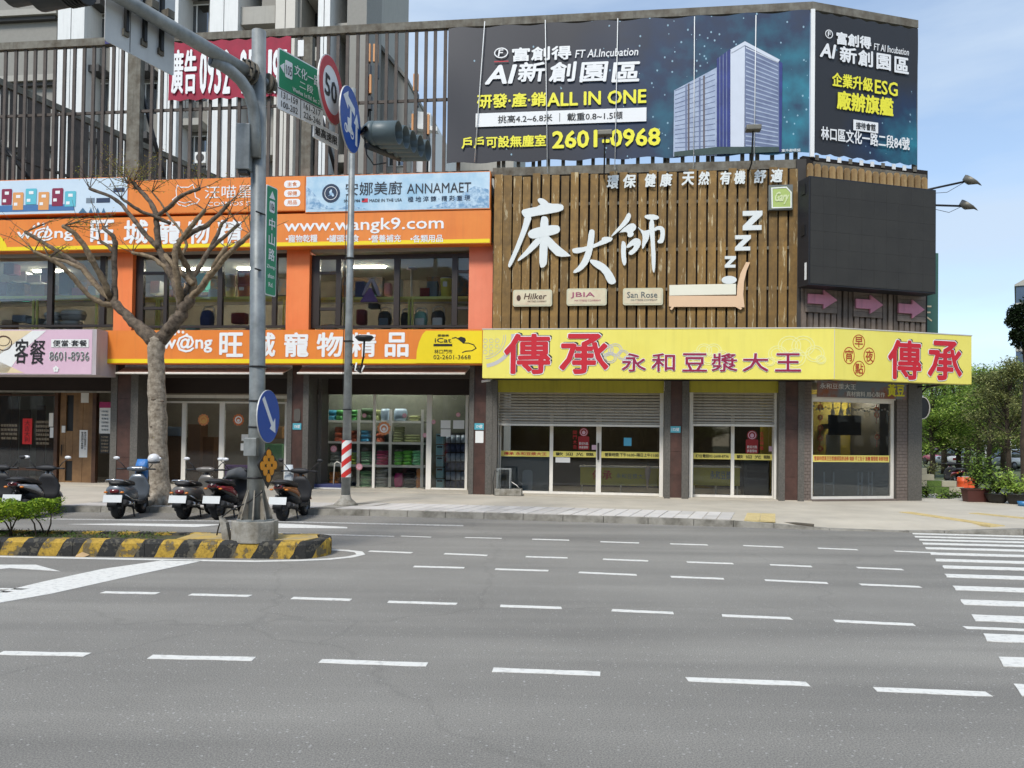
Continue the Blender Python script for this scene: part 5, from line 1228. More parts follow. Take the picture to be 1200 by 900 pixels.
for k, (x0_, y0_, x1_, y1_, lab) in enumerate(((1088, 222, 1132, 212.5, 'upper floodlight on a thin arm to the right of the LED screen'), (1096, 240.5, 1128, 241.5, 'lower floodlight on a thin arm to the right of the LED screen'))):
 a = depth(x0_, y0_, 22.2); b = depth(x1_, y1_, 22.0+k*.4)
 T = thing('floodlight', lab, 'lamp', W0, tuple(a), 'floodlights on arms beside the LED screen')
 part('arm', MB().tube([a+Vector((-.5, .3, -.06)), a, b], .03, 6), M_black, T)
 part('cable', MB().tube([a+Vector((0, 0, -.12)), lerp(a, b, .5)+Vector((0, 0, -.2)), b], .008, 5), M_black, T)
 part('lamp_head', MB().loft([(b+Vector((-.05, -.05, -.05)), (0, .08, .05), (.06, 0, -.06)), (b+Vector((.1, -.12, .02)), (0, .18, .1), (.12, 0, -.12)), (b+Vector((.22, -.14, -.06)), (0, .17, .1), (.08, 0, -.09))], 8, pw=4), M_lampb, T)
q = C.rect(1083, 300, 1099.5, 392, .25)
T = thing('green_billboard', 'narrow dark green billboard with cream strokes behind the right end of the LED screen', 'sign', C, (q[0], .25, q[2]))
part('panel', MB().box(q[0]-.6, q[1], .25, .35, q[2]-.1, C.Z(1091, 296, .25)), mat('bottle_green', (64, 104, 90), rough=.5, var=.06), T)
for (x0_, y0_, x1_, y1_) in ((1085.5, 359, 1091.5, 359), (1085.5, 366, 1090.5, 366), (1085.5, 371, 1092, 376)):
 a, b = C.at(x0_, y0_, .24), C.at(x1_, y1_, .24); dx, dz = b[0]-a[0], b[1]-a[1]; L_ = math.hypot(dx, dz); nx_, nz_ = -dz/L_*.022, dx/L_*.022
 part('print', MB().prism([(a[0]+nx_, a[1]+nz_), (a[0]-nx_, a[1]-nz_), (b[0]-nx_, b[1]-nz_), (b[0]+nx_, b[1]+nz_)], .24, .249), M_cream, T)
T = thing('round_sign', 'dark round projecting sign with a pale rim below the right end of the yellow sign', 'sign', C, (xc1+.1, .5, C.Z(1083, 491, .5)))
c_ = C.at(1080.5, 478, .6); part('disc', MB().disc(c_[0], c_[1], .24, .31, .58, .66, 24), M_black, T); part('rim', MB().ring(c_[0], c_[1], .255, .33, .025, .565, .67, 24), M_silver, T)
part('hanger', MB().box(c_[0]-.02, c_[0]+.02, .6, .63, c_[1]+.33, ZY0-.05), M_black, T)
for k, (fr_, x_, y_, lab) in enumerate(((A, 640, 1.6, 'added fill tube inside behind the wide shutter'), (A, 740, 1.6, 'added fill tube inside over the yellow counter'), (A, 860, 1.6, 'added fill tube inside behind the narrow shutter'), (C, 1010, 1.9, 'added fill tube over the television in the corner shop'))):  # unseen tubes, added to brighten the breakfast and corner shop interiors
 u_ = fr_.X(x_, 470, y_); z_ = zt_-.25; solo('ceiling_or_fill_light', MB().box(u_-.6, u_+.6, y_, y_+.08, z_, z_+.04), mat('bright_fill_tube', (255, 248, 230), rough=.5, var=0, emit=60) if fr_ is C else mat('soft_fill_tube', (255, 244, 224), rough=.5, var=0, emit=22), lab, 'lamp', fr_, (u_, y_, z_), 'added fill tubes on the ground floor')
# ================================================================= rooftop steel fence and billboards
dB = -.12
zRail = A.Z(300, 36.5, dB); 
zR2 = A.Z(800, 10.5, dB); zRail = (zRail+zR2)/2
zFb = A.Z(300, 209, dB)
xFence0, xFenceC = A.X(-420, 60, dB), A.X(951, 100, dB)
kk = A.M @ Vector((xFenceC, dB, 0)); kc = C.I @ kk; dBC = kc.y
fe = thing('rooftop_fence', 'tall weathered steel fence of thin uprights on the roof of the pet shop', 'fence', A, (A.X(300, 200, dB), dB, zFb))
part('top_rail', MB().box(xFence0, xFenceC, dB-.06, dB+.1, zRail-.22, zRail), M_rust, fe)
part('middle_rail', MB().box(xFence0, A.X(524, 122, dB), dB+.05, dB+.1, A.Z(300, 124, dB)-.04, A.Z(300, 124, dB)+.04), M_slatsteel, fe)
part('bottom_rail', MB().box(xFence0, A.X(578, 200, dB), dB-.03, dB+.1, zFb-.15, zFb), M_rust, fe)
for (l, r) in ((149, 164), (354, 365), (-120, -106)):
 q = A.rect(l, 50, r, 205, dB); part('post', MB().box(q[0], q[1], dB-.02, dB+.2, zFb, zRail-.222), M_rust, fe)
me = MB().box(-.045, .045, 0, .06, 0, zRail-.22-zFb).mesh('fence_slat'); me.materials.append(M_slatsteel)
x_ = -418.0
while x_ < 523:
 if not (146 < x_ < 166 or 350 < x_ < 367):
  u_ = A.X(x_, 120, dB); piece('fence_slat', me, fe, (u_+random.uniform(-.012, .012), dB-.015, zFb))
 x_ += 11.45
for (x0_, y0_, x1_, y1_) in ((163, 95, 192, 207), (0, 165, 34, 209), (372, 120, 395, 207)):
 a, b = A.at(x0_, y0_, .3), A.at(x1_, y1_, .3); part('brace', MB().tube([(a[0], .3, a[1]), (b[0], .3, b[1])], .06, 6), M_black, fe)
sf = thing('rooftop_side_fence', 'dense brown steel fence running back over the roof at the left', 'fence', A, (A.X(-60, 100, 0), .3, zFb))
p0 = Vector((A.X(-58, 60, .3), .3, 0)); dirf = (A.R3 @ Vector((math.sin(R(21.6)), math.cos(R(21.6)), 0)))
L_ = 17.5; zt_f = zRail-.1
def along(t): return p0 + dirf*t
nrm = Vector((dirf.y, -dirf.x, 0))
def bar(t0, t1, z0_, z1_, w, m_, nm):
 a, b = along(t0), along(t1); P = [(a+nrm*w/2), (b+nrm*w/2), (b-nrm*w/2), (a-nrm*w/2)]
 return part(nm, MB().plan([(p.x, p.y) for p in P], z0_, z1_), m_, sf)
bar(0, L_, zt_f-.22, zt_f, .16, M_rust, 'top_rail'); bar(0, L_, lerp(zFb, zt_f, .42), lerp(zFb, zt_f, .42)+.08, .1, M_slatsteel, 'middle_rail'); bar(0, L_, zFb-.6, zFb-.45, .12, M_rust, 'bottom_rail')
t = .1
while t < L_:
 bar(t, t+.23, zFb-.45, zt_f-.22, .04, M_slatsteel, 'fence_slat'); t += .31
u0 = A.X(578, 200, -.1)
ub = thing('banner_support', 'weathered steel beams between the dark banners and the timber screen', 'frame', A, (u0, -.1, zs1))
part('beam', MB().box(u0, A.X(940, 190, -.1), -.2, .1, zs1-.02, zs1+.22), M_rust, ub)
k = 0; x_ = 590
zbb = A.Z(740, 186, dB)
while x_ < 940:
 u_ = A.X(x_, 190, -.1); part('stub', MB().box(u_-.05, u_+.05, -.12, -.04, zs1+.222, zbb+.1), M_rust, ub); x_ += 17.5
zs1c = C.Z(1015, 196, -.05)
uc = C.X(951, 190, -.05)
part('beam', MB().box(uc, C.X(1083, 200, -.05), -.14, .12, zs1-.05, zs1+.16).xf(toA), M_rust, ub)
def night_banner(name, c1, cx, cz, sx, sz):
 m = bpy.data.materials.new(name); m.use_nodes = True; N, L = m.node_tree.nodes, m.node_tree.links; b = N['Principled BSDF']; b.inputs['Roughness'].default_value = .5
 t = N.new('ShaderNodeTexCoord'); mp_ = N.new('ShaderNodeMapping'); mp_.inputs['Location'].default_value = (-cx/sx, 0, -cz/sz); mp_.inputs['Scale'].default_value = (1/sx, 0, 1/sz)
 L.new(t.outputs['Object'], mp_.inputs[0]); g = N.new('ShaderNodeTexGradient'); g.gradient_type = 'SPHERICAL'; L.new(mp_.outputs[0], g.inputs[0])
 nz = N.new('ShaderNodeTexNoise'); nz.inputs['Scale'].default_value = 1.4; nz.inputs['Detail'].default_value = 5; L.new(t.outputs['Object'], nz.inputs['Vector'])
 ml = N.new('ShaderNodeMath'); ml.operation = 'MULTIPLY'; L.new(g.outputs[1], ml.inputs[0]); L.new(nz.outputs[0], ml.inputs[1])
 r = N.new('ShaderNodeValToRGB'); e = r.color_ramp.elements; e[0].color = (*c1, 1); e[1].position = .55; e[1].color = (.02, .2, .27, 1); e.new(.22).color = (.012, .03, .075, 1)
 L.new(ml.outputs[0], r.inputs[0])
 vo = N.new('ShaderNodeTexVoronoi'); vo.inputs['Scale'].default_value = 5.5; mp2 = N.new('ShaderNodeMapping'); mp2.inputs['Scale'].default_value = (1, 1, .8)
 L.new(t.outputs['Object'], mp2.inputs[0]); L.new(mp2.outputs[0], vo.inputs['Vector'])
 th = N.new('ShaderNodeMath'); th.operation = 'LESS_THAN'; th.inputs[1].default_value = .13; L.new(vo.outputs['Distance'], th.inputs[0])
 n2 = N.new('ShaderNodeTexNoise'); n2.inputs['Scale'].default_value = .9; L.new(t.outputs['Object'], n2.inputs['Vector'])
 g2 = N.new('ShaderNodeMath'); g2.operation = 'MULTIPLY_ADD'; g2.inputs[1].default_value = .5; L.new(g.outputs[1], g2.inputs[0]); L.new(n2.outputs[0], g2.inputs[2])
 g3 = N.new('ShaderNodeMath'); g3.operation = 'GREATER_THAN'; g3.inputs[1].default_value = .60; L.new(g2.outputs[0], g3.inputs[0])
 fm = N.new('ShaderNodeMath'); fm.operation = 'MULTIPLY'; L.new(th.outputs[0], fm.inputs[0]); L.new(g3.outputs[0], fm.inputs[1])
 fs_ = N.new('ShaderNodeMath'); fs_.operation = 'MULTIPLY'; fs_.inputs[1].default_value = .7; L.new(fm.outputs[0], fs_.inputs[0])
 mx = N.new('ShaderNodeMix'); mx.data_type = 'RGBA'; mx.inputs['B'].default_value = (.35, .55, .65, 1); L.new(fs_.outputs[0], mx.inputs['Factor']); L.new(r.outputs[0], mx.inputs['A'])
 L.new(mx.outputs['Result'], b.inputs['Base Color'])
 return m
dBn = dB-.12
q = A.rect(524.5, 34, 948.5, 182, dBn); zb1 = (A.Z(526, 35, dBn)+A.Z(949, 11, dBn))/2; zb0 = (A.Z(523, 191, dBn)+A.Z(945, 180, dBn))/2
bx0, bx1 = q[0], q[1]
T = thing('billboard_banner', 'wide dark printed banner with white and yellow lettering and a drawn office tower', 'banner', A, (bx0, dBn, zb0))
def banner_sheet(x0_, x1_, z0_, z1_, d, xfm=None, nx=60, nz=10, am=.02):
 mb = MB(); vs = []
 for j in range(nz+1):
  for i in range(nx+1):
   u_, v_ = i/nx, j/nz; e = max(0, 1-min(u_, 1-u_)*12)
   vs.append((lerp(x0_, x1_, u_), d+am*(math.sin(u_*40+v_*3)*.4+math.sin(v_*7+u_*11)*.6)*(.5+e), lerp(z0_, z1_, v_)+(.03*math.sin(u_*47) if j in (0, nz) else 0)))
 fs = [(j*(nx+1)+i, j*(nx+1)+i+1, (j+1)*(nx+1)+i+1, (j+1)*(nx+1)+i) for j in range(nz) for i in range(nx)]
 mb.add(vs, fs, True)
 return mb.xf(xfm) if xfm else mb
W_ = bx1-bx0
part('sheet', banner_sheet(bx0, bx1, zb0, zb1, dBn), night_banner('night_blue_print', (.022, .022, .028), W_*.90, (zb1-zb0)*.36, W_*.62, (zb1-zb0)*1.15), T)
dT = dBn-.035
c_ = A.at(587.3, 62, dT); part('logo', MB().ring(c_[0], c_[1], .2, .15, .03, dT-.006, dT), M_print_w, T)
text('F', A, (583.5, 58, 590, 66), dT, M_print_w, T, bold=.03, ital=.1); prect(T, 579, 71.5, 596, 72.5, dT, M_redprint)
text('富創得', A, (600, 54.5, 669.5, 71), dT, M_print_w, T, heavy=.034, ital=.0)
text('FT AI.Incubation', A, (674, 57, 748, 66.5), dT, M_print_w, T, bold=.015, ital=.15)
text('AI', A, (568, 76, 606, 98.5), dT, M_print_w, T, bold=.05, ital=.22)
for s_, l, r in (('新', 606.5, 639), ('創', 643, 676), ('園', 679, 713), ('區', 716.5, 750)): text(s_, A, (l, 72.5, r, 96), dT, M_print_w, T, heavy=.034, ital=.08)
text('研發·產·銷', A, (559, 109, 640, 126), dT, M_print_y, T, heavy=.03)
text('ALL IN ONE', A, (641, 106.5, 757.5, 123), dT, M_print_y, T, bold=.04)
prect(T, 557.5, 129.5, 757.5, 145.5, dT-.001, M_print_w, 'white_strip')
text('挑高4.2~6.8米 │ 載重0.8~1.5噸', A, (583.5, 132.5, 729.5, 142.5), dT-.007, M_print_k, T, bold=.012)
text('戶戶可設無塵室', A, (541, 159, 640, 173), dT, M_print_y, T, heavy=.028)
text('2601-0968', A, (647, 151.5, 774, 172.5), dT, M_print_y, T, bold=.045)
text('案外觀模擬', A, (916, 174.5, 938, 178), dT, M_print_w, T)
def pr(pts, m_, d, nm='tower_print'): part(nm, MB().prism([A.at(x, y, d) for x, y in pts], d, d+.003), m_, T)
M_tw1 = mat('tower_print_light', (176, 188, 206), rough=.5, rgb2=(146, 158, 182), scale=3); M_tw2 = mat('tower_print_mid', (116, 128, 156), rough=.5, rgb2=(92, 102, 132), scale=3)
M_tw3 = mat('tower_print_blue', (44, 58, 128), rough=.5, rgb2=(30, 40, 96), scale=2); M_tw4 = mat('tower_print_white', (208, 214, 224), rough=.5, var=.05)
pr([(790, 106), (840, 79), (840, 182), (789, 183.5)], M_tw1, dT); pr([(840, 69), (856, 57), (856, 180.5), (839.5, 181.5)], M_tw3, dT)
pr([(856, 60), (873, 50), (873, 179.5), (855, 180.5)], M_tw4, dT); pr([(873, 50), (913, 71), (913, 178), (872, 179.5)], M_tw2, dT); pr([(913, 71), (917, 74), (916, 177.5), (913, 178)], M_tw3, dT)
for k in range(22):
 y_ = 64+k*5.2; pr([(874, y_-9+k*.25), (912, y_+8.5-k*.35), (912, y_+9.8-k*.35), (874, y_-7.6+k*.25)], M_tw4 if k == 0 else M_tw1, dT-.004, 'floor_print')
 if k > 7: pr([(791, y_+.5-(k-8)*.1), (838, y_-21.5+(k-8)*1.3+2), (838, y_-20.8+(k-8)*1.3+2), (791, y_+1.2-(k-8)*.1)], M_tw2, dT-.004, 'floor_print')
for x_ in (803, 806, 819, 824): pr([(x_, 100-(x_-803)*.52), (x_+2, 99-(x_-803)*.52), (x_+2, 182), (x_, 182.3)], M_tw2 if x_ in (803, 819) else mat('tower_print_umber', (96, 88, 92), rough=.5, var=.1), dT-.0075, 'column_print')
for x_ in (843, 847, 851): pr([(x_, 67-(x_-843)*.75), (x_+1, 66-(x_-843)*.75), (x_+1, 181), (x_, 181)], M_tw2, dT-.004, 'column_print')
pr([(856, 58), (873, 48.3), (914, 70), (912, 73), (873, 53), (857, 62)], M_tw4, dT-.011)
pr([(790, 178), (840, 172), (913, 172), (913, 178), (870, 179.5), (790, 183)], mat('tree_print', (58, 78, 72), rough=.5, var=.3, scale=9), dT-.014)
cs = solo('corner_strip', MB().box(bx1+.03, bx1+.14, dBn-.0, dBn+.06, zb0-.1, zb1+.05), M_white, 'narrow white strip between the two dark banners', 'trim', A, (bx1, dBn, zb0))
dC2 = dBC-.10
q = C.rect(951.5, 20, 1074.8, 190, dC2)
T = thing('billboard_banner', 'narrower dark printed banner on the corner front with an address in white', 'banner', C, (q[0], dC2, zb0))
part('sheet', banner_sheet(q[0]+.03, q[1], zb0, zb1-.02, dC2, nx=24), night_banner('night_blue_print_narrow', (.024, .024, .026), (q[1]-q[0]), (zb1-zb0)*.12, (q[1]-q[0])*.75, (zb1-zb0)*.5), T)
dT2 = dC2-.035
c_ = C.at(971.5, 40, dT2); part('logo', MB().ring(c_[0], c_[1], .12, .12, .022, dT2-.006, dT2), M_print_w, T); text('F', C, (970, 37, 973.5, 43), dT2, M_print_w, T, bold=.03)
text('富創得', C, (980, 40, 1021, 55), dT2, M_print_w, T, heavy=.04); text('FT AI Incubation', C, (1024, 54, 1065, 62), dT2, M_print_w, T, bold=.01, ital=.1)
text('AI', C, (960.5, 51, 980, 68), dT2, M_print_w, T, bold=.05, ital=.2)
for s_, l, r, t_ in (('新', 984, 1004, 55), ('創', 1005.5, 1023, 59), ('園', 1027, 1044, 63), ('區', 1048, 1065, 67)): text(s_, C, (l, t_, r, t_+19), dT2, M_print_w, T, heavy=.034)
text('企業升級', C, (975, 88, 1023, 104.5), dT2, M_print_y, T, heavy=.03); text('ESG', C, (1025, 95, 1052, 111.5), dT2, M_print_y, T, bold=.03)
text('廠辦旗艦', C, (980.5, 110, 1047, 132.5), dT2, M_print_y, T, heavy=.035)
q2 = C.rect(1000, 142, 1029, 154.5, dT2); lb_ = part('white_label', MB().box(q2[0], q2[1], dT2-.004, dT2, q2[2], q2[3]), M_print_w, T)
text('接待會館', C, (1003, 144, 1026, 152.5), dT2-.006, M_print_k, T, bold=.02)
text('林口區文化一路二段84號', C, (962, 154.5, 1066, 170), dT2, M_print_w, T, heavy=.02)
xE2 = C.X(1076.5, 100, dC2)
rf2 = thing('steel_rail', 'weathered steel top rail and right post holding the narrower banner', 'frame', C, (0, dC2, zb0))
part('top_rail', MB().box(C.X(950.5, 10, dBC), xE2+.02, dBC-.06, dBC+.1, zRail-.22, zRail), M_rust, rf2)
part('post', MB().box(xE2-.05, xE2+.04, dBC-.02, dBC+.1, zb0-.5, zRail-.222), M_rust, rf2)
for k in range(10):
 u_ = lerp(C.X(955, 190, dBC), xE2-.1, k/9); part('banner_clip', MB().box(u_-.05, u_+.06, dBC-.09, dBC-.07, zb0-.17, zb0-.03), M_white if k % 3 else M_rust, rf2)
bk = MB(); 
for k in range(9): u_ = lerp(bx0+.3, bx1-.3, k/8); bk.box(u_-.05, u_+.05, dB+.05, dB+.15, zFb, zRail-.222)
part('rear_posts', bk, M_rust, fe, stuff=True)
for (x_, yb) in ((559, 190), (639, 203), (720, 203), (806, 200), (886, 195)):
 pass
for k, (x0_, x1_, yb, lab) in enumerate(((568, 556, 189, 'leftmost white rope hanging over the dark banner, slightly slanted'), (639, 641.5, 203, 'white rope hanging between the white headline characters'), (724, 720.5, 199, 'white rope over the last headline character'), (814, 813, 195, 'white rope over the left part of the drawn tower'), (886, 884, 183, 'rightmost white rope, over the drawn tower'))):
 a = A.at(x0_, 16+(1-x0_/950)*22, dT-.05); b = A.at(x1_, yb, dT-.08)
 solo('rope', MB().tube([(a[0], dT-.04, a[1]), ((a[0]+b[0])/2, dT-.05, (a[1]+b[1])/2), (b[0], dT-.06, b[1])], .013, 5), M_white, lab, 'rope', A, (b[0], dT, b[1]), 'ropes over the dark banner')
for (px_, pt, pb, lab) in ((882.5, 151, 190, 'small floodlight on a thin stalk before the drawn tower'), (709, 157, 200, 'small floodlight on a thin stalk before the telephone number')):
 a, b = A.at(px_-1, pb, -.7), A.at(px_, pt+3, -1.1)
 T = thing('floodlight', lab, 'lamp', A, (a[0], -.7, a[1]), 'small floodlights before the dark banner')
 part('arm', MB().tube([(a[0], -.1, a[1]-.1), (a[0], -.6, a[1]), (b[0], -1.1, b[1])], .022, 6), M_black, T)
 part('lamp_head', MB().box(b[0]-.19, b[0]+.19, -1.25, -1.0, b[1], b[1]+.13), M_lampb, T, .02)
q = A.rect(198, 47, 341, 119, dB-.08)
T = thing('advert_banner', 'crimson cloth banner with white telephone lettering tied to the rooftop fence', 'banner', A, (q[0], dB-.08, q[2]))
zt_, zb_ = (A.Z(204, 50, dB-.08)+A.Z(340, 44, dB-.08))/2, (A.Z(199, 120, dB-.08)+A.Z(338, 111, dB-.08))/2
part('cloth', banner_sheet(q[0], q[1], zb_, zt_, dB-.1, nx=30, am=.015), mat('crimson_cloth', (164, 30, 60), rough=.7, rgb2=(138, 24, 50), scale=2), T)
for s_, l, r in (('廣', 201, 215), ('告', 216, 230.5), ('0', 234, 242.5), ('9', 243, 251), ('3', 251.5, 259.5), ('2', 261, 270), ('9', 281, 289.5), ('5', 290.5, 298), ('3', 299, 306), ('1', 314, 318.5), ('9', 319.5, 328), ('1', 330, 336)):
 text(s_, A, (l, 58, r, 110), dB-.135, M_print_w, T, heavy=.016)
prect(T, 283, 104, 327, 108.5, dB-.135, M_print_w)
prect(fe, 349, 47, 356, 66, dB-.03, M_white, 'notice'); prect(fe, 123, 44.5, 141, 51, dB-.07, mat('blue_tarp', (58, 52, 110), rough=.6, var=.1), 'tarp_scrap')
# ================================================================= apartment tower behind
TW = 15.0
M_tile_w = mat('white_tile', (226, 226, 222), rough=.5, var=.06, streak=.1); M_tile_g = mat('grey_tile', (142, 139, 131), rough=.7, var=.1, scale=6, bump=.1)
M_tile_g2 = mat('light_grey_tile', (168, 164, 154), rough=.7, var=.08, streak=.1); M_ledge = mat('dark_ledge', (72, 70, 68), rough=.7, var=.1)
M_wing = glass_mat('apartment_glass', (.25, .3, .34), .35)
tw = thing('apartment_tower', 'grey and white apartment tower rising behind the rooftop fence at the left', 'building', A, (A.X(200, 400, TW), TW, 0))
zT = A.Z(200, -190, TW)
def tcol(l, r, d0, d1, m_, nm='column', z0_=0, z1_=None):
 part(nm, MB().box(A.X(l, 60, d0), A.X(r, 60, d0), d0, d1, z0_, z1_ or zT), m_, tw)
tcol(-330, 429, TW+3.2, TW+12, M_tile_g2, 'rear_mass')
tcol(-330, 66, TW+.6, TW+3.19, M_tile_g, 'wall')
for y_ in (20, 97, 174, -57, -134):
 part('ledge', MB().box(A.X(-330, y_, TW+.4), A.X(65.5, y_, TW+.4), TW+.35, TW+.59, A.Z(30, y_+4, TW+.4), A.Z(30, y_, TW+.4)), M_ledge, tw)
 part('ledge', MB().box(A.X(-330, y_, TW+.2), A.X(65.5, y_, TW+.2), TW+.2, TW+.59, A.Z(30, y_-.2, TW+.4), A.Z(30, y_-7, TW+.4)), M_tile_g2, tw)
for k, (l, r) in enumerate(((67, 98), (129, 150), (186, 208), (245, 278), (322, 345), (372, 386))):
 m_ = M_tile_w if l != 322 else mat('cream_tile', (206, 200, 188), rough=.6, var=.06)
 tcol(l, (l+r)/2-.5, TW, TW+3.19, m_); tcol((l+r)/2+.5, r, TW+.02, TW+3.19, m_); tcol((l+r)/2-.49, (l+r)/2+.49, TW+.08, TW+3.19, M_ledge, 'groove')
for k, (l, r) in enumerate(((98, 129), (150, 186), (208, 245))):
 d = TW+1.3
 for j in range(-3, 5):
  yc = 39+77*j if k < 2 else 24+77*j
  zc, hgt = A.Z(l, yc, d), 1.75
  x0_, x1_ = A.X(l, 60, d)+.003, A.X(r, 60, d)-.003
  part('spandrel', MB().box(x0_, x1_, d, TW+3.1, zc-hgt/2-1.3, zc-hgt/2), M_tile_g, tw)
  part('floor_ledge', MB().box(x0_, x1_, d-.9, d-.003, zc+hgt/2+.15, zc+hgt/2+.5), M_ledge if k != 2 else M_tile_g2, tw)
  part('upper_panel', MB().box(x0_, x1_, d+.1, TW+3.1, zc+hgt/2+.003, zc+hgt/2+.15), M_tile_g, tw)
  w = part('window', MB().box(x0_, x0_+.25, d+.01, d+.3, zc-hgt/2, zc+hgt/2).box(x1_-.06, x1_, d+.01, d+.3, zc-hgt/2, zc+hgt/2), M_tile_g2, tw)
  f = MB(); xa_, xb_ = x0_+.25, x1_-.06; xm_ = (xa_+xb_)/2
  for a_, b_ in ((xa_, xa_+.06), (xm_-.035, xm_+.035), (xb_-.06, xb_)): f.box(a_, b_, d+.12, d+.18, zc-hgt/2, zc+hgt/2)
  f.box(xa_+.06, xb_-.06, d+.122, d+.178, zc-hgt/2, zc-hgt/2+.06).box(xa_+.06, xb_-.06, d+.122, d+.178, zc+hgt/2-.06, zc+hgt/2)
  part('frame', f, M_white, w)
  for a_, b_ in ((xa_+.06, xm_-.035), (xm_+.035, xb_-.06)): part('pane', MB().box(a_, b_, d+.14, d+.15, zc-hgt/2+.06, zc+hgt/2-.06), M_wing, w)
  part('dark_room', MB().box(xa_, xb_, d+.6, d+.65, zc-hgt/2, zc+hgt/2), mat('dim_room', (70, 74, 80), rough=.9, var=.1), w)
for (l, t, r, b, k) in ((228, 178, 241, 191, 0),):
 q = A.rect(l, t, r, b, TW+.9); T = thing('air_conditioner', 'white air conditioner unit below a tower window, seen between the fence bars', 'air conditioner', A, (q[0], TW+.9, q[2]))
 part('case', MB().box(q[0], q[1], TW+.9, TW+1.2, q[2], q[3]), M_white, T, .02); part('fan_grille', MB().ring((q[0]+q[1])/2, (q[2]+q[3])/2, .22, .22, .18, TW+.88, TW+.9), M_ledge, T)
for j in range(-3, 5):
 y_ = 3+77*j; d = TW+.3
 z_ = A.Z(300, y_+25, d)
 part('balcony_slab', MB().box(A.X(279, 60, d), A.X(321.5, 60, d), d, TW+3.1, z_, z_+.9), M_tile_g2, tw)
 part('balcony_slab', MB().box(A.X(353, 60, d), A.X(371.5, 60, d), d+.3, TW+3.1, z_+1.5, z_+2.2), M_tile_g2, tw)
 part('balcony_slab', MB().box(A.X(387, 60, d), A.X(405.5, 60, d), d+.5, TW+3.1, z_-.3, z_+.1), M_tile_g2, tw)
 wq = part('window', MB().box(A.X(353, 60, TW+2.2), A.X(371, 60, TW+2.2), TW+2.2, TW+2.3, z_+.2, z_+1.45), M_black, tw)
 part('pane', MB().box(A.X(355, 60, TW+2.15), A.X(361, 60, TW+2.15), TW+2.15, TW+2.19, z_+.3, z_+1.4), M_wing, wq)
 rl = MB()
 for i in range(9): u_ = lerp(A.X(208.5, 60, TW+.4), A.X(244.5, 60, TW+.4), (i+.5)/9); rl.box(u_-.015, u_+.015, TW+.4, TW+.43, A.Z(226, 208+77*j, TW+.4), A.Z(226, 193.5+77*j, TW+.4))
 rl.box(A.X(208.5, 60, TW+.4), A.X(244.5, 60, TW+.4), TW+.38, TW+.399, A.Z(226, 193.5+77*j, TW+.4)-.05, A.Z(226, 193.5+77*j, TW+.4))
 part('balcony_railing', rl, M_ledge, tw, stuff=True)
tcol(306, 321.8, TW+1.2, TW+3.1, M_tile_g, 'wall'); tcol(345.2, 352.6, TW+.4, TW+3.1, M_tile_g, 'wall'); tcol(279, 305.8, TW+2.9, TW+3.1, M_ledge, 'wall'); tcol(386.3, 406, TW+2.6, TW+3.1, M_ledge, 'wall'); tcol(406.2, 429, TW+.5, TW+3.1, M_tile_g, 'wall')
part('ground_block', MB().box(A.X(-330, 200, TW+.8), A.X(428, 200, TW+.8), TW+.8, TW+3.1, 0, 2.0), M_tile_g, tw)
d = TW+4
lb2 = thing('low_building', 'pale low building with a sloping roof seen through the fence bars', 'building', A, (A.X(480, 400, d), d, 0))
P = [A.at(x, y, d) for x, y in ((445, 57), (470, 88), (478, 97), (478, 205), (445, 205))]
P = [P[0], P[1], P[2], (P[3][0], 0), (P[4][0], 0)]
part('wall', MB().prism(P, d, d+8), M_tile_g2, lb2); 
part('roof_edge', MB().prism([A.at(x, y, d) for x, y in ((444, 55), (446, 52), (479, 93), (479, 98))], d-.3, d+8.1), M_tile_g, lb2)
part('wall', MB().prism([A.at(477.5, 137, d+2), A.at(509, 141, d+2), (A.X(509, 141, d+2), 0), (A.X(477.5, 137, d+2), 0)], d+1, d+9), M_tile_w, lb2)
part('roof_edge', MB().prism([A.at(x, y, d) for x, y in ((477.5, 140), (510, 144), (510, 149), (477.5, 145))], d+.5, d+.99), M_tile_w, lb2)
w = part('window', MB().box(*A.rect(455, 178, 476, 195, d-.02)[:2], d-.06, d-.001, *A.rect(455, 178, 476, 195, d-.02)[2:]), M_white, lb2)
for k in range(2): qq = A.rect(456.5+10*k, 180, 464.5+10*k, 193.5, d-.1); part('pane', MB().box(qq[0], qq[1], d-.08, d-.061, qq[2], qq[3]), M_wing, w)
P = [A.at(x, y, d+4) for x, y in ((500, 104), (526, 104))]
fb2 = thing('far_building', 'plain grey building just left of the dark banner behind the fence', 'building', A, (P[0][0], d+12, 0))
part('wall', MB().box(P[0][0], P[1][0]+3, d+11.9, d+20, 0, P[0][1]+1.5), M_tile_g2, fb2); part('parapet', MB().box(P[0][0]-.1, P[1][0]+3, d+11.7, d+11.89, P[0][1]+1.0, P[0][1]+1.6), M_tile_g, fb2)
M_ant = mat('antenna_orange', (206, 146, 92), rough=.6, var=.1)
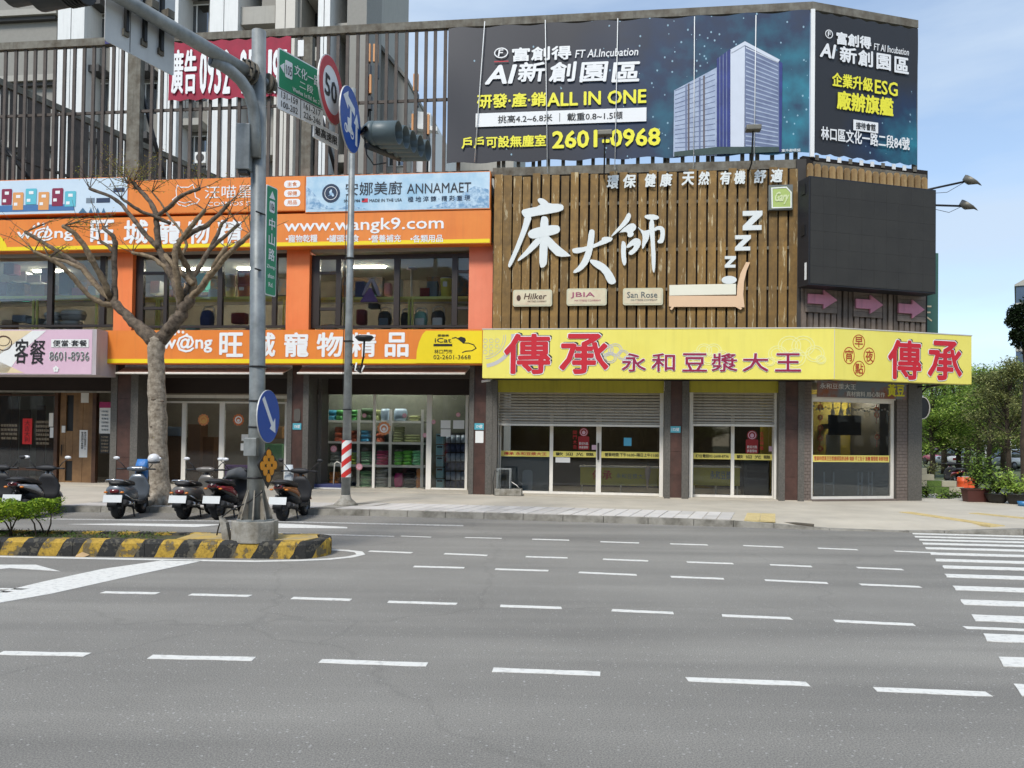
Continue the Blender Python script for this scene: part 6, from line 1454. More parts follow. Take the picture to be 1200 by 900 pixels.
for k, (x_, t, b, lab) in enumerate(((431, 51, 72, 'upper pair of orange antenna panels beside the tower edge'), (440, 51, 72, 'orange antenna panels just right of the upper pair'), (432, 87, 109, 'lower pair of orange antenna panels beside the tower edge'), (487, 86, 106, 'single orange antenna panel in the middle of the gap'), (485, 133, 156, 'left cluster of low orange antenna panels above the traffic light'), (500, 134, 157, 'right cluster of low orange antenna panels above the traffic light'))):
 dd = TW-.5 if x_ < 450 else TW+1
 q = A.rect(x_-3, t, x_+3.5, b, dd)
 T = thing('antenna', lab, 'antenna', A, (q[0], dd, q[2]), 'orange telephone antennas behind the fence')
 w_ = (q[1]-q[0])
 for j in range(2): part('panel', MB().box(q[0]+w_*.55*j, q[0]+w_*(.38+.55*j), dd, dd+.15, q[2], q[3]), M_ant, T, .02)
 part('mast', MB().tube([((q[0]+q[1])/2, dd+.25, q[2]-2.6), ((q[0]+q[1])/2, dd+.25, q[3]+.1)], .06, 6), M_black, T)
 part('radio_box', MB().box(q[0]+w_*.3, q[1]-w_*.1, dd+.05, dd+.3, q[2]-.75, q[2]-.1), M_black, T)
# ================================================================= goods seen through the windows
def bagmesh(w, h, d, m_):
 me = MB().loft([((0, 0, 0), (w*.42, 0, 0), (0, d*.42, 0)), ((0, 0, h*.25), (w*.5, 0, 0), (0, d*.5, 0)), ((0, 0, h*.75), (w*.5, 0, 0), (0, d*.5, 0)), ((0, 0, h*.97), (w*.4, 0, 0), (0, d*.4, 0))], 10, pw=4).mesh('bag'); me.materials.append(m_); return me
def simple(name, l, t, r, b, d, m_, lab, cat, grp=None, dep=.3, bev=.012, base=None, fr=A):
 q = fr.rect(l, t, r, b, d); z0_ = base if base is not None else q[2]
 return solo(name, MB().box(q[0], q[1], d, d+dep, z0_, z0_+(q[3]-q[2])), m_, lab, cat, fr, (q[0], d, z0_), grp, bev)
def bin_(l, t, r, b, d, m_, lab, grp=None, lidm=None):
 q = A.rect(l, t, r, b, d); cx, w = (q[0]+q[1])/2, (q[1]-q[0])/2; h = q[3]-q[2]; c = (cx, d+w, q[2])
 T = thing('bin', lab, 'container', A, c, grp)
 part('tub', MB().wheel(c, w, h, (0, 0, 1), 16, [(0, 0), (w*.84, 0), (w*.97, h*.86), (w, h*.86), (w, h*.93), (0, h*.93)]), m_, T)
 part('lid', MB().wheel(c, w, h, (0, 0, 1), 16, [(w*.9, h*.931), (w*1.02, h*.931), (w*1.02, h*.97), (w*.6, h), (0, h)]), lidm or m_, T)
 part('label_print', MB().box(cx-w*.35, cx+w*.35, d-.012, d+.0, q[2]+h*.5, q[2]+h*.75), M_print_w, T)
def carrier(l, t, r, b, d, lab, grp='pet carriers stacked upstairs'):
 q = A.rect(l, t, r, b, d); x0_, x1_, z0_, z1_ = q; h = z1_-z0_
 T = thing('pet_carrier', lab, 'pet carrier', A, (x0_, d, z0_), grp)
 cx, w, zc = (x0_+x1_)/2, (x1_-x0_)/2, z0_
 part('lower_shell', MB().loft([((cx, d+.2, z0_), (w*.86, 0, 0), (0, .17, 0)), ((cx, d+.2, z0_+h*.48), (w, 0, 0), (0, .2, 0))], 16, pw=5), mat('carrier_grey', (150, 148, 146), rough=.5, var=.05), T)
 part('upper_shell', MB().loft([((cx, d+.2, z0_+h*.5), (w, 0, 0), (0, .2, 0)), ((cx, d+.2, z0_+h*.8), (w*.93, 0, 0), (0, .18, 0)), ((cx, d+.2, z0_+h*.93), (w*.75, 0, 0), (0, .14, 0))], 16, pw=5), mat('carrier_white', (214, 214, 212), rough=.5, var=.05), T)
 part('handle', MB().box(cx-w*.3, cx+w*.3, d+.17, d+.22, z0_+h*.93, z0_+h), MATS['carrier_grey'], T)
def backpack(l, t, r, b, d, m_, lab, m2=None):
 q = A.rect(l, t, r, b, d); cx, w, h = (q[0]+q[1])/2, (q[1]-q[0])/2, q[3]-q[2]
 T = thing('pet_backpack', lab, 'backpack', A, (cx, d, q[2]), 'pet backpacks and trolleys upstairs')
 part('body', MB().loft([((cx, d+.13, q[2]), (w*.8, 0, 0), (0, .12, 0)), ((cx, d+.13, q[2]+h*.45), (w*.9, 0, 0), (0, .13, 0)), ((cx, d+.13, q[2]+h*.7), (w*.75, 0, 0), (0, .1, 0)), ((cx, d+.13, q[2]+h*.8), (w*.4, 0, 0), (0, .05, 0))], 12, pw=4), m_, T)
 part('front_panel', MB().rbox(cx-w*.62, cx+w*.62, d-.012, d+.02, q[2]+h*.08, q[2]+h*.45, w*.15), m2 or MATS['carrier_grey'], T)
 part('frame', MB().tube([(cx-w*.85, d+.2, q[2]+h*.3), (cx-w*.7, d+.2, q[2]+h*.92), (cx-w*.4, d+.2, q[3]), (cx+w*.4, d+.2, q[3]), (cx+w*.7, d+.2, q[2]+h*.92), (cx+w*.85, d+.2, q[2]+h*.3)], .022, 6), MATS['carrier_white'], T)
zsR = A.Z(340, 348, .66); zfl = zFloor1-.02
M_card = mat('cardboard', (156, 116, 74), rough=.8, var=.15); M_plaid = mat('plaid_box', (140, 108, 70), rough=.8, rgb2=(96, 64, 44), scale=9)
M_pinkp = mat('pink_plastic', (206, 140, 146), rough=.45, var=.04); M_tealp = mat('teal_plastic', (70, 176, 160), rough=.45, var=.05); M_bluef = mat('navy_fabric', (56, 70, 118), rough=.8, var=.15)
M_greyf = mat('grey_blue_fabric', (112, 124, 138), rough=.8, var=.1); M_charf = mat('charcoal_fabric', (48, 50, 54), rough=.8, var=.1); M_redf = mat('dark_red_fabric', (124, 40, 44), rough=.8, var=.2); M_mint = mat('mint_fabric', (142, 196, 184), rough=.7, var=.08)
simple('carton', -6, 327, 7, 348, .7, M_redf, 'brown red carton at the left edge of the upper window shelf', 'box', base=zsR)
simple('carton', 8, 329, 28, 348, .7, M_plaid, 'tan plaid carton on the shelf behind the upper left window', 'box', base=zsR)
simple('flat_box', 28.5, 342.5, 49, 348, .7, M_pinkp, 'flat pink box on the shelf beside the plaid carton', 'box', base=zsR)
for l, t, r, b, lab in ((12, 318, 30, 329, 'white storage box above the plaid carton'), (31, 322, 47, 331, 'pale storage box right of the white one')): simple('storage_box', l, t, r, b, 1.4, M_white, lab, 'box', 'pale storage boxes upstairs')
for l, t, r, b, lab in ((4, 308, 16, 321, 'small dark red box hanging near the ceiling at the far left'), (48, 314, 55, 330, 'small dark red box beside the left window upright')): simple('hanging_box', l, t, r, b, .9, M_redf, lab, 'box', 'dark red boxes near the ceiling')
simple('carton', 2, 367, 14, 384, .75, M_card, 'tan carton on the floor behind the upper left window', 'box', base=zfl)
simple('storage_box', 14, 369, 30, 377, .8, M_greyf, 'blue grey storage crate under the yellow rail, left of its posts', 'box', 'blue grey crates'); simple('storage_box', 31, 373, 48, 379, .8, M_greyf, 'blue grey storage crate half behind the yellow posts', 'box', 'blue grey crates')
carrier(49, 374.5, 67.5, 384, .75, 'small white pet carrier, bottom of the left stack upstairs'); carrier(49, 364.5, 67.5, 374, .75, 'small white pet carrier, top of the left stack upstairs')
carrier(68.5, 374.5, 90, 384, .75, 'large white pet carrier, bottom of the right stack upstairs'); carrier(68.5, 361.5, 94, 374, .75, 'large white pet carrier, top of the right stack upstairs')
simple('carton', 69, 318, 80, 345, 1.3, M_greyf, 'tall blue grey box on the shelf behind the branches', 'box'); simple('carton', 103, 335, 112, 347, 1.0, M_white, 'white folded box leaning behind the branches at the upper left window', 'box')
simple('small_box', 176, 329, 187, 344, .9, M_white, 'small white box in the narrow casement left of the middle window', 'box')
bin_(195.5, 331, 205, 347, .75, M_pinkp, 'pink tub at the left of the middle upper window')
simple('tote_bag', 229, 320, 241, 340, 1.0, M_tealp, 'teal tote hanging behind the branches in the middle window', 'bag'); simple('storage_box', 244, 337.5, 254.5, 348, .75, M_white, 'white box on the rail left of the pale bins', 'box', base=zsR)
bin_(261.5, 334, 273, 348, .75, M_white, 'lower white bin of the pale stack in the middle window', 'pale bins'); bin_(261.5, 320, 273, 333.8, .75, M_white, 'upper white bin of the pale stack in the middle window', 'pale bins')
bin_(275, 332.5, 291, 348, .75, M_pinkp, 'lower pink bin of the stack beside the signal pole', 'pink bins'); bin_(274.5, 316.5, 292, 332.3, .75, M_pinkp, 'upper pink bin of the stack beside the signal pole', 'pink bins')
simple('bag', 217, 372, 229, 383, .8, M_mint, 'mint green bag at the foot of the middle upper window', 'bag', bev=.06, base=zfl); backpack(232, 358, 249, 383, .8, M_bluef, 'blue pet backpack in the middle upper window', M_bluef)
simple('cushion', 270, 366, 287, 379, .9, M_redf, 'dark red folded cushion right of the blue backpack', 'cushion', bev=.06); simple('tray', 266, 379.5, 287, 384, .7, M_white, 'white tray at the foot of the middle upper window', 'tray', bev=.03, base=zfl); simple('carton', 288, 375, 296, 384, .8, M_greyf, 'grey case beside the white tray, next to the signal pole', 'box', base=zfl)
simple('pet_bed', 376.5, 371, 392.5, 382.5, .8, M_white, 'round white pet bed in the narrow casement left of the lamp post', 'pet bed', bev=.09, base=zfl); simple('tray', 418.5, 378.5, 440, 384, .7, M_white, 'white tray lying on the floor right of the lamp post', 'tray', bev=.03, base=zfl)
simple('cushion', 416.5, 362, 428, 380, .9, M_redf, 'dark red cushion standing right of the lamp post', 'cushion', bev=.07); simple('tub', 416, 328, 427, 347, .8, M_bluef, 'navy blue tub on the yellow rail right of the lamp post', 'container', bev=.03, base=zsR)
simple('pillow', 449.5, 331, 457.5, 346, .9, M_pinkp, 'small pink pillow on the rail beside the purple tent', 'pillow', bev=.06)
q = A.rect(423, 326, 447, 354, .5); cx, w, h = (q[0]+q[1])/2, (q[1]-q[0])/2, q[3]-q[2]
T = thing('pet_tent', 'small purple pet tent hanging in the right upper window', 'tent', A, (cx, .5, q[2])); M_purp = mat('purple_fabric', (150, 112, 178), rough=.8, var=.08); M_lil = mat('lilac_fabric', (196, 184, 204), rough=.8, var=.05)
part('base', MB().prism([(cx-w, q[2]), (cx+w*.7, q[2]), (cx-w*.05, q[2]+h*.62)], .42, .55), M_purp, T)
part('left_wing', MB().prism([(cx-w*.9, q[2]+h*.3), (cx-w*.6, q[2]+h*.66), (cx-w*.15, q[3]), (cx+w*.05, q[3]-.02), (cx-w*.45, q[2]+h*.5), (cx-w*.72, q[2]+h*.3)], .5, .56), M_lil, T)
part('right_wing', MB().prism([(cx+w*.9, q[2]+h*.25), (cx+w*.6, q[2]+h*.66), (cx+w*.15, q[3]-.01), (cx-w*.05, q[3]-.03), (cx+w*.4, q[2]+h*.5), (cx+w*.62, q[2]+h*.27)], .5, .56), M_lil, T)
part('inside', MB().prism([(cx-.02, q[3]-.08), (cx+w*.55, q[2]+h*.3), (cx+w*.1, q[2]+h*.35)], .565, .58), M_charf, T)
simple('dark_pouch', 431, 355, 443, 361, .6, M_charf, 'dark grey pouch below the purple tent', 'bag', bev=.03)
bin_(514.5, 324, 528.5, 347.5, .9, M_lime, 'tall yellow bin with white lid at the right of the right upper window', None, M_white)
p = A.at(482, 347, 1.1); T = thing('cat_tree', 'pale cat tree post with a round top in the right upper window', 'cat tree', A, (p[0], 1.1, p[1])); q = A.rect(475, 314, 490, 347, 1.1)
part('post', MB().tube([(p[0], 1.1, zfl), (p[0], 1.1, q[3]-.03)], .03, 8), M_alu, T); part('top', MB().wheel((p[0], 1.1, q[3]-.04), .17, .06, (0, 0, 1), 14, [(0, 0), (.17, 0), (.12, .06), (0, .06)]), M_lil, T); part('base', MB().box(p[0]-.2, p[0]+.2, .95, 1.25, zfl, zfl+.04), M_alu, T)
backpack(441, 359, 458, 384, .85, M_charf, 'charcoal and grey pet trolley just left of the window upright', M_greyf); backpack(468, 361, 479, 384, .85, M_charf, 'narrow dark pet trolley just right of the window upright', M_charf)
backpack(483.5, 359.5, 500.5, 384, .85, M_mint, 'mint green pet trolley with a pale front in the right upper window', M_white); backpack(503.5, 358, 521.5, 384, .85, M_charf, 'dark pet trolley with a white front, rightmost in the right upper window', M_white)
M_fill_tube = mat('bright_fill_tube', (255, 248, 230), rough=.5, var=0, emit=60)
for k, (x_, lab) in enumerate(((-60, 'added fill tube behind the upper left window'), (60, 'added fill tube over the stacked pet carriers'), (230, 'added fill tube over the blue backpack'), (300, 'added fill tube over the pink bins'), (430, 'added fill tube over the purple tent'))):  # extra tubes hidden behind the window heads, added to brighten the upper rooms
 u_ = A.X(x_, 310, 2.0); solo('ceiling_or_fill_light', MB().box(u_-.6, u_+.6, 1.95, 2.03, zHead1-.0, zHead1+.04), M_fill_tube, lab, 'lamp', A, (u_, 1.95, zHead1), 'tube lights upstairs')
for k, x_ in enumerate((-150, -20, 90, 215, 290, 400, 500)):
 simple('wall_shelf', x_, 318, x_+48, 346, 3.6, mat('stock_print', (120, 96, 74), rough=.8, rgb2=(84, 92, 100), scale=3, thresh=(.45, .55)), ['far left', 'left', 'third', 'fourth', 'fifth', 'sixth', 'rightmost'][k]+' stock shelf along the back wall of the upper room', 'shelf', 'back wall shelves upstairs')
dsh = 1.75
rack = thing('display_rack', 'white display rack full of bags behind the right shop window of the pet shop', 'rack', A, (A.X(375, 572, dsh), dsh, KZ))
for x_ in (382.5, 419.8, 457, 494.5):
 a_ = A.rect(x_-1.6, 480, x_+1.6, 572, dsh-.05); part('upright', MB().box(a_[0], a_[1], dsh-.05, dsh-.02, KZ+.03, a_[3]), M_white, rack)
for y_ in (494, 519, 546, 572): a_ = A.rect(373, y_-1.3, 496, y_+1.3, dsh-.04); part('shelf_board', MB().box(a_[0], a_[1], dsh-.015, dsh+.4, a_[2], a_[3]), M_white, rack)
part('back_panel', MB().box(A.X(372, 520, dsh), A.X(550, 520, dsh), dsh+.55, dsh+.6, KZ, zc1-.1), mat('dark_green_grey', (104, 108, 96), rough=.8, var=.3, scale=5), rack)
cols = {'teal': (60, 150, 180), 'leaf green': (64, 140, 70), 'dark green': (54, 84, 50), 'pale blue': (150, 172, 190), 'orange red': (176, 84, 56), 'sky blue': (52, 150, 196), 'salmon': (200, 106, 78), 'olive': (158, 166, 112), 'soft green': (126, 176, 130), 'pink': (188, 66, 110), 'bright green': (108, 200, 72), 'mint': (120, 206, 150), 'lime': (166, 190, 50), 'grey': (150, 158, 156), 'magenta': (190, 40, 120), 'black': (38, 38, 40), 'amber': (206, 130, 60)}
rows = [('teal', 384, 392, 480, 493, 2, 'top shelf far left'), ('leaf green', 393, 402, 480, 493, 2, 'top shelf beside the teal bags'), ('dark green', 422, 435, 478, 493, 2, 'top shelf middle'), ('pale blue', 445, 455, 478, 493, 1, 'top shelf left of the tall pale one'), ('pale blue', 460, 475, 478, 493, 1, 'top shelf at the right'), ('olive', 479, 491, 487, 493, 2, 'top shelf far right'),
  ('orange red', 391, 401, 500, 518, 3, 'second shelf far left'), ('sky blue', 421.5, 432, 504, 518, 3, 'second shelf middle'), ('salmon', 440, 448, 507, 518, 2, 'second shelf under the round sticker'), ('olive', 460, 472, 500, 518, 6, 'second shelf in the tall olive stack'), ('olive', 472.5, 492, 509, 518, 3, 'second shelf in the low olive stack'),
  ('soft green', 422, 434, 529, 545, 5, 'third shelf middle'), ('pink', 440, 454, 528, 545, 5, 'third shelf in the pink stack'), ('bright green', 461, 471, 529, 545, 4, 'third shelf in the left bright stack'), ('bright green', 471.5, 482, 528, 545, 4, 'third shelf in the right bright stack'), ('mint', 482.5, 493, 528, 545, 5, 'third shelf far right'),
  ('leaf green', 404, 417, 480, 493, 3, 'top shelf before the middle upright'), ('orange red', 404, 417, 504, 518, 3, 'second shelf before the middle upright'), ('grey', 386, 398, 529, 545, 4, 'third shelf at the left'), ('lime', 404, 417, 530, 545, 4, 'third shelf before the middle upright'), ('olive', 436, 444, 480, 493, 2, 'top shelf, small stack in the middle'), ('amber', 385, 396, 553, 571, 4, 'bottom shelf at the left'),
  ('lime', 372.5, 378, 551, 571, 4, 'bottom shelf far left'), ('grey', 400, 410, 552, 571, 5, 'bottom shelf left of the upright'), ('soft green', 421, 434, 552, 571, 5, 'bottom shelf middle'), ('grey', 439.5, 453, 550, 571, 5, 'bottom shelf in the grey stack'), ('magenta', 461, 471, 554, 571, 1, 'bottom shelf, standing upright'), ('black', 472, 486, 552, 571, 5, 'bottom shelf in the black stack'), ('amber', 487, 493, 549, 571, 2, 'bottom shelf far right')]
for cn_, l, r, t, b, n, where in rows:
 q = A.rect(l, t, r, b, dsh); h = (q[3]-q[2])/n; m_ = mat(cn_.replace(' ', '_')+'_bag', cols[cn_], rough=.45, var=.18, scale=8)
 me = bagmesh(q[1]-q[0], h*.98, .34, m_)
 for k in range(n):
  o = solo('pet_food_bag', me, m_, (['lowest', 'second from below', 'third from below', 'fourth from below', 'fifth from below', 'topmost'][k if k < n-1 else 5]+' ' if n > 1 else '')+cn_+' bag on the '+where, 'bag', A, (random.uniform(-.01, .01)+(q[0]+q[1])/2, dsh+.18, q[2]+k*h), cn_+' bags on the '+where)
for i in range(5):
 q = A.rect(511, 508+i*13.3, 519.5, 520.5+i*13.3, 1.5)
 T = thing('card_box', ['topmost', 'second', 'third', 'fourth', 'lowest'][i]+' pale teal card box in the column behind the narrow glass door', 'box', A, (q[0], 1.5, q[2]), 'teal card boxes behind the door')
 part('body', MB().box(q[0], q[1], 1.5, 1.7, q[2]+.01, q[3]-.01), mat('pale_teal_card', (150, 200, 210), rough=.6, var=.06), T); part('print', MB().box(q[0]+.03, q[1]-.03, 1.494, 1.5, q[3]-.09, q[3]-.04), M_print_k, T)
for i in range(6):
 for j in range(4):
  q = A.rect(522+j*6.0, 509+i*10.8, 527.6+j*6.0, 519+i*10.8, 1.55)
  m_ = mat('pale_packet', (168, 182, 200), rough=.5, var=.15, scale=6) if (i % 2 == 0) else mat('navy_packet', (58, 70, 106), rough=.5, var=.25, scale=6)
  o = solo('packet', MB().loft([(((q[0]+q[1])/2, 1.6, q[2]), ((q[1]-q[0])*.45, 0, 0), (0, .06, 0)), (((q[0]+q[1])/2, 1.6, lerp(q[2], q[3], .5)), ((q[1]-q[0])*.5, 0, 0), (0, .07, 0)), (((q[0]+q[1])/2, 1.6, q[3]-.02), ((q[1]-q[0])*.45, 0, 0), (0, .02, 0))], 8, pw=4), m_,
                 ('pale' if i % 2 == 0 else 'navy')+' packet, '+['leftmost', 'second from left', 'third from left', 'rightmost'][j]+' in '+['the top', 'the second', 'the third', 'the fourth', 'the fifth', 'the lowest'][i]+' row behind the door', 'packet', A, (q[0], 1.55, q[2]), 'packets in row %s behind the door' % ['one', 'two', 'three', 'four', 'five', 'six'][i])
part('display_stand', MB().box(A.X(520, 540, 1.75), A.X(548, 540, 1.75), 1.75, 1.8, KZ, A.Z(533, 507, 1.75)), M_charf, rack)
dg2 = DR+.028
for l, t, r, b in ((516.5, 492.5, 528, 502), (516.5, 503, 528, 511.5), (531, 492.5, 544, 502.5), (374.5, 497.5, 379.5, 505), (283, 509, 291.5, 516.5), (282, 519.5, 291.5, 528)): prect(f2 if l > 300 else f1, l, t, r, b, dg2, M_white, 'notice')
def round_sticker(x_, y_, r_, lab, m1, m2):
 c = A.at(x_, y_, dg2); T = thing('round_sticker', lab, 'sticker', A, (c[0], dg2, c[1]), 'festive stickers on the pet shop glass'); rr_ = r_/41.0
 n = 12; mb = MB().prism([(c[0]+rr_*(1 if i % 2 else .86)*math.cos(math.pi*i/n), c[1]+rr_*(1 if i % 2 else .86)*math.sin(math.pi*i/n)) for i in range(2*n)], dg2-.004, dg2)
 part('sheet', mb, m1, T); part('face_print', MB().ring(c[0], c[1], rr_*.62, rr_*.62, rr_*.2, dg2-.008, dg2-.004, 12), m2, T); part('face_print', MB().disc(c[0], c[1]-rr_*.1, rr_*.25, rr_*.25, dg2-.008, dg2-.004, 8), m2, T)
M_terra = mat('terracotta_print', (196, 96, 52), rough=.6, rgb2=(226, 170, 110), scale=18); 
round_sticker(238.5, 492, 8, 'orange festive sticker on the left glass door of the pet shop', M_terra, MATS['gold_print']); round_sticker(279.5, 492, 8, 'orange and white festive sticker on the glass door beside the signal pole', MATS['knot_red'], M_print_w)
round_sticker(450, 502, 9, 'large orange festive sticker on the window full of bags', M_terra, M_print_w)
for k, (x_, y_, lab) in enumerate(((508, 494.5, 'small pink sticker beside the white notices'), (537, 486, 'small pink sticker above the right white notice'), (498, 510, 'small pink sticker on the left door edge'), (391, 526, 'pink sticker low in the left part of the bag window'), (421, 547, 'striped pink sticker right of the lamp post'), (427, 487, 'small pink sticker high in the bag window'), (474, 487, 'small pink sticker above the olive bags'))):
 round_sticker(x_, y_, 3 if k not in (3, 4) else 4.5, lab, M_pinkp, M_pink)
for k, (l, t, r, b, lab) in enumerate(((196, 512, 212, 573, 'tall brown carton stack behind the left door pane'), (219, 505, 234, 573, 'tall brown carton stack behind the second door pane'), (236, 520, 250, 573, 'lower brown carton stack beside the tall one'))): simple('carton_stack', l, t, r, b, 2.1+.2*k, mat('dark_cardboard', (110, 78, 52), rough=.8, var=.2, scale=2), lab, 'carton', 'brown cartons inside the pet shop', dep=.5, base=KZ+.03)
for k, (l, t, r, b, m_, lab) in enumerate(((170, 478, 186, 496, M_mint, 'pale green goods on the upper shelf behind the tree trunk'), (188, 500, 211, 511, M_greyf, 'grey blue goods on the shelf behind the first pane'), (306, 500, 331, 514, M_card, 'tan goods on the shelf right of the signal pole'), (306, 520, 331, 540, MATS['soft_green_bag'], 'pale green bags behind the glass right of the signal pole'), (263, 545, 297, 573, M_purp, 'purple goods low behind the third pane'))): simple('shelf_goods', l, t, r, b, 2.0, m_, lab, 'goods', 'goods behind the left shop front', bev=.03)
T = thing('flatbed_trolley', 'flat blue platform trolley before the bag window', 'trolley', A, (A.X(388, 574, .75), .75, KZ))
q = A.rect(366, 567, 402, 571, .75); part('deck', MB().box(q[0], q[1], .55, 1.15, q[2], q[3]), mat('trolley_blue', (70, 76, 120), rough=.5, var=.1), T, .01); part('bumper', MB().box(q[0]-.02, q[1]+.02, .53, 1.17, q[2]-.03, q[2]+.005), M_white, T)
for u_ in (q[0]+.1, q[1]-.1):
 for y_ in (.65, 1.05): part('wheel', MB().wheel((u_, y_, KZ+.06), .06, .04, (0, 1, 0), 12), M_black, T)
part('handle', MB().tube([(q[1]-.25, .6, q[3]), (q[1]-.22, .6, q[3]+.62), (q[1]-.15, .6, q[3]+.68), (q[1]-.02, .6, q[3]+.62), (q[1]+.02, .6, q[3])], .016, 6), M_alu, T)
q = A.rect(579, 573, 611, 582, -.35)
T = thing('glass_tank', 'empty glass tank frame standing on a grey stone trough by the wide shutter', 'tank', A, (q[0], -.35, KZ))
part('trough', MB().box(q[0], q[1], -.35, -.02, KZ, q[3]), M_conc, T, .02)
zz = A.Z(590, 549, -.3); fr_ = MB()
for u_ in (q[0]+.06, q[0]+.42):
 for y_ in (-.32, -.06): fr_.box(u_, u_+.025, y_, y_+.025, q[3], zz)
fr_.box(q[0]+.085, q[0]+.42, -.32, -.30, zz-.03, zz).box(q[0]+.085, q[0]+.42, -.06, -.04, zz-.03, zz)
part('frame', fr_, M_steel, T); part('pane', MB().box(q[0]+.085, q[0]+.42, -.312, -.308, q[3], zz-.03), M_glass, T); part('hose', MB().tube([(q[0]+.0, -.4, KZ+.02), (q[0]-.03, -.4, KZ+.4), (q[0]+.02, -.36, zz-.05), (q[0]+.1, -.34, zz-.1)], .012, 5), M_black, T)
part('side_table', MB().tube([(q[0]+.45, -.2, q[3]+.2), (q[0]+.62, -.25, q[3]+.1), (q[0]+.7, -.2, q[3])], .012, 5), M_alu, T)
# ================================================================= signal mast on the island
P0 = ground(299, 616, IH); P0 = Vector((-3.62, 10.98, IH))
def at_y(px, py, y): return depth(px, py, y)
P0 = at_y(299.0, 612, 10.95); P0.z = 0
plz = IH+.27
mast = thing('signal_mast', 'tall grey signal mast on a concrete block at the end of the island', 'mast', W0, (P0.x, P0.y, IH))
pl = thing('mast_plinth', 'chipped octagonal concrete block under the signal mast', 'plinth', W0, (P0.x, P0.y, IH))
plm = MB(); a8 = [(P0.x+.30*math.cos(R(22.5+45*k))/math.cos(R(22.5)), P0.y+.27*math.sin(R(22.5+45*k))/math.cos(R(22.5))) for k in range(8)]
plm.plan(a8, IH-.03, plz); part('block', plm, M_conc, pl, .015)
zt_p = at_y(303, 37, P0.y).z
part('base_plate', MB().plan([(P0.x+.27*math.cos(R(45*k)), P0.y+.27*math.sin(R(45*k))) for k in range(8)], plz, plz+.02), M_steel, mast)
ptop = at_y(303.5, 37, P0.y)
part('post', MB().tube([(P0.x, P0.y, plz+.02), (P0.x+.0, P0.y, 2.0), (ptop.x, P0.y, zt_p)], [.125, .112, .10], 20), M_steel, mast)
for k in range(8):
 a = R(45*k+10); c, s_ = math.cos(a), math.sin(a); n_ = Vector((-s_, c, 0))*.008
 mb = MB(); P = [(.11, plz+.02), (.24, plz+.02), (.235, plz+.06), (.115, plz+.45)]
 vs = [Vector((P0.x+c*r_, P0.y+s_*r_, z_))+n_*sg for sg in (-1, 1) for r_, z_ in P]
 mb.add(vs, [(0, 1, 2, 3), (7, 6, 5, 4), (0, 4, 5, 1), (1, 5, 6, 2), (2, 6, 7, 3), (3, 7, 4, 0)]); part('gusset', mb, mat('stained_steel', (156, 150, 138), rough=.8, rgb2=(116, 106, 90), scale=5), mast)
 part('bolt', MB().tube([(P0.x+c*.22, P0.y+s_*.22, plz+.02), (P0.x+c*.22, P0.y+s_*.22, plz+.07)], .014, 6), M_rust, mast)
for y_ in (430, 470, 500.5, 560): z_ = at_y(300, y_, P0.y).z; part('band', MB().wheel((P0.x+.002, P0.y, z_), .128, .025, (0, 0, 1), 20), M_black, mast)
q0, q1 = at_y(300, 205, P0.y), at_y(300, 152, P0.y)
part('junction_box', MB().box(q0.x-.21, q0.x-.02, P0.y-.24, P0.y-.08, q0.z, q1.z), M_steel, mast, .015); part('box_foot', MB().box(q0.x-.18, q0.x-.05, P0.y-.22, P0.y-.1, q0.z-.05, q0.z), M_black, mast)
q0, q1 = at_y(296, 534, P0.y), at_y(296, 513, P0.y); part('small_box', MB().box(q0.x-.05, q0.x+.13, P0.y-.24, P0.y-.10, q0.z, q1.z), M_steel, mast, .01)
jz = at_y(303, 92, P0.y).z; J = Vector((ptop.x, P0.y, jz))
dL_ = Vector((-math.sin(R(25.5)), -math.cos(R(25.5)), 0)); dR_ = Vector((math.sin(R(31.7)), math.cos(R(31.7)), 0))
arm_end = J + dL_*4.2
part('long_arm', MB().tube([J+dL_*.1, J+dL_*1.2, arm_end], [.095, .09, .068], 16), M_steel, mast)
flz = MB().wheel(J+dL_*.15, .17, .03, tuple(dL_), 16).wheel(J+dL_*.24, .17, .03, tuple(dL_), 16); part('flange', flz, M_rust, mast)
for k in range(8): 
 a = R(45*k); u = Vector((dL_.y, -dL_.x, 0)); o = u*math.cos(a)*.145+Vector((0, 0, 1))*math.sin(a)*.145
 part('bolt', MB().tube([J+dL_*.12+o, J+dL_*.30+o], .014, 6), M_black, mast)
part('rear_arm', MB().tube([J+dR_*.1, J+dR_*2.35], [.06, .05], 12), M_steel, mast); part('flange', MB().wheel(J+dR_*.16, .14, .03, tuple(dR_), 16).wheel(J+dR_*.22, .13, .03, tuple(dR_), 16), M_rust, mast)
cpts = [at_y(x, y, P0.y-e) for x, y, e in ((299, 185, .1), (299, 155, .13), (297, 127, .2), (291.5, 108, .28), (282, 94, .38), (270, 83, .5), (258, 75, .6), (247, 70, .7))]
part('curved_pipe', MB().tube(cpts, .082, 14), M_steel, mast); part('pipe_mouth', MB().wheel(tuple(cpts[-1]+(cpts[-1]-cpts[-2]).normalized()*.004), .07, .004, tuple((cpts[-1]-cpts[-2]).normalized()), 14), M_black, mast)
part('cable', MB().tube([at_y(254, 627, P0.y), at_y(256, 618, P0.y-.05), at_y(260, 606, P0.y-.05), at_y(270, 598, P0.y-.1), at_y(292, 588, P0.y-.13), at_y(308, 576, P0.y-.12)], .01, 5), M_black, mast)
a_ = at_y(268, 628, P0.y-.05)
cpi = thing('leaning_conduit', 'short leaning grey conduit and concrete wedge left of the mast block', 'conduit', W0, tuple(a_)); part('wedge', MB().prism([(a_.x-.06, IH-.03), (a_.x+.04, IH-.03), (a_.x-.02, IH+.24), (a_.x-.12, IH+.33)], P0.y-.12, P0.y+.0), M_conc, cpi)
def plate_frame(w, ang): return Frame((w.x, w.y), ang)
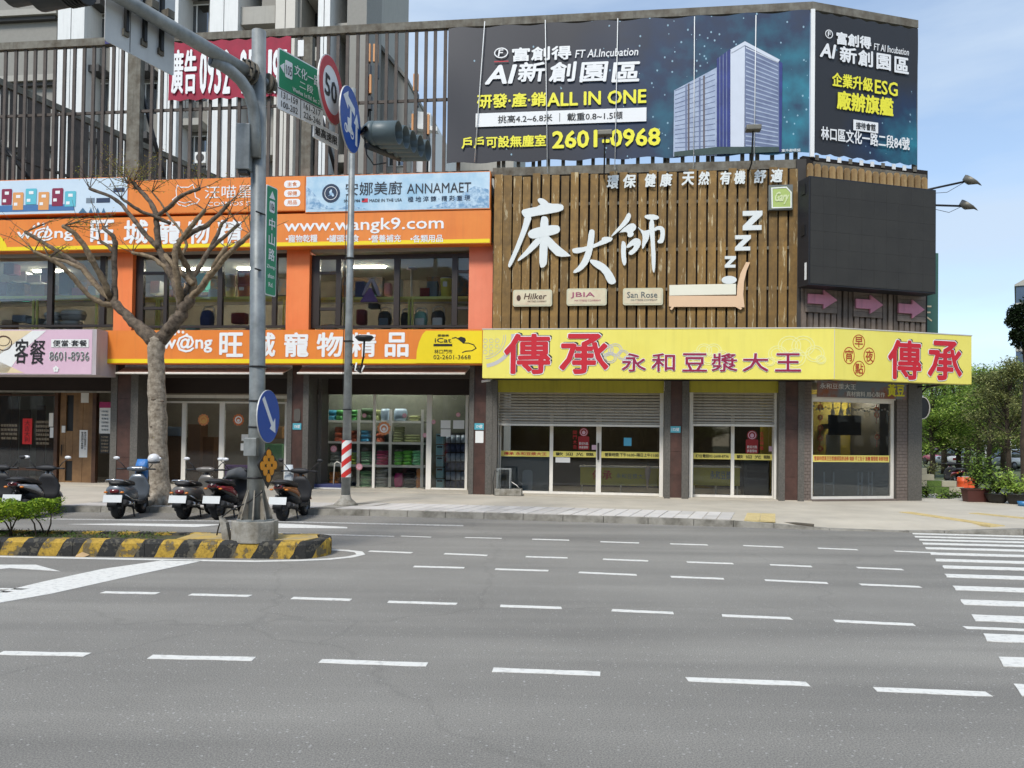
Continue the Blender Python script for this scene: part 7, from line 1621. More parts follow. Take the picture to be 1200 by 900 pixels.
def face_sign(name, lab, cat, origin, ang, grp=None):
 F_ = plate_frame(origin, ang); return F_, thing(name, lab, cat, F_, (0, 0, origin.z), grp)
M_green = mat('sign_green', (36, 140, 96), rough=.45, var=.05); M_sblue = mat('sign_blue', (28, 82, 168), rough=.45, var=.06, scale=2); M_sred = mat('sign_red', (196, 50, 58), rough=.45, var=.06); M_signback = mat('sign_back_grey', (208, 208, 204), rough=.55, metal=.2, var=.15, scale=2, streak=.1)
aG = R(90-31.9)
oG = at_y(325.5, 102, 11.1); FG, T = face_sign('road_name_sign', 'green and white road name sign on the arm right of the signal mast', 'road sign', oG, aG)
W_, H_ = FG.X(379, 120, 0), 0
zt1, zm, zb_ = FG.Z(325.5, 54.8, 0), FG.Z(325.5, 102, 0), FG.Z(325.5, 127, 0)
part('back_plate', MB().rbox(0, W_, .004, .02, zb_, zt1, .03), M_signback, T)
part('white_border', MB().rbox(0, W_, -.002, .003, zb_, zt1, .03), M_print_w, T)
part('green_field', MB().rbox(.02, W_-.02, -.006, -.003, zm+.01, zt1-.02, .02), M_green, T)
part('dividing_line', MB().box(.0, W_, -.006, -.003, zm-.012, zm-.002).box(W_*.48, W_*.48+.008, -.006, -.003, zb_+.01, zm-.012), M_print_k, T)
def gtext(s_, a, b, c, d, m_=M_print_w, **k): return part('lettering', textmb(s_, a*W_, b*W_, c, d, -.008, depth=.002, **k), m_, T)
hg = zt1-zm
gtext('文化一路', .33, .90, zm+hg*.52, zm+hg*.80, bold=.01); gtext('二段', .45, .75, zm+hg*.26, zm+hg*.46, space=1.2); gtext('Wenhua 1st Rd. Sec. 2', .30, .90, zm+hg*.08, zm+hg*.19, bold=.01)
part('arrow', MB().prism([(W_*.03, zm+hg*.55), (W_*.12, zm+hg*.68), (W_*.12, zm+hg*.42)], -.010, -.006), M_print_w, T); part('arrow', MB().prism([(W_*.97, zm+hg*.55), (W_*.88, zm+hg*.68), (W_*.88, zm+hg*.42)], -.010, -.006), M_print_w, T)
part('shield', MB().rbox(W_*.14, W_*.29, -.010, -.006, zm+hg*.35, zm+hg*.78, .02), M_print_w, T); part('lettering', textmb('105', W_*.155, W_*.275, zm+hg*.42, zm+hg*.66, -.011, depth=.002), M_print_k, T)
hw = zm-zb_
for s_, a, b, c in (('131-159', .07, .42, .58), ('100-202', .07, .42, .14), ('161-217', .55, .93, .58), ('226-246', .55, .93, .14)): part('lettering', textmb(s_, W_*a, W_*b, zb_+hw*c, zb_+hw*(c+.30), -.008, depth=.002), M_print_k, T)
part('clamp', MB().box(W_*.3, W_*.36, .02, .16, zt1-.35, zt1-.3).box(W_*.3, W_*.36, .02, .16, zm-.05, zm), M_rust, T)
o5 = at_y(388.3, 106, 11.6); F5, T = face_sign('speed_limit_sign', 'round red ringed speed limit sign showing fifty', 'road sign', o5, R(90-8)); zc = o5.z; r5 = 39*11.6/900
part('disc', MB().disc(0, zc, r5, r5, .0, .02, 32), M_signback, T); part('white_face', MB().disc(0, zc, r5*.97, r5*.97, -.004, -.001, 32), M_print_w, T); part('red_ring', MB().ring(0, zc, r5*.97, r5*.97, r5*.27, -.008, -.0045, 32), M_sred, T)
part('lettering', textmb('50', -r5*.55, r5*.42, zc-r5*.32, zc+r5*.34, -.008, bold=.03, depth=.002), M_print_k, T)
o6 = at_y(367.5, 152, 11.7); F6, T = face_sign('plate_sign', 'white plate with four black characters below the speed limit sign', 'road sign', o6, R(90-27)); W_ = F6.X(396.5, 160, 0); zt1, zb_ = F6.Z(368, 142, 0), F6.Z(367.5, 160.6, 0)
part('plate', MB().rbox(0, W_, -.002, .02, zb_, zt1, .02), M_print_w, T); part('lettering', textmb('最高速限', W_*.05, W_*.95, zb_+.05, zt1-.05, -.003, depth=.002, bold=.02), M_print_k, T)
o7 = at_y(411.0, 140.5, 12.0); F7, T = face_sign('mandatory_lane_sign', 'round blue sign with white arrows and a scooter symbol above the lamp post', 'road sign', o7, R(90-6.5)); zc = o7.z; r7 = 37.5*12.0/900
part('disc', MB().disc(0, zc, r7, r7, .0, .02, 32), M_signback, T); part('blue_face', MB().disc(0, zc, r7*.985, r7*.985, -.004, -.001, 32), M_sblue, T)
def sym(pts, nm='symbol'): part(nm, MB().prism([(x*r7, zc+y*r7) for x, y in pts], -.008, -.0045), M_print_w, T)
sym([(-.75, .48), (-.30, .78), (-.30, .62), (.35, .50), (.35, .26), (-.30, .38), (-.30, .22)], 'arrow'); sym([(.45, -.62), (.45, .02), (.28, .02), (.54, .40), (.80, .02), (.64, .02), (.64, -.62)], 'arrow')
for cx_ in (-.45, .12): part('symbol', MB().ring(cx_*r7, zc-.42*r7, .17*r7, .14*r7, .05*r7, -.008, -.0045, 14), M_print_w, T)
sym([(-.5, -.35), (-.3, -.3), (-.35, -.05), (-.12, .0), (-.1, .38), (.02, .38), (.04, -.05), (.02, -.2), (.2, -.3), (.18, -.42), (-.4, -.48)])
S0 = J + dR_*2.3
sg = thing('traffic_signal', 'grey five lamp traffic signal seen from the side at the arm end', 'traffic light', W0, tuple(S0))
ax = Vector((math.cos(R(12)), -math.sin(R(12)), -.06)).normalized(); rw = Vector((.17, .985, 0)).normalized()
M_sig = mat('signal_grey', (92, 106, 108), rough=.45, var=.1)
st = at_y(425, 150, 12.3); 
q0 = at_y(430, 156, 12.5)
part('bracket', MB().tube([S0, st+Vector((.05, 0, 0)), q0-ax*.1], .035, 8), M_black, sg)
part('cable', MB().tube([q0-ax*.05, q0+Vector((0, 0, -.35)), q0+Vector((.12, 0, -.52)), q0+Vector((.3, .1, -.45))], .012, 5), M_black, sg)
hous = MB(); zq = Vector((0, 0, 1))
for k in range(5):
 c = at_y(466+8.6*k, 155.5+5.2*k, 12.5+.33*k)-ax*.52
 part('lamp_housing', MB().wheel(c, .17, .3, tuple(ax), 18, [(0, -.10), (.09, -.09), (.15, -.02), (.19, .04), (.19, .14), (.0, .14)]), M_sig, sg)
 vis = MB(); n = 18; ux = rw; vz = ax.cross(rw)
 vis.wheel(c+ax*.14, .185, .3, tuple(ax), 20, [(.183, 0), (.187, .02), (.187, .40), (.175, .40), (.172, .02)]); part('visor', vis, M_sig, sg)
 part('lens', MB().wheel(c+ax*.15, .165, .01, tuple(ax), 18, [(0, .02), (.1, .015), (.165, 0), (0, 0)]), mat('dark_lens', (36, 40, 38), rough=.2, var=.1), sg)
part('backbar', MB().tube([q0-zq*.21, at_y(468, 186, 13.9)], .05, 8), mat('signal_dark', (60, 62, 62), rough=.6, var=.1), sg)
S1 = J + dL_*3.05
sg2 = thing('traffic_signal', 'dark hooded traffic signal hanging from the arm at the top left corner', 'traffic light', W0, tuple(S1))
ax2 = Vector((-.93, .2, -.05)).normalized(); rw2 = Vector((-.2, -.93, 0)).normalized()
for k in range(2):
 c = at_y(88-34*k, -16-5*k, 8.3+.1*k)
 part('lamp_housing', MB().wheel(c, .17, .3, tuple(ax2), 16, [(0, -.1), (.15, -.06), (.19, .02), (.19, .14), (0, .14)]), mat('signal_dark', (60, 62, 62)), sg2)
 part('visor', MB().wheel(c+ax2*.14, .185, .3, tuple(ax2), 18, [(.183, 0), (.187, .02), (.187, .34), (.175, .34), (.172, .02)]), MATS['signal_dark'], sg2)
 for j in range(6): part('cooling_rib', MB().wheel(c-ax2*(.04*j-.1), .205, .012, tuple(ax2), 16), M_black, sg2) if k == 0 else None
part('hanger', MB().tube([S1, at_y(75, -25, 8.3)], .035, 6), M_black, sg2)
oB = at_y(126, 46, 8.9); FB, T = face_sign('direction_sign_back', 'large sheet sign on the long arm, its plain grey back towards us', 'road sign', oB+dL_*0, R(90-25.5))
W_ = FB.X(207, 78, 0); zb_ = FB.Z(126, 46, 0); zt1 = zb_+1.25
part('sheet', MB().rbox(0, W_, .05, .06, zb_, zt1, .03), M_signback, T); part('sheet_seam', MB().box(W_*.34, W_*.345, .045, .05, zb_+.01, zt1-.01), M_ledge, T)
for u_ in (.27, .53, .78): part('mounting_rail', MB().box(W_*u_-.02, W_*u_+.02, .0, .049, zb_+.22, zt1-.1), M_black, T); part('rail_foot', MB().box(W_*u_-.04, W_*u_+.04, .02, .048, zb_+.17, zb_+.25), M_rust, T)
for u_ in (.3, .56, .8): part('clamp', MB().box(W_*u_-.05, W_*u_+.05, -.12, .0, zb_+.62, zb_+.72), M_rust, T)
oV = at_y(310.2, 345, P0.y-.02); FV, T = face_sign('road_name_sign', 'narrow upright green road name sign fixed to the signal mast', 'road sign', oV, R(90-24)); W_ = FV.X(324.3, 285, 0); zb_ = FV.Z(310.2, 345, 0); zt1 = FV.Z(310.2, 214.7, 0)
part('plate', MB().rbox(0, W_, -.0, .015, zb_, zt1, .03), M_print_w, T); part('green_field', MB().rbox(.012, W_-.012, -.004, -.001, zb_+.015, zt1-.015, .025), M_green, T)
H_ = zt1-zb_; vt = lambda s_, a, b, m_=M_print_w, e=.22, **k: part('lettering', textmb(s_, W_*e, W_*(1-e), zb_+H_*a, zb_+H_*b, -.0055, depth=.002, **k), m_, T)
part('arrow', MB().prism([(W_*.25, zb_+H_*.885), (W_*.75, zb_+H_*.885), (W_*.5, zb_+H_*.955)], -.008, -.004), M_print_w, T)
part('shield', MB().rbox(W_*.28, W_*.72, -.008, -.004, zb_+H_*.76, zb_+H_*.865, .02), M_print_w, T); part('lettering', textmb('106', W_*.33, W_*.67, zb_+H_*.78, zb_+H_*.845, -.009, depth=.002), M_print_k, T)
vt('中', .60, .71, bold=.02); vt('山', .46, .57, bold=.02); vt('路', .32, .43, bold=.02); vt('Zhong-', .24, .28, e=.12); vt('shan', .16, .20); vt('Rd.', .08, .12, e=.3)
for y_ in (252, 318): z_ = at_y(305, y_, P0.y).z; part('clamp', MB().tube([(-.18, .02, z_), (.12, .02, z_)], .012, 6), M_black, T)
oK = at_y(314.8, 488, P0.y-.18); FK, T = face_sign('keep_right_sign', 'round blue sign with a white arrow pointing down to the right, on the mast', 'road sign', oK, R(90-6)); zc = oK.z; rk = 30.5*P0.y/900
part('disc', MB().disc(0, zc, rk, rk, 0, .015, 32), M_signback, T); part('blue_face', MB().disc(0, zc, rk*.985, rk*.985, -.004, -.001, 32), M_sblue, T)
P = [(-.62, .62), (-.44, .74), (.38, -.22), (.56, -.06), (.60, -.62), (.08, -.46), (.22, -.34)]; part('arrow', MB().prism([(x*rk, zc+y*rk) for x, y in P], -.008, -.0045), M_print_w, T); part('clamp', MB().box(-.08, .0, .015, .12, zc-.05, zc+.0).box(-.08, 0, .015, .12, zc+.12, zc+.17), M_black, T)
oH = at_y(314.5, 548, P0.y-.18); FH, T = face_sign('hazard_board', 'dark diamond board with amber round reflectors below the blue disc', 'road sign', oH, R(90-11)); zc = oH.z; rz, rx_ = 24*P0.y/900, .29
part('board', MB().prism([(-rx_, zc+.05), (0, zc+rz), (rx_, zc+.05), (0, zc-rz)], 0, .012), M_black, T)
for (u_, v_) in ((0, .62), (-.35, .3), (.35, .3), (-.68, 0), (0, 0), (.68, 0), (-.35, -.3), (.35, -.3), (0, -.66)): part('reflector', MB().disc(u_*rx_*.88, zc+.03+v_*rz*.9, .062, .062, -.008, -.001, 12), mat('amber_reflector', (236, 154, 36), rough=.3, var=.05), T)
# ================================================================= lamp post on the pavement
L0 = ground(405, 592, KZ); Lt = depth(414, 104, L0.y)
lp = thing('lamp_post', 'tall slim grey lamp post with a red and white striped band', 'post', W0, (L0.x, L0.y, KZ))
part('post', MB().tube([L0, lerp(L0, Lt, .5), Lt], [.105, .085, .06], 16), M_steel, lp)
part('foot', MB().wheel(L0, .2, .1, (0, 0, 1), 14, [(0, -.01), (.30, 0), (.24, .06), (.13, .16), (.11, .24), (0, .24)]), M_conc, lp)
zA, zB = depth(407, 559, L0.y), depth(408, 516, L0.y)
def on_post(z_): t = (z_-L0.z)/(Lt.z-L0.z); return L0+(Lt-L0)*t
ns = 6; hb_ = (zB.z-zA.z)/ns
m_red = mat('reflective_red', (206, 52, 48), rough=.4, var=.05)
def slant_band(z0_, z1_, m_, nm):
 mb = MB(); n = 20; vs = []; r_ = .112
 for k in range(n+1):
  a = 2*math.pi*k/n - math.pi/2; sl = .09*math.sin(2*math.pi*k/n*1.0 - math.pi/2 + math.pi/2)
  for z_ in (z0_, z1_):
   zz_ = min(max(z_+sl, zA.z), zB.z); c = on_post(zz_); vs.append((c.x+r_*math.cos(a), c.y+r_*math.sin(a), zz_))
 mb.add(vs, [(2*k, 2*k+2, 2*k+3, 2*k+1) for k in range(n)], True); return part(nm, mb, m_, lp)
for k in range(-1, ns+1): slant_band(zA.z+hb_*k, zA.z+hb_*(k+1), m_red if k % 2 == 0 else M_white, 'reflective_stripe')
for y_ in (303, 400, 480): z_ = depth(409, y_, L0.y).z; c = on_post(z_); part('band', MB().wheel(tuple(c), .115, .03, (0, 0, 1), 16), M_black, lp)
part('cable', MB().tube([on_post(depth(410, y, L0.y).z)+Vector((-.11, -.03, 0)) for y in (230, 300, 380, 460)], .01, 4), M_black, lp)
a, b = at_y(410, 425, L0.y), at_y(427, 398, L0.y-.4)
T = thing('small_area_light', 'small dark floodlight bracketed to the lamp post at sign height', 'lamp', W0, tuple(b)); part('arm', MB().tube([a, at_y(422, 436, L0.y-.3), at_y(426, 418, L0.y-.4), b], .025, 6), M_black, T); part('head', MB().loft([(b+Vector((0, 0, -.03)), (.14, 0, 0), (0, .12, 0)), (b+Vector((0, 0, .05)), (.22, 0, 0), (0, .15, 0)), (b+Vector((0, 0, .09)), (.18, 0, 0), (0, .12, 0))], 12), M_black, T)
part('cable', MB().tube([at_y(418, 425, L0.y-.2), at_y(416, 434, L0.y-.2), at_y(423, 437, L0.y-.2), at_y(427, 428, L0.y-.2)], .02, 5), M_white, T)
for k, (x_, lab) in enumerate(((200, 'added fill tube inside the pet shop behind the tree trunk'), (300, 'added fill tube inside the pet shop behind the signal mast'), (415, 'added fill tube over the left part of the bag rack'), (480, 'added fill tube over the right part of the bag rack'))):  # unseen tubes, added to brighten the bag rack and the left shop front
 u_ = A.X(x_, 465, DR+.35); e_ = 170 if x_ > 400 else 30; z_ = zc1-.2; solo('ceiling_or_fill_light', MB().box(u_-.6, u_+.6, DR+.2, DR+.28, z_, z_+.04), mat('shop_fill_tube_%d' % e_, (255, 250, 238), rough=.5, var=0, emit=e_), lab, 'lamp', A, (u_, DR+.2, z_), 'added fill tubes on the ground floor')
for i, (x_, t_, w_, c_, lab) in enumerate(((16, 331, 11, M_tealp, 'teal'), (52, 326, 9, M_card, 'cardboard'), (84, 330, 12, M_pinkp, 'pink'), (98, 336, 10, M_greyf, 'blue grey'), (206, 326, 9, M_card, 'cardboard'), (214, 334, 11, M_charf, 'charcoal'), (300, 328, 12, M_mint, 'mint'), (398, 330, 9, M_card, 'cardboard'), (428, 334, 10, M_tealp, 'teal'), (462, 324, 8, M_white, 'white'), (492, 334, 11, M_redf, 'dark red'), (500, 326, 12, M_greyf, 'blue grey'))):
 simple('stock_box', x_, t_, x_+w_, 348, 1.25+.05*(i % 3), c_, lab+' stock box standing on the shelf behind the '+('left' if x_ < 150 else 'middle' if x_ < 340 else 'right')+' upper window', 'box', 'stock boxes upstairs', base=zsR)
solo('deep_shelf', MB().box(A.X(-200, 348, 1.1), A.X(545, 348, 1.1), 1.1, 1.7, zsR-.05, zsR-.003), M_alu, 'long pale shelf board behind the yellow rails upstairs', 'shelf', A, (A.X(300, 348, 1.1), 1.1, zsR-.05))
# ================================================================= foliage helper
def leaf_mat(name, rgb, rgb2):
 m = mat(name, rgb, rough=.6, rgb2=rgb2, scale=1.3, thresh=(.35, .65), spec=.3)
 N, L = m.node_tree.nodes, m.node_tree.links; b = N['Principled BSDF']; tr_ = N.new('ShaderNodeBsdfTranslucent'); mx = N.new('ShaderNodeMixShader'); mx.inputs[0].default_value = .35
 L.new(b.inputs['Base Color'].links[0].from_socket, tr_.inputs[0]); L.new(b.outputs[0], mx.inputs[1]); L.new(tr_.outputs[0], mx.inputs[2]); L.new(mx.outputs[0], N['Material Output'].inputs[0])
 return m
def leafmesh(name, pts, size, mats, flat=0.0, rnd=random):
 """one small folded leaf at every point"""
 vs = []; fs = []; mi = []
 for (p, s_) in pts:
  a = rnd.uniform(0, 6.283); t = rnd.uniform(-1, 1)*(1-flat)
  u = Vector((math.cos(a), math.sin(a), t)).normalized(); v = u.cross(Vector((rnd.uniform(-1, 1)*(1-flat), rnd.uniform(-1, 1)*(1-flat), 1))).normalized()
  l, w = size*s_*rnd.uniform(.7, 1.3), size*s_*.42; o = len(vs); p = Vector(p)
  vs += [p-u*l*.5, p+v*w*.5, p+u*l*.5, p-v*w*.5]; fs.append((o, o+1, o+2, o+3)); mi.append(rnd.randrange(len(mats)))
 me = bpy.data.meshes.new(name); me.from_pydata([tuple(v) for v in vs], [], fs)
 for m_ in mats: me.materials.append(m_)
 me.polygons.foreach_set('material_index', mi); me.update()
 return me
def leafpart(name, pts, size, mats, parent, flat=0.0):
 off = OFF[parent.name]; me = leafmesh(name, [((Vector(p)-off), s_) for p, s_ in pts], size, mats, flat)
 o = bpy.data.objects.new(name, me); COL.objects.link(o); o.parent = parent; o['kind'] = 'stuff'; OFF[o.name] = off
 return o
# ================================================================= the pruned street tree
M_bark = mat('tree_bark', (176, 164, 146), rough=.95, rgb2=(108, 96, 80), scale=9, thresh=(.35, .68), bump=.9, bscale=22)
M_barkd = mat('limb_bark', (122, 108, 92), rough=.95, rgb2=(66, 56, 46), scale=10, thresh=(.35, .65), bump=.8, bscale=30)
M_barkl = mat('pale_limb_bark', (150, 132, 106), rough=.95, rgb2=(96, 80, 60), scale=10, thresh=(.35, .65), bump=.8, bscale=30)
TY = ground(187, 591, KZ).y
tb = depth(187, 592, TY); tb.z = KZ
tree = thing('street_tree', 'pruned street tree with bare upward limbs and a pale thick trunk', 'tree', W0, tuple(tb))
def knob(P, r_, n=10, amp=.12, seg=3):
 """bumpy tapering limb through the points"""
 Q = []; RR = []
 for i in range(len(P)-1):
  for k in range(seg):
   t = k/seg; q = lerp(P[i], P[i+1], t); rr_ = lerp(r_[i], r_[i+1], t)
   Q.append(q + (Vector((random.uniform(-1, 1), random.uniform(-1, 1), random.uniform(-1, 1)))*rr_*amp if i+k > 0 else Vector())); RR.append(rr_*random.uniform(1-amp*.8, 1+amp*.8))
 Q.append(P[-1]); RR.append(r_[-1]); Q.append(P[-1]+(P[-1]-P[-2]).normalized()*r_[-1]*.35); RR.append(r_[-1]*.72)
 return MB().tube(Q, RR, n)
tp = lambda x, y, dy=0.0: depth(x, y, TY+dy)
tr = MB(); 
T_ = [tp(187, 596), tp(187, 588), tp(187, 578), tp(186, 560), tp(185.5, 530), tp(185, 500), tp(184, 470), tp(183.5, 440), tp(183, 415), tp(184, 398)]
part('trunk', knob(T_, [.42, .34, .25, .215, .205, .20, .195, .185, .18, .19], 16, .05), M_bark, tree)
for k in range(7):
 a = R(51*k+10); b_ = tp(187, 588); part('root', MB().tube([b_+Vector((math.cos(a)*.15, math.sin(a)*.15, .16)), b_+Vector((math.cos(a)*.33, math.sin(a)*.33, .02)), b_+Vector((math.cos(a)*.48, math.sin(a)*.48, -.05))], [.11, .08, .04], 8), M_bark, tree)
for (x_, y_, s_) in ((180, 468, .05), (190, 470, .04), (178, 500, .04), (188, 535, .035), (181, 540, .04)): p = tp(x_, y_, -.17); part('bark_knot', MB().ball(p, (s_*1.3, s_*.6, s_*.6), 8, 6), M_barkd, tree)
limbs = [ # (points (x, y, depth offset), radii px, tone)
 ([(184,403,0),(160,381,.05),(146,367,.1),(133,354,.15)], [8.5,7,6,5.2], 0),
 ([(134,358,.15),(120,356,0),(104,347,-.1),(84,323,-.3),(72,311,-.4),(57,303,-.5),(40,295,-.6)], [4,3.6,3,2.8,2.6,2.5,2.2], 1),
 ([(131,352,.15),(118,340,.3),(104,325,.4),(96,315,.4),(78,307,.5),(60,302,.6)], [3.6,3.2,2.8,2.5,2.2,1.8], 1),
 ([(130,350,.15),(115,336,.5),(97,313,.7),(72,297,.9),(50,284,1.0),(30,272,1.1)], [3.8,3.3,3,2.8,2.6,2.4], 0),
 ([(129,347,.1),(120,326,-.1),(107,303,-.3),(97,285,-.4),(86,272,-.5),(74,265,-.5)], [4,3.6,3.5,3.2,2.8,2.6], 1),
 ([(135,358,.1),(134,335,.2),(134,305,.2),(135,285,.2),(132,276,.2),(121,267,.3)], [4,3.6,3.2,3,2.6,2.2], 0),
 ([(133,296,.2),(127,288,.3),(118,283,.3)], [2.4,2,1.8], 0),
 ([(184,403,0),(197,388,0),(208,374,0),(215,362,0),(224,349,0)], [8.5,7.5,7.5,7,6], 0),
 ([(212,364,0),(210,345,.1),(201,322,.2),(192,303,.3),(186,290,.3)], [5.5,5,4.6,4.2,4], 0),
 ([(186,292,.3),(184,270,.3),(183,250,.3),(176,236,.35),(165,224,.4),(156,214,.4)], [3.8,3.6,3.4,3,2.6,2.3], 0),
 ([(187,293,.3),(172,277,.4),(158,259,.6),(143,240,.8),(130,230,.9),(105,221,1.0)], [3.6,3.1,2.8,2.6,2.3,2.0], 0),
 ([(200,262,.3),(180,253,.2),(165,248,.1),(150,238,0),(142,232,0)], [2.4,2.2,2.1,1.9,1.6], 0),
 ([(183,254,.3),(198,243,.1),(210,231,0),(222,225,-.1),(234,221,-.1)], [2.8,2.6,2.5,2.2,2.0], 0),
 ([(213,358,0),(209,335,-.2),(206,312,-.3),(205,293,-.3),(210,284,-.3),(222,268,-.4),(240,246,-.5)], [4.5,4,3.6,3.4,3.2,2.9,2.4], 1),
 ([(208,284,-.3),(225,272,-.2),(243,264,-.1),(258,250,0),(264,243,0),(269,237,0)], [3.2,3,2.8,2.6,2.3,2.0], 0),
 ([(214,347,0),(226,325,.3),(238,305,.5),(247,291,.6),(256,273,.7),(260,262,.7),(266,257,.7)], [3.6,3.2,3,2.8,2.4,2,1.7], 0),
 ([(246,293,.6),(255,284,.6),(266,275,.6),(280,263,.6)], [2.6,2.4,2.2,1.9], 0),
 ([(222,351,0),(236,337,-.2),(250,318,-.4),(264,302,-.5),(280,286,-.6),(294,274,-.7)], [4.4,3.8,3.5,3.2,2.8,2.4], 1),
 ([(236,337,-.1),(246,319,-.1),(256,303,-.2),(265,290,-.2)], [3,2.8,2.8,2.6], 1),
 ([(211,338,.1),(202,325,.2),(192,312,.2),(182,304,.3),(170,299,.3),(155,296,.4)], [3.4,3,2.8,2.6,2.4,2], 1),
 ([(206,287,-.3),(213,302,0),(221,316,.2),(228,332,.2),(224,348,.1)], [3.4,3.6,3.8,4,4.2], 1),
 ([(193,299,.3),(204,311,.1),(215,322,0),(226,333,-.1)], [2.8,3.2,3.4,3.4], 1),
 ([(213,300,.5),(219,287,.6),(212,270,.7),(199,255,.8),(188,237,.9),(178,225,.9)], [2,1.8,1.6,1.4,1.2,1.0], 1)]
for P, rpx, tone in limbs:
 Q = [tp(*p) for p in P]; RR = [r_*TY/900*.97 for r_ in rpx]
 part('limb', knob(Q, RR, 9, .17, 4), M_barkl if tone else M_barkd, tree)
tw_ = MB(); lp_ = []
rs = random.Random(3)
tips = [(156,214,.4),(105,221,1.0),(142,232,0),(234,221,-.1),(240,246,-.5),(269,237,0),(266,257,.7),(280,263,.6),(294,274,-.7),(265,290,-.2),(155,296,.4),(178,225,.9),(121,267,.3),(74,265,-.5),(30,272,1.1),(40,295,-.6),(60,302,.6),(118,283,.3),(160,222,.4),(150,215,.4),(57,303,-.5)]
dens = {0:9, 1:3, 3:6, 4:3, 5:6, 7:5, 8:7, 11:2, 12:2, 13:7, 15:7, 16:5, 18:8, 19:8, 20:5}
for i, t_ in enumerate(tips):
 for k in range(4 if i not in (0, 18, 19, 13) else 8):
  p = tp(*t_); a = rs.uniform(0, 6.28); d_ = Vector((math.cos(a)*.8, math.sin(a)*.5, rs.uniform(.1, 1))).normalized(); L_ = rs.uniform(.35, 1.15)
  if i == 13: d_ = Vector((rs.uniform(.5, 1), rs.uniform(-.4, .4), rs.uniform(-.1, .35))).normalized(); L_ = rs.uniform(.5, 1.2)
  q_ = [p, p+d_*L_*.5+Vector((0, 0, rs.uniform(-.05, .08))), p+d_*L_]
  tw_.tube(q_, [.012, .008, .004], 4, cap=False)
  if k % 2: e_ = lerp(p, p+d_*L_, .55); f_ = Vector((rs.uniform(-1, 1), rs.uniform(-.6, .6), rs.uniform(0, 1))).normalized()*L_*.45; tw_.tube([e_, e_+f_], [.006, .003], 4, cap=False)
  for j in range(dens.get(i, 0)*4):
   s_ = rs.uniform(.3, 1.05); lp_.append((p+d_*L_*s_+Vector((rs.gauss(0, .07), rs.gauss(0, .07), rs.gauss(0, .05))), rs.uniform(.6, 1.2)))
part('twigs', tw_, M_barkd, tree, stuff=True)
M_young = leaf_mat('young_leaf', (168, 168, 70), (134, 140, 52)); M_young2 = leaf_mat('young_leaf_gold', (180, 150, 74), (150, 128, 60))
leafpart('leaves', lp_, .055, [M_young, M_young2], tree)
# ================================================================= clipped hedge on the island
HP = IS.loc(ground(10, 636, IH))
hd = thing('hedge', 'low clipped bright green hedge with bare stems on the striped island', 'hedge', IS, (IS.X(20, 610, .5), .5, IH-.04))
rs = random.Random(5); pts = []; hx0, hx1 = IS.X(-130, 600, .55), IS.X(61, 600, .55); hz0, hz1 = IS.Z(20, 608, .55), IS.Z(20, 588, .55)
while len(pts) < 15000:
 x_ = rs.uniform(hx0, hx1); y_ = rs.uniform(.14, .98); top = hz1+.035*math.sin(x_*7)+.02*math.sin(x_*17+y_*9); bot = hz0+.05*math.sin(x_*5+1)+(.04*math.sin(x_*13))
 e = min((hx1-x_)/.12, 1, (y_-.1)/.1, (1.02-y_)/.1); 
 if rs.random() > e*1.2: continue
 z_ = top-(top-bot)*rs.random()**1.8
 pts.append((Vector((x_, y_, z_)), rs.uniform(.7, 1.2)))
leafpart('leaves', pts, .05, [leaf_mat('hedge_leaf', (146, 176, 46), (112, 146, 34)), leaf_mat('hedge_leaf_dark', (88, 118, 34), (66, 94, 28)), leaf_mat('hedge_leaf_light', (178, 196, 66), (150, 176, 48))], hd)
st_ = MB()
x_ = hx0+.2
while x_ < hx1-.05:
 for k in range(3):
  b_ = Vector((x_+rs.uniform(-.04, .04), .5+rs.uniform(-.1, .1), IH-.04)); t_ = Vector((x_+rs.uniform(-.28, .28), .5+rs.uniform(-.3, .3), hz0+.1)); st_.tube([b_, lerp(b_, t_, .5)+Vector((rs.uniform(-.05, .05), 0, .03)), t_], [.014, .010, .006], 5, cap=False)
 x_ += rs.uniform(.3, .45)
part('stems', st_, mat('dark_stem', (64, 52, 40), rough=.9, var=.2), hd, stuff=True)
gp = []
for k in range(2600): x_ = rs.uniform(hx0, IS.X(190, 627, .5)); gp.append((Vector((x_, rs.uniform(.2, .95), IH-.03+rs.random()*.05)), rs.uniform(.5, 1.2)))
o = bpy.data.objects.new('ground_cover', leafmesh('ground_cover', gp, .04, [MATS['hedge_leaf_dark'], M_soil])); COL.objects.link(o); o.matrix_world = IS.M; o['kind'] = 'stuff'; OFF[o.name] = Vector((0, 0, 0))
solo('paper_scrap', MB().add([(0, 0, 0), (.11, .02, .0), (.17, .1, .03), (.06, .12, .07), (-.02, .06, .02), (.05, .05, .055)], [(0, 1, 5), (1, 2, 5), (2, 3, 5), (3, 4, 5), (4, 0, 5)]).xf(Matrix.Translation(ground(88, 653))), mat('dry_leaf', (190, 160, 120), rough=.9, var=.2), 'crumpled pale dry leaf lying against the striped kerb', 'litter', W0, tuple(ground(88, 653)))
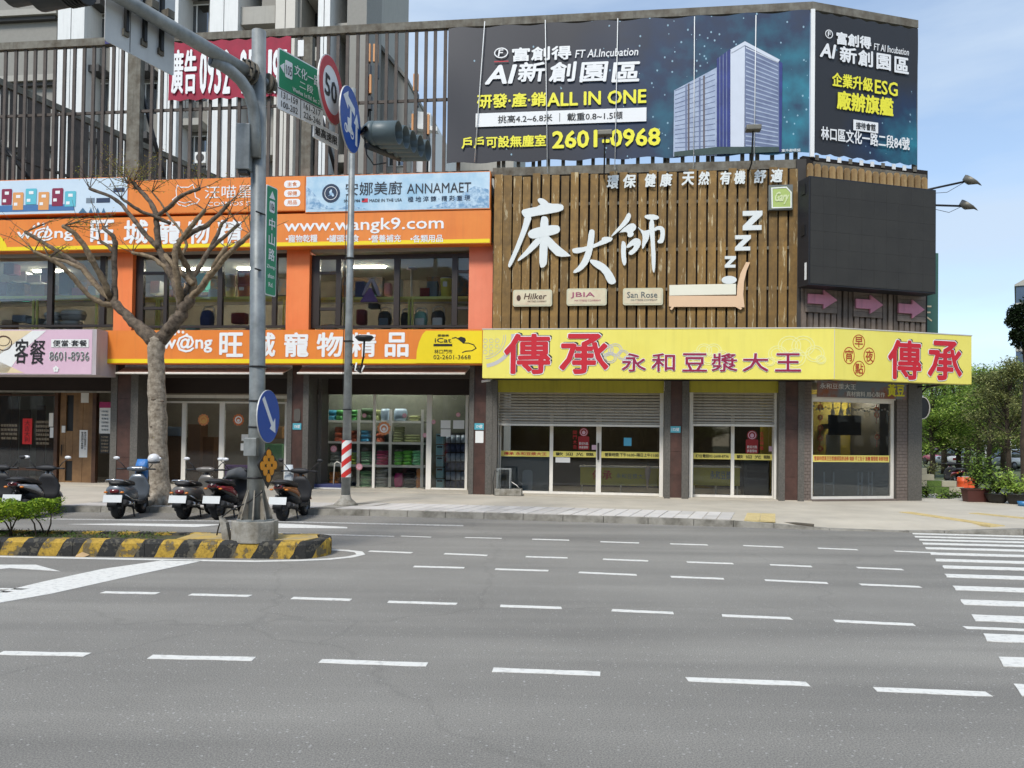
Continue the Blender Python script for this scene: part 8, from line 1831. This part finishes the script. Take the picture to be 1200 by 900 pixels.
# ================================================================= scooters
M_tyre = mat('tyre_rubber', (30, 30, 31), rough=.85, var=.2, bump=.2); M_rim = mat('wheel_rim', (92, 92, 94), rough=.4, metal=.7, var=.1); M_plast = mat('matt_black_plastic', (36, 36, 38), rough=.6, var=.15); M_seat = mat('seat_vinyl', (44, 43, 43), rough=.55, var=.2, bump=.1)
M_chrome = mat('chrome', (200, 200, 200), rough=.18, metal=1.0, var=.03); M_tail = mat('tail_light_red', (100, 18, 22), rough=.15, var=.05, coat=.5); M_mglass = mat('mirror_back_white', (222, 222, 222), rough=.2, var=.02, coat=.3); M_plate2 = mat('licence_plate', (214, 216, 214), rough=.4, var=.06, scale=30)
def lf(*secs, n=12, pw=2.6): return MB().loft([((x, y, z), (0, hw, 0), (tx, 0, hh)) for x, y, z, hw, hh, tx in secs], n, pw=pw)
def scooter(label, front_px, heading, style, body, accent=None, seat=M_seat, off_kerb=.12, mirror=M_mglass, lean=0.0, sc=.94, at=None):
 h = R(heading); dv = Vector((math.sin(h), math.cos(h), 0))
 if at is None:
  fp = ground(*front_px)
  def miss(a): q = fp - Vector((math.sin(a), math.cos(a), 0))*1.22*sc; return abs(600+FPX*q.x/q.y-heading)
  h = min((R(v_) for v_ in range(-20, 80)), key=miss); dv = Vector((math.sin(h), math.cos(h), 0)); loc = fp - dv*.62*sc
 else: loc = Vector(at)
 F_ = Frame((loc.x, loc.y), R(90)-h)
 T = thing('scooter', label, 'scooter', F_, (0, 0, 0.0), 'scooters parked along the kerb')
 T.matrix_world = F_.M @ Matrix.Diagonal((sc, sc*1.28, sc*1.03, 1))
 acc = accent or body
 for x_, nm in ((-.60, 'rear_wheel'), (.62, 'front_wheel')):
  r_ = .235
  w = part(nm, MB().wheel((x_, 0, r_), r_, .1, (0, 1, 0), 22, [(r_-.075, -.045), (r_-.02, -.055), (r_, -.028), (r_+.003, 0), (r_, .028), (r_-.02, .055), (r_-.075, .045), (r_-.075, -.045)]), M_tyre, T)
  part('rim', MB().wheel((x_, 0, r_), .165, .07, (0, 1, 0), 18, [(.162, -.04), (.14, -.03), (.13, -.01), (.05, -.012), (.045, -.05), (0, -.05), (0, .05), (.045, .05), (.05, .012), (.13, .01), (.14, .03), (.162, .04)]), M_rim, w)
 part('engine_case', lf((-.68, .09, .22, .05, .06, 0), (-.5, .09, .24, .06, .1, 0), (-.2, .07, .27, .07, .1, 0), (-.02, .05, .28, .06, .07, 0)), M_plast, T)
 part('muffler', MB().tube([(-.05, -.12, .16), (-.3, -.15, .2), (-.42, -.17, .27), (-.5, -.17, .29), (-.82, -.17, .36), (-.86, -.17, .365)], [.018, .02, .04, .062, .062, .045], 12), M_plast, T)
 part('heat_shield', MB().loft([((-.5, -.215, .30), (.04, 0, 0), (0, 0, .05)), ((-.5, -.235, .30), (.03, 0, 0), (0, 0, .04))], 8).tube([(-.56, -.222, .30), (-.78, -.222, .35)], .035, 8), M_chrome if style == 'retro' else M_rim, T)
 part('shock_absorber', MB().tube([(-.62, .14, .26), (-.52, .13, .52)], .03, 8), M_rim, T)
 if style == 'retro':
  part('rear_body', lf((-.80, 0, .60, .10, .08, 0), (-.76, 0, .58, .15, .13, 0), (-.62, 0, .53, .20, .18, 0), (-.40, 0, .50, .215, .20, 0), (-.18, 0, .47, .19, .19, 0), (-.02, 0, .42, .15, .14, 0), n=18, pw=2.3), body, T)
  part('body_trim', MB().tube([(-.74, -.17, .5), (-.55, -.215, .40), (-.3, -.225, .36), (-.1, -.19, .38)], .012, 6), acc, T)
 else:
  part('rear_body', lf((-.90, 0, .74, .05, .035, 0), (-.80, 0, .70, .10, .07, 0), (-.58, 0, .64, .145, .12, 0), (-.32, 0, .58, .165, .16, 0), (-.08, 0, .50, .15, .16, 0), (.02, 0, .42, .13, .12, 0), n=16, pw=2.2), body, T)
  part('side_panel', lf((-.84, -.06, .70, .035, .02, 0), (-.6, -.115, .66, .045, .05, 0), (-.38, -.14, .62, .045, .07, 0), (-.18, -.135, .52, .035, .05, 0), n=10).loft([((-.84, .06, .70), (0, .035, 0), (0, 0, .02)), ((-.6, .115, .66), (0, .045, 0), (0, 0, .05)), ((-.38, .14, .62), (0, .045, 0), (0, 0, .07)), ((-.18, .135, .52), (0, .035, 0), (0, 0, .05))], 10), acc, T)
  part('lower_cowl', lf((-.5, 0, .48, .12, .08, 0), (-.2, 0, .40, .15, .11, 0), (.05, 0, .33, .14, .08, 0)), M_plast, T)
 part('seat', lf((-.80, 0, .74 if style == 'retro' else .79, .08, .03, 0), (-.70, 0, .75 if style == 'retro' else .81, .13, .055, 0), (-.45, 0, .75 if style == 'retro' else .78, .155, .06, 0), (-.2, 0, .72 if style == 'retro' else .73, .14, .05, 0), (-.02, 0, .68, .09, .035, 0), n=14, pw=3), seat, T)
 part('grab_rail', MB().tube([(-.52, -.15, .74), (-.78, -.15, .80), (-.88, -.08, .82), (-.88, .08, .82), (-.78, .15, .80), (-.52, .15, .74)], .016, 7), M_plast if style == 'sport' else M_chrome, T)
 part('floorboard', MB().rbox(-.08, .40, -.15, .15, .255, .32, .03), M_plast, T)
 part('leg_shield', MB().loft([((.36, 0, .30), (.04, 0, 0), (0, .14, 0)), ((.42, 0, .45), (.05, 0, 0), (0, .19, 0)), ((.43, 0, .62), (.055, 0, 0), (0, .20, 0)), ((.40, 0, .78), (.05, 0, 0), (0, .15, 0)), ((.37, 0, .88), (.04, 0, 0), (0, .09, 0))], 14, pw=3), M_plast if style == 'sport' else body, T)
 part('front_cover', MB().loft([((.46, 0, .40), (.05, 0, 0), (0, .10, 0)), ((.50, 0, .52), (.07, 0, 0), (0, .14, 0)), ((.49, 0, .68), (.07, 0, 0), (0, .14, 0)), ((.44, 0, .84), (.05, 0, 0), (0, .09, 0)), ((.41, 0, .92), (.03, 0, 0), (0, .05, 0))], 14), acc if style == 'sport' else body, T)
 fd = MB(); secs = []
 for k in range(6):
  a = R(25+k*26); c = (.62+math.cos(a)*.265, 0, .235+math.sin(a)*.265); rad = Vector((math.cos(a), 0, math.sin(a)))
  secs.append((c, (0, .075, 0), tuple(rad*.022)))
 part('front_fender', fd.loft(secs, 10), acc, T)
 for s_ in (-1, 1): part('fork_leg', MB().tube([(.62, .075*s_, .235), (.52, .06*s_, .5)], .022, 8), M_rim, T)
 part('steering_column', MB().tube([(.47, 0, .6), (.38, 0, .98)], .03, 8), M_plast, T)
 part('handlebar_cover', MB().loft([((.33, -.16, 1.0), (.04, 0, 0), (0, 0, .035)), ((.38, -.07, 1.0), (.08, 0, 0), (0, 0, .065)), ((.39, .07, 1.0), (.08, 0, 0), (0, 0, .065)), ((.33, .16, 1.0), (.04, 0, 0), (0, 0, .035))], 12), body if style == 'retro' else M_plast, T)
 for s_ in (-1, 1):
  part('grip', MB().tube([(.33, .15*s_, 1.0), (.27, .33*s_, 1.0)], .019, 8), M_plast, T)
  part('brake_lever', MB().tube([(.35, .17*s_, .99), (.36, .32*s_, .985)], .007, 5), M_rim, T)
  mr = part('mirror', MB().loft([((.33, .36*s_, 1.235), (0, .035, 0), (0, 0, .022)), ((.345, .36*s_, 1.235), (0, .055, 0), (0, 0, .038)), ((.37, .36*s_, 1.235), (0, .05, 0), (0, 0, .034)), ((.385, .36*s_, 1.235), (0, .03, 0), (0, 0, .02))], 12, pw=2.3), mirror, T)
  part('stalk', MB().tube([(.35, .2*s_, 1.01), (.34, .27*s_, 1.12), (.36, .36*s_, 1.21)], .008, 6), M_plast, mr)
 part('headlight', MB().ball((.53, 0, .78) if style == 'sport' else (.46, 0, 1.0), (.04, .075, .05), 12, 8), M_chrome, T)
 part('tail_light', MB().loft([((-.84 if style == 'retro' else -.9, 0, .58 if style == 'retro' else .72), (0, .06, 0), (0, 0, .035)), ((-.78, 0, .58 if style == 'retro' else .72), (0, .09, 0), (0, 0, .05))], 10, pw=4), M_tail, T)
 for s_ in (-1, 1): part('indicator', MB().ball((-.82, .13*s_, .56 if style == 'retro' else .66), (.03, .035, .022), 8, 6), mat('amber_lens', (206, 120, 40), rough=.2, var=0), T)
 part('rear_fender', MB().loft([((-.80, 0, .50), (.02, 0, .01), (0, .09, 0)), ((-.88, 0, .38), (.02, 0, .01), (0, .085, 0)), ((-.93, 0, .27), (.015, 0, .01), (0, .075, 0))], 8, pw=4), M_plast, T)
 part('number_plate', MB().add([(-.905, -.15, .36), (-.905, .15, .36), (-.865, .15, .51), (-.865, -.15, .51), (-.898, -.15, .357), (-.898, .15, .357), (-.858, .15, .507), (-.858, -.15, .507)], [(0, 3, 2, 1), (4, 5, 6, 7), (0, 1, 5, 4), (1, 2, 6, 5), (2, 3, 7, 6), (3, 0, 4, 7)]), M_plate2, T)
 part('kick_stand', MB().tube([(-.1, -.08, .2), (-.22, -.15, .015)], .014, 6).tube([(-.1, .08, .2), (-.22, .15, .015)], .014, 6), M_rim, T, stuff=True)
 return T, F_, sc
M_silverw = mat('silver_white_paint', (196, 198, 200), rough=.3, var=.04, coat=.4); M_gunm = mat('slate_grey_paint', (104, 110, 116), rough=.3, metal=.3, var=.06, coat=.4); M_tgrey = mat('warm_grey_paint', (112, 108, 102), rough=.35, metal=.2, var=.1, coat=.3)
M_redp = mat('wine_red_paint', (150, 26, 40), rough=.3, var=.05, coat=.4); M_blkp = mat('gloss_black_paint', (28, 28, 30), rough=.25, var=.1, coat=.5); M_orp = mat('burnt_orange_paint', (164, 98, 44), rough=.35, var=.1, coat=.3)
s1, G1, c1 = scooter('black scooter with silver white tail panels behind the hedge at the left', (62, 601), 26, 'sport', M_blkp, M_silverw)
s2, G2, c2 = scooter('slate grey rounded scooter left of the tree trunk, a blue bag on its bars', (165.5, 601.2), 140, 'retro', M_gunm, M_chrome)
s3, G3, c3 = scooter('warm grey rounded scooter just right of the tree trunk', (247, 602), 218, 'retro', M_tgrey, M_chrome)
s4, G4, c4 = scooter('black scooter with wine red side panels left of the signal mast', (286, 602.6), 257, 'sport', M_blkp, M_redp, mirror=M_mglass)
s5, G5, c5 = scooter('black scooter with burnt orange panels right of the signal mast', (356, 603.8), 333, 'sport', M_blkp, M_orp, mirror=M_plast)
s6, G6, c6 = scooter('dark scooter cut off by the left edge of the view', (9, 601), -32, 'sport', M_blkp, M_gunm, mirror=M_plast)
def onsc(F_, c, p): return Vector(F_.M @ (Vector(p)*c))
p = onsc(G2, c2, (.36, -.36, 1.26)); hm = thing('helmet', 'white open helmet hung on the right mirror of the slate grey scooter', 'helmet', W0, tuple(p))
part('shell', MB().ball(p, (.125, .14, .115), 16, 10), M_mglass, hm); part('rim_trim', MB().wheel(p+Vector((0, 0, -.07)), .12, .03, (0, 0, 1), 16), M_plast, hm)
p = onsc(G2, c2, (.55, -.02, .95)); solo('plastic_bag', MB().loft([(p+Vector((-.0, 0, -.28)), (.09, 0, 0), (0, .08, 0)), (p+Vector((.0, 0, -.1)), (.13, 0, 0), (0, .1, 0)), (p+Vector((0, 0, .12)), (.14, 0, 0), (0, .09, 0)), (p+Vector((.02, 0, .28)), (.12, 0, 0), (0, .04, 0))], 12), mat('bright_blue_plastic', (52, 120, 190), rough=.4, var=.15, scale=12, bump=.4), 'bright blue plastic cover hanging on the handlebar of the slate grey scooter', 'bag', W0, tuple(p))
p = onsc(G4, c4, (.2, .0, .95)); solo('scooter_cover', MB().loft([(p+Vector((-.2, -.1, -.08)), (.05, 0, 0), (0, .05, .03)), (p+Vector((-.12, -.05, -.02)), (.0, 0, .1), (.02, .13, 0)), (p+Vector((.06, .05, .02)), (.0, 0, .13), (.02, .16, 0)), (p+Vector((.2, .1, -.05)), (.0, 0, .08), (.02, .1, 0))], 12), mat('grey_cloth', (88, 90, 92), rough=.8, var=.2, bump=.3), 'grey cloth cover bundled over the handlebar of the wine red and black scooter', 'cover', W0, tuple(p))
p = onsc(G4, c4, (.55, -.05, .62)); solo('shopping_bag', MB().loft([(p+Vector((0, 0, -.2)), (.09, 0, 0), (0, .05, 0)), (p+Vector((0, 0, .0)), (.11, 0, 0), (0, .06, 0)), (p+Vector((0, 0, .22)), (.08, 0, 0), (0, .03, 0))], 10), mat('violet_plastic', (86, 56, 150), rough=.5, var=.1), 'violet bag between the wine red scooter and the signal mast', 'bag', W0, tuple(p))
p = onsc(G5, c5, (.45, .30, .95)); solo('raincoat', MB().loft([(p+Vector((0, 0, -.42)), (.12, 0, 0), (0, .05, 0)), (p+Vector((0, 0, -.1)), (.11, 0, 0), (0, .07, 0)), (p+Vector((0, 0, .2)), (.08, 0, 0), (0, .05, 0))], 10), mat('pale_plastic', (196, 202, 204), rough=.4, var=.12, bump=.5), 'pale plastic raincoat hanging beside the orange and black scooter', 'raincoat', W0, tuple(p))
# ================================================================= the green corner at the right
def at_d(px, py, y): return depth(px, py, y)
M_g = [leaf_mat('cypress_leaf', (150, 178, 76), (122, 152, 62)), leaf_mat('cypress_leaf_light', (184, 204, 100), (158, 182, 80)), leaf_mat('cypress_leaf_dark', (106, 132, 60), (82, 108, 48))]
M_ol = [leaf_mat('olive_leaf', (140, 144, 84), (112, 118, 66)), leaf_mat('olive_leaf_dark', (90, 98, 56), (72, 80, 46)), leaf_mat('olive_leaf_light', (164, 166, 106), (140, 142, 86))]
M_dk = [leaf_mat('deep_leaf', (34, 50, 24), (24, 36, 18)), leaf_mat('deep_leaf_mid', (46, 64, 30), (34, 48, 24))]
def crown_points(rnd, H, Rr, n, z0=.22, clumps=46, sag=0.25):
 """leaf positions gathered round the tips of many small limbs, thinner towards the top"""
 C_ = []
 for k in range(clumps):
  t = rnd.random()**.8; z = lerp(z0, 1.0, t); r_ = Rr*(1-.75*max(0, (z-.35)/.65)**1.3)*math.sqrt(rnd.random())*1.02; a = rnd.uniform(0, 6.283)
  C_.append((Vector((r_*math.cos(a), r_*math.sin(a), H*z)), rnd.uniform(.10, .22)*Rr))
 out = []
 for k in range(n):
  c, s_ = C_[rnd.randrange(len(C_))]; out.append((c+Vector((rnd.gauss(0, s_), rnd.gauss(0, s_), rnd.gauss(0, s_*.55))), rnd.uniform(.6, 1.3)))
 return out, C_
protos = []
for k, (H, Rr, n, ms, z0_) in enumerate(((6.6, 2.3, 9000, M_g, .26), (6.2, 2.1, 8000, M_g, .28), (6.9, 2.2, 8000, M_ol, .30), (7.6, 1.9, 6000, M_ol, .36))):
 rnd = random.Random(20+k); pts, C_ = crown_points(rnd, H, Rr, n, z0_)
 crown = leafmesh('crown', pts, .17, ms, rnd=rnd)
 tr = MB(); P = [Vector((0, 0, -.1)), Vector((.05, 0, H*.2)), Vector((-.05, .05, H*.5)), Vector((.03, 0, H*.78)), Vector((0, 0, H*.98))]; tr.tube(P, [.2, .15, .11, .06, .015], 9)
 me_t = tr.mesh('trunk'); me_t.materials.append(mat('dark_bark', (84, 72, 60), rough=.95, rgb2=(54, 46, 38), scale=4, bump=.5))
 lm = MB()
 for c, s_ in C_: 
  zt = min(c.z*.8, H*.8); b_ = Vector((0, 0, max(zt-.4, H*.16))); lm.tube([b_, lerp(b_, c, .5)+Vector((0, 0, -.1)), c], [.045, .028, .01], 5, cap=False)
 me_l = lm.mesh('limbs'); me_l.materials.append(MATS['dark_bark']); protos.append((crown, me_t, me_l))
def bg_tree(k, px, d, sc, rot, lab, grp='trees of the green strip right of the building'):
 b_ = at_d(px, 540, d); T = thing('park_tree', lab, 'tree', W0, (b_.x, b_.y, 0), grp); T.matrix_world = Matrix.Translation((b_.x, b_.y, 0)) @ Matrix.Rotation(rot, 4, 'Z') @ Matrix.Scale(sc, 4)
 for nm, me in zip(('crown', 'trunk', 'limbs'), protos[k]):
  o = bpy.data.objects.new(nm, me); COL.objects.link(o); o.parent = T
  if nm != 'trunk': o['kind'] = 'stuff'
 return T
for i, (k, px, d, sc, lab) in enumerate(((0, 1092, 40, 1.0, 'bright green tree closest to the building corner'), (1, 1107, 46, 1.08, 'green tree second from the building corner'), (0, 1124, 41, 1.0, 'green tree above the orange barrels'), (1, 1133, 50, 1.15, 'green tree behind the orange barrels'), (1, 1147, 43, 1.02, 'yellowish green tree above the large potted plants'), (2, 1160, 37, 1.02, 'olive green tree above the black bowl pot'),
 (0, 1176, 52, 1.15, 'green tree far behind the olive ones'), (3, 1181, 34, 1.05, 'taller thin olive tree right of the potted plants'), (2, 1201, 38, 1.1, 'olive tree at the right edge of the view'), (2, 1232, 33, 1.1, 'olive tree just outside the right edge'), (0, 1262, 42, 1.1, 'green tree outside the right edge'), (1, 1310, 40, 1.1, 'green tree farther outside the right edge'),
 (0, 1072, 56, 1.0, 'green tree half hidden behind the corner pier'), (3, 1366, 36, 1.0, 'thin olive tree far outside the right edge'), (1, 1440, 42, 1.1, 'green tree farthest outside the right edge'))):
 bg_tree(k, px, d, sc*{0: .84, 1: .9, 2: .78, 3: .76}[k]*(d/42)**.5, i*1.7, lab)
b_ = at_d(1203, 580, 25.5)
T = thing('dark_tree', 'near black dense crown high at the right border above the olive trees', 'tree', W0, (b_.x, b_.y, KZ))
rnd = random.Random(9); pts = []
for (px_, py_, r_) in ((1196, 372, .42), (1204, 388, .5), (1192, 366, .3), (1187, 376, .25), (1215, 362, .6), (1225, 385, .7), (1197, 397, .35), (1212, 402, .5), (1240, 370, .8), (1190, 392, .2)):
 c = at_d(px_, py_, 25.5)
 for k in range(int(1500*r_)): v = Vector((rnd.gauss(0, 1), rnd.gauss(0, 1), rnd.gauss(0, 1))).normalized()*r_*rnd.uniform(.3, 1)**.5; pts.append((c+v, rnd.uniform(.7, 1.3)))
leafpart('crown', pts, .13, M_dk, T); P = [b_+Vector((0, 0, -.5)), at_d(1201, 520, 25.5), at_d(1204, 450, 25.5), at_d(1210, 395, 25.5)]; P[0].z = KZ-.1
part('trunk', knob(P, [.17, .14, .12, .08], 9, .06), MATS['dark_bark'], T)
for q_ in ((1225, 385), (1196, 376), (1240, 372)): part('limb', MB().tube([P[2], lerp(P[2], at_d(*q_, 25.5), .6), at_d(*q_, 25.5)], [.06, .04, .02], 6), MATS['dark_bark'], T)
rnd = random.Random(12); pts = []
for k in range(26000):
 x_ = rnd.uniform(20, 130); y_ = 86+rnd.uniform(-3, 3)+(x_-60)*.05; h = 5.2+1.5*math.sin(x_*.35)+.9*math.sin(x_*.9+1)+rnd.uniform(-.4, .4); pts.append((Vector((x_, y_, h*rnd.random()**.6)), rnd.uniform(.7, 1.4)))
o = bpy.data.objects.new('distant_trees', leafmesh('distant_trees', pts, .75, M_g[:1]+M_g[2:]+M_ol[1:2])); COL.objects.link(o); o['kind'] = 'stuff'; OFF[o.name] = Vector((0, 0, 0))
b0 = at_d(1190.5, 352, 120); zt = at_d(1200, 327, 120).z
OFB = Frame((b0.x, 120), R(-33.4)); zt = 1.7+(zt-1.7)
T = thing('office_block', 'grey glazed office block just showing at the right border', 'building', OFB, (0, 0, 0)); part('body', MB().box(0, 22, 0, 20, 0, zt-1.2), mat('blue_grey_glass', (74, 90, 112), rough=.25, var=.2, scale=.4), T); part('roof_crown', MB().prism([(-.2, zt-1.15), (22, zt-1.15), (22, zt+6), (3, zt+.9), (-.2, zt-.9)], -.2, 20), M_tile_g2, T)
for k in range(8): part('window_band', MB().box(-.05, 22, -.1, -.01, zt-4.6-3.4*k, zt-3.8-3.4*k), M_tile_g2, T)
BW = Frame(at_d(1078, 581, 25.0), R(4)); 
T = thing('block_wall', 'low wall of cream and mossy green blocks beside the corner pier', 'wall', BW, (0, 0, KZ))
M_creamb = mat('cream_block', (176, 170, 146), rough=.9, var=.2, bump=.3); M_moss = mat('mossy_block', (98, 122, 52), rough=.95, rgb2=(74, 98, 40), scale=7, bump=.5)
bw, bh = .50, .205
for j in range(5):
 for i in range(-2, 4):
  x0_ = (i+(.5 if j % 2 else 0))*bw
  if (i+j*.5) > 2.9-j*.55: continue
  part('block', MB().box(x0_+.006, x0_+bw-.006, random.uniform(0, .015), .2, KZ+j*bh+.005, KZ+(j+1)*bh-.005), M_moss if (i*2+j*3+(j//2)) % 3 == 0 or (i+j) % 4 == 1 else M_creamb, T, .008)
for k, (x_, lab) in enumerate(((1128.5, 'left of the two orange plastic barrels by the block wall'), (1137, 'right of the two orange plastic barrels by the block wall'))):
 b_ = ground(x_, 577.5, KZ); T = thing('barrel', lab, 'barrel', W0, tuple(b_), 'orange barrels by the block wall')
 part('drum', MB().wheel(b_, .16, .4, (0, 0, 1), 16, [(0, 0), (.17, 0), (.18, .03), (.18, .15), (.19, .17), (.18, .19), (.18, .36), (.19, .38), (.18, .40), (.17, .52), (0, .52)]), mat('orange_plastic', (214, 84, 36), rough=.5, var=.1), T); part('lid', MB().wheel(b_+Vector((0, 0, .521)), .15, .04, (0, 0, 1), 16), mat('pale_lid', (170, 150, 140), rough=.6, var=.1), T)
def shrub(T, c, w, h, n, mats, size=.09, rnd=random.Random(31)):
 pts = []; st = MB()
 tipsl = []
 for k in range(16): a = rnd.uniform(0, 6.28); tipsl.append(c+Vector((math.cos(a)*w*rnd.random()**.5, math.sin(a)*w*.6*rnd.random(), h*rnd.uniform(.35, 1))))
 for t_ in tipsl: st.tube([c, lerp(c, t_, .5)+Vector((rnd.uniform(-.05, .05), 0, .05)), t_], [.012, .009, .004], 5, cap=False)
 for k in range(n): t_ = tipsl[rnd.randrange(16)]; q_ = lerp(c, t_, rnd.uniform(.35, 1.05)); pts.append((q_+Vector((rnd.gauss(0, .11), rnd.gauss(0, .09), rnd.gauss(0, .08))), rnd.uniform(.6, 1.3)))
 part('stems', st, MATS['dark_stem'], T, stuff=True); leafpart('leaves', pts, size, mats, T)
b_ = ground(1149, 588.5, KZ)
T = thing('planter_box', 'oblong maroon planter with a tall dark leafy shrub', 'planter', W0, tuple(b_)); w = .34
part('trough', MB().add([(b_.x+sx*w*k, b_.y+.2+sy*.16*k, KZ+z) for z, k in ((0, .86), (.34, 1)) for sx, sy in ((-1, -1), (1, -1), (1, 1), (-1, 1))], [(0, 3, 2, 1), (4, 5, 6, 7), (0, 1, 5, 4), (1, 2, 6, 5), (2, 3, 7, 6), (3, 0, 4, 7)]), mat('maroon_plastic', (84, 46, 40), rough=.5, var=.12), T)
part('rim', MB().rbox(b_.x-w-.02, b_.x+w+.02, b_.y+.02, b_.y+.38, KZ+.34, KZ+.37, .01), MATS['maroon_plastic'], T); part('soil', MB().box(b_.x-w+.03, b_.x+w-.03, b_.y+.07, b_.y+.33, KZ+.371, KZ+.375), M_soil, T)
shrub(T, Vector((b_.x, b_.y+.2, KZ+.36)), .55, 1.05, 1500, M_dk[1:]+M_g[2:]+M_g[:1])
for k, (x_, y_, r_, h_, hh_, lab) in enumerate(((1175.5, 590, .30, .26, .75, 'wide black bowl pot with a sprawling green plant right of the maroon planter'), (1198, 591.5, .27, .28, .6, 'black pot with a pale leafed plant at the right edge'))):
 b_ = ground(x_, y_, KZ); c = b_+Vector((0, .25, 0)); T = thing('plant_pot', lab, 'plant pot', W0, tuple(c), 'black pots on the pavement')
 part('bowl', MB().wheel(c, r_, h_, (0, 0, 1), 18, [(0, 0), (r_*.6, 0), (r_*.85, h_*.4), (r_, h_*.92), (r_*1.06, h_*.92), (r_*1.06, h_), (r_*.9, h_), (0, h_*.9)]), mat('black_pot', (40, 38, 36), rough=.6, var=.2), T)
 shrub(T, c+Vector((0, 0, h_*.9)), .42, hh_, 620, (M_g[:2] if k else M_g[:1]+M_dk[1:]), .10)
b_ = ground(1199, 593, KZ); solo('blue_basin', MB().wheel(b_, .14, .12, (0, 0, 1), 16, [(0, 0), (.11, 0), (.14, .12), (.13, .12), (.1, .02), (0, .02)]), mat('blue_plastic', (56, 120, 170), rough=.4, var=.1), 'small blue basin before the right black pot', 'basin', W0, tuple(b_))
for k, (x_, y_, w_, h_, lab) in enumerate(((1086, 583, .22, .4, 'dark low shrub at the foot of the block wall'), (1108, 584, .22, .14, 'small green ground plant between block wall and barrels'), (1119, 583, .2, .12, 'small green ground plant before the barrels'), (1086, 557, .6, .45, 'brown green shrub on top behind the block wall'))):
 b_ = ground(x_, y_, KZ); 
 if k == 3: b_ = at_d(1088, 556, 26)
 T = thing('shrub', lab, 'shrub', W0, tuple(b_)); shrub(T, b_, w_, h_, 380, M_dk[1:]+M_g[:1] if k != 3 else M_ol, .08)
def car(px, d, ang, paint, lab):
 b_ = at_d(px, 545, d); F_ = Frame((b_.x, b_.y), R(ang)); T = thing('parked_car', lab, 'car', F_, (0, 0, 0), 'cars parked beyond the trees')
 sec = lambda x_, z_, w_, h_: ((x_, 0, z_), (0, w_, 0), (0, 0, h_))
 part('body', MB().loft([sec(-2.1, .62, .7, .2), sec(-2.0, .6, .84, .3), sec(-1.0, .6, .88, .36), sec(.8, .58, .88, .34), sec(1.9, .52, .82, .27), sec(2.15, .48, .66, .18)], 14, pw=4), paint, T)
 part('cabin', MB().loft([((-.3, 0, .92), (1.5, 0, 0), (0, .80, 0)), ((-.35, 0, 1.35), (1.05, 0, 0), (0, .66, 0)), ((-.35, 0, 1.42), (.9, 0, 0), (0, .56, 0))], 14, pw=4), M_wing, T)
 part('roof', MB().loft([((-.35, 0, 1.40), (.95, 0, 0), (0, .60, 0)), ((-.35, 0, 1.46), (.8, 0, 0), (0, .5, 0))], 14, pw=4), paint, T)
 for x_ in (-1.3, 1.3):
  for s_ in (-1, 1): w = part('wheel', MB().wheel((x_, .8*s_, .31), .31, .2, (0, 1, 0), 16), M_tyre, T); part('rim', MB().wheel((x_, .9*s_, .31), .19, .03, (0, 1, 0), 12), M_rim, w)
 for s_ in (-1, 1): part('tail_lamp', MB().box(-2.12, -2.05, .5*s_, .72*s_, .62, .78), M_tail, T)
car(1116, 58, 80, M_silverw, 'silver white car seen small between the far trunks'); car(1104, 66, 85, mat('pink_red_paint', (190, 90, 110), rough=.3, var=.05, coat=.4), 'pinkish red car seen small between the far trunks'); car(1190, 55, 20, M_silverw, 'white car behind the potted plants')
s7, G7, c7 = scooter('dark scooter parked beyond the orange barrels', None, 10, 'sport', M_blkp, M_redp, mirror=M_plast, at=at_d(1118, 560, 30).xy.to_3d())
for k, (x_, d, t, lab) in enumerate(((1184, 45, 505, 'thin pale post among the trees at the right'), (1155, 60, 520, 'thin pale post between far trunks'))):
 b_ = at_d(x_, 545, d); T = thing('park_lamp', lab, 'post', W0, (b_.x, b_.y, 0), 'pale posts among the trees'); z_ = at_d(x_, t, d).z; part('pole', MB().tube([(b_.x, b_.y, 0), (b_.x, b_.y, z_)], .06, 8), M_white, T); part('lantern', MB().ball((b_.x, b_.y, z_+.15), (.16, .16, .2), 10, 6), M_white, T)
# ================================================================= the other side of the road, seen only in the shop windows
M_opp = mat('brown_grey_facade', (92, 86, 78), rough=.8, var=.2, streak=.2)
for i, (x0_, w_, h_, lab) in enumerate(((-46, 27, 19, 'brown grey block of flats across the road, left'), (-110, 62, 17, 'long block of flats across the road, far left'), (44, 70, 20, 'long block of flats across the road, far right'), (-17, 24, 16, 'brown grey block of flats across the road, middle'), (9, 30, 20, 'brown grey block of flats across the road, right'))):
 T = thing('opposite_building', lab, 'building', W0, (x0_, -30, 0), 'buildings across the road'); part('wall', MB().box(x0_, x0_+w_, -42, -30, 0, h_), M_opp, T)
 me = MB().box(-.9, .9, -.05, .06, -.8, .8).mesh('window'); me.materials.append(M_wing)
 for a_ in range(int(w_/3.2)):
  for b2 in range(int(h_/3.3)): piece('window', me, T, (x0_+2+3.2*a_, -29.98, 2+3.3*b2))
for i in range(11): 
 x_ = -34+i*6.6+(i % 3); T = thing('park_tree', ['first', 'second', 'third', 'fourth', 'fifth', 'sixth', 'seventh', 'eighth', 'ninth', 'tenth', 'eleventh'][i]+' green roadside tree across the road, counted from the left', 'tree', W0, (x_, -24, 0), 'trees across the road'); T.matrix_world = Matrix.Translation((x_, -24+(i % 2), 0)) @ Matrix.Rotation(i*2.1, 4, 'Z') @ Matrix.Scale(1.05+.1*(i % 3), 4)
 for nm, me in zip(('crown', 'trunk', 'limbs'), protos[i % 3]):
  o = bpy.data.objects.new(nm, me); COL.objects.link(o); o.parent = T
  if nm != 'trunk': o['kind'] = 'stuff'
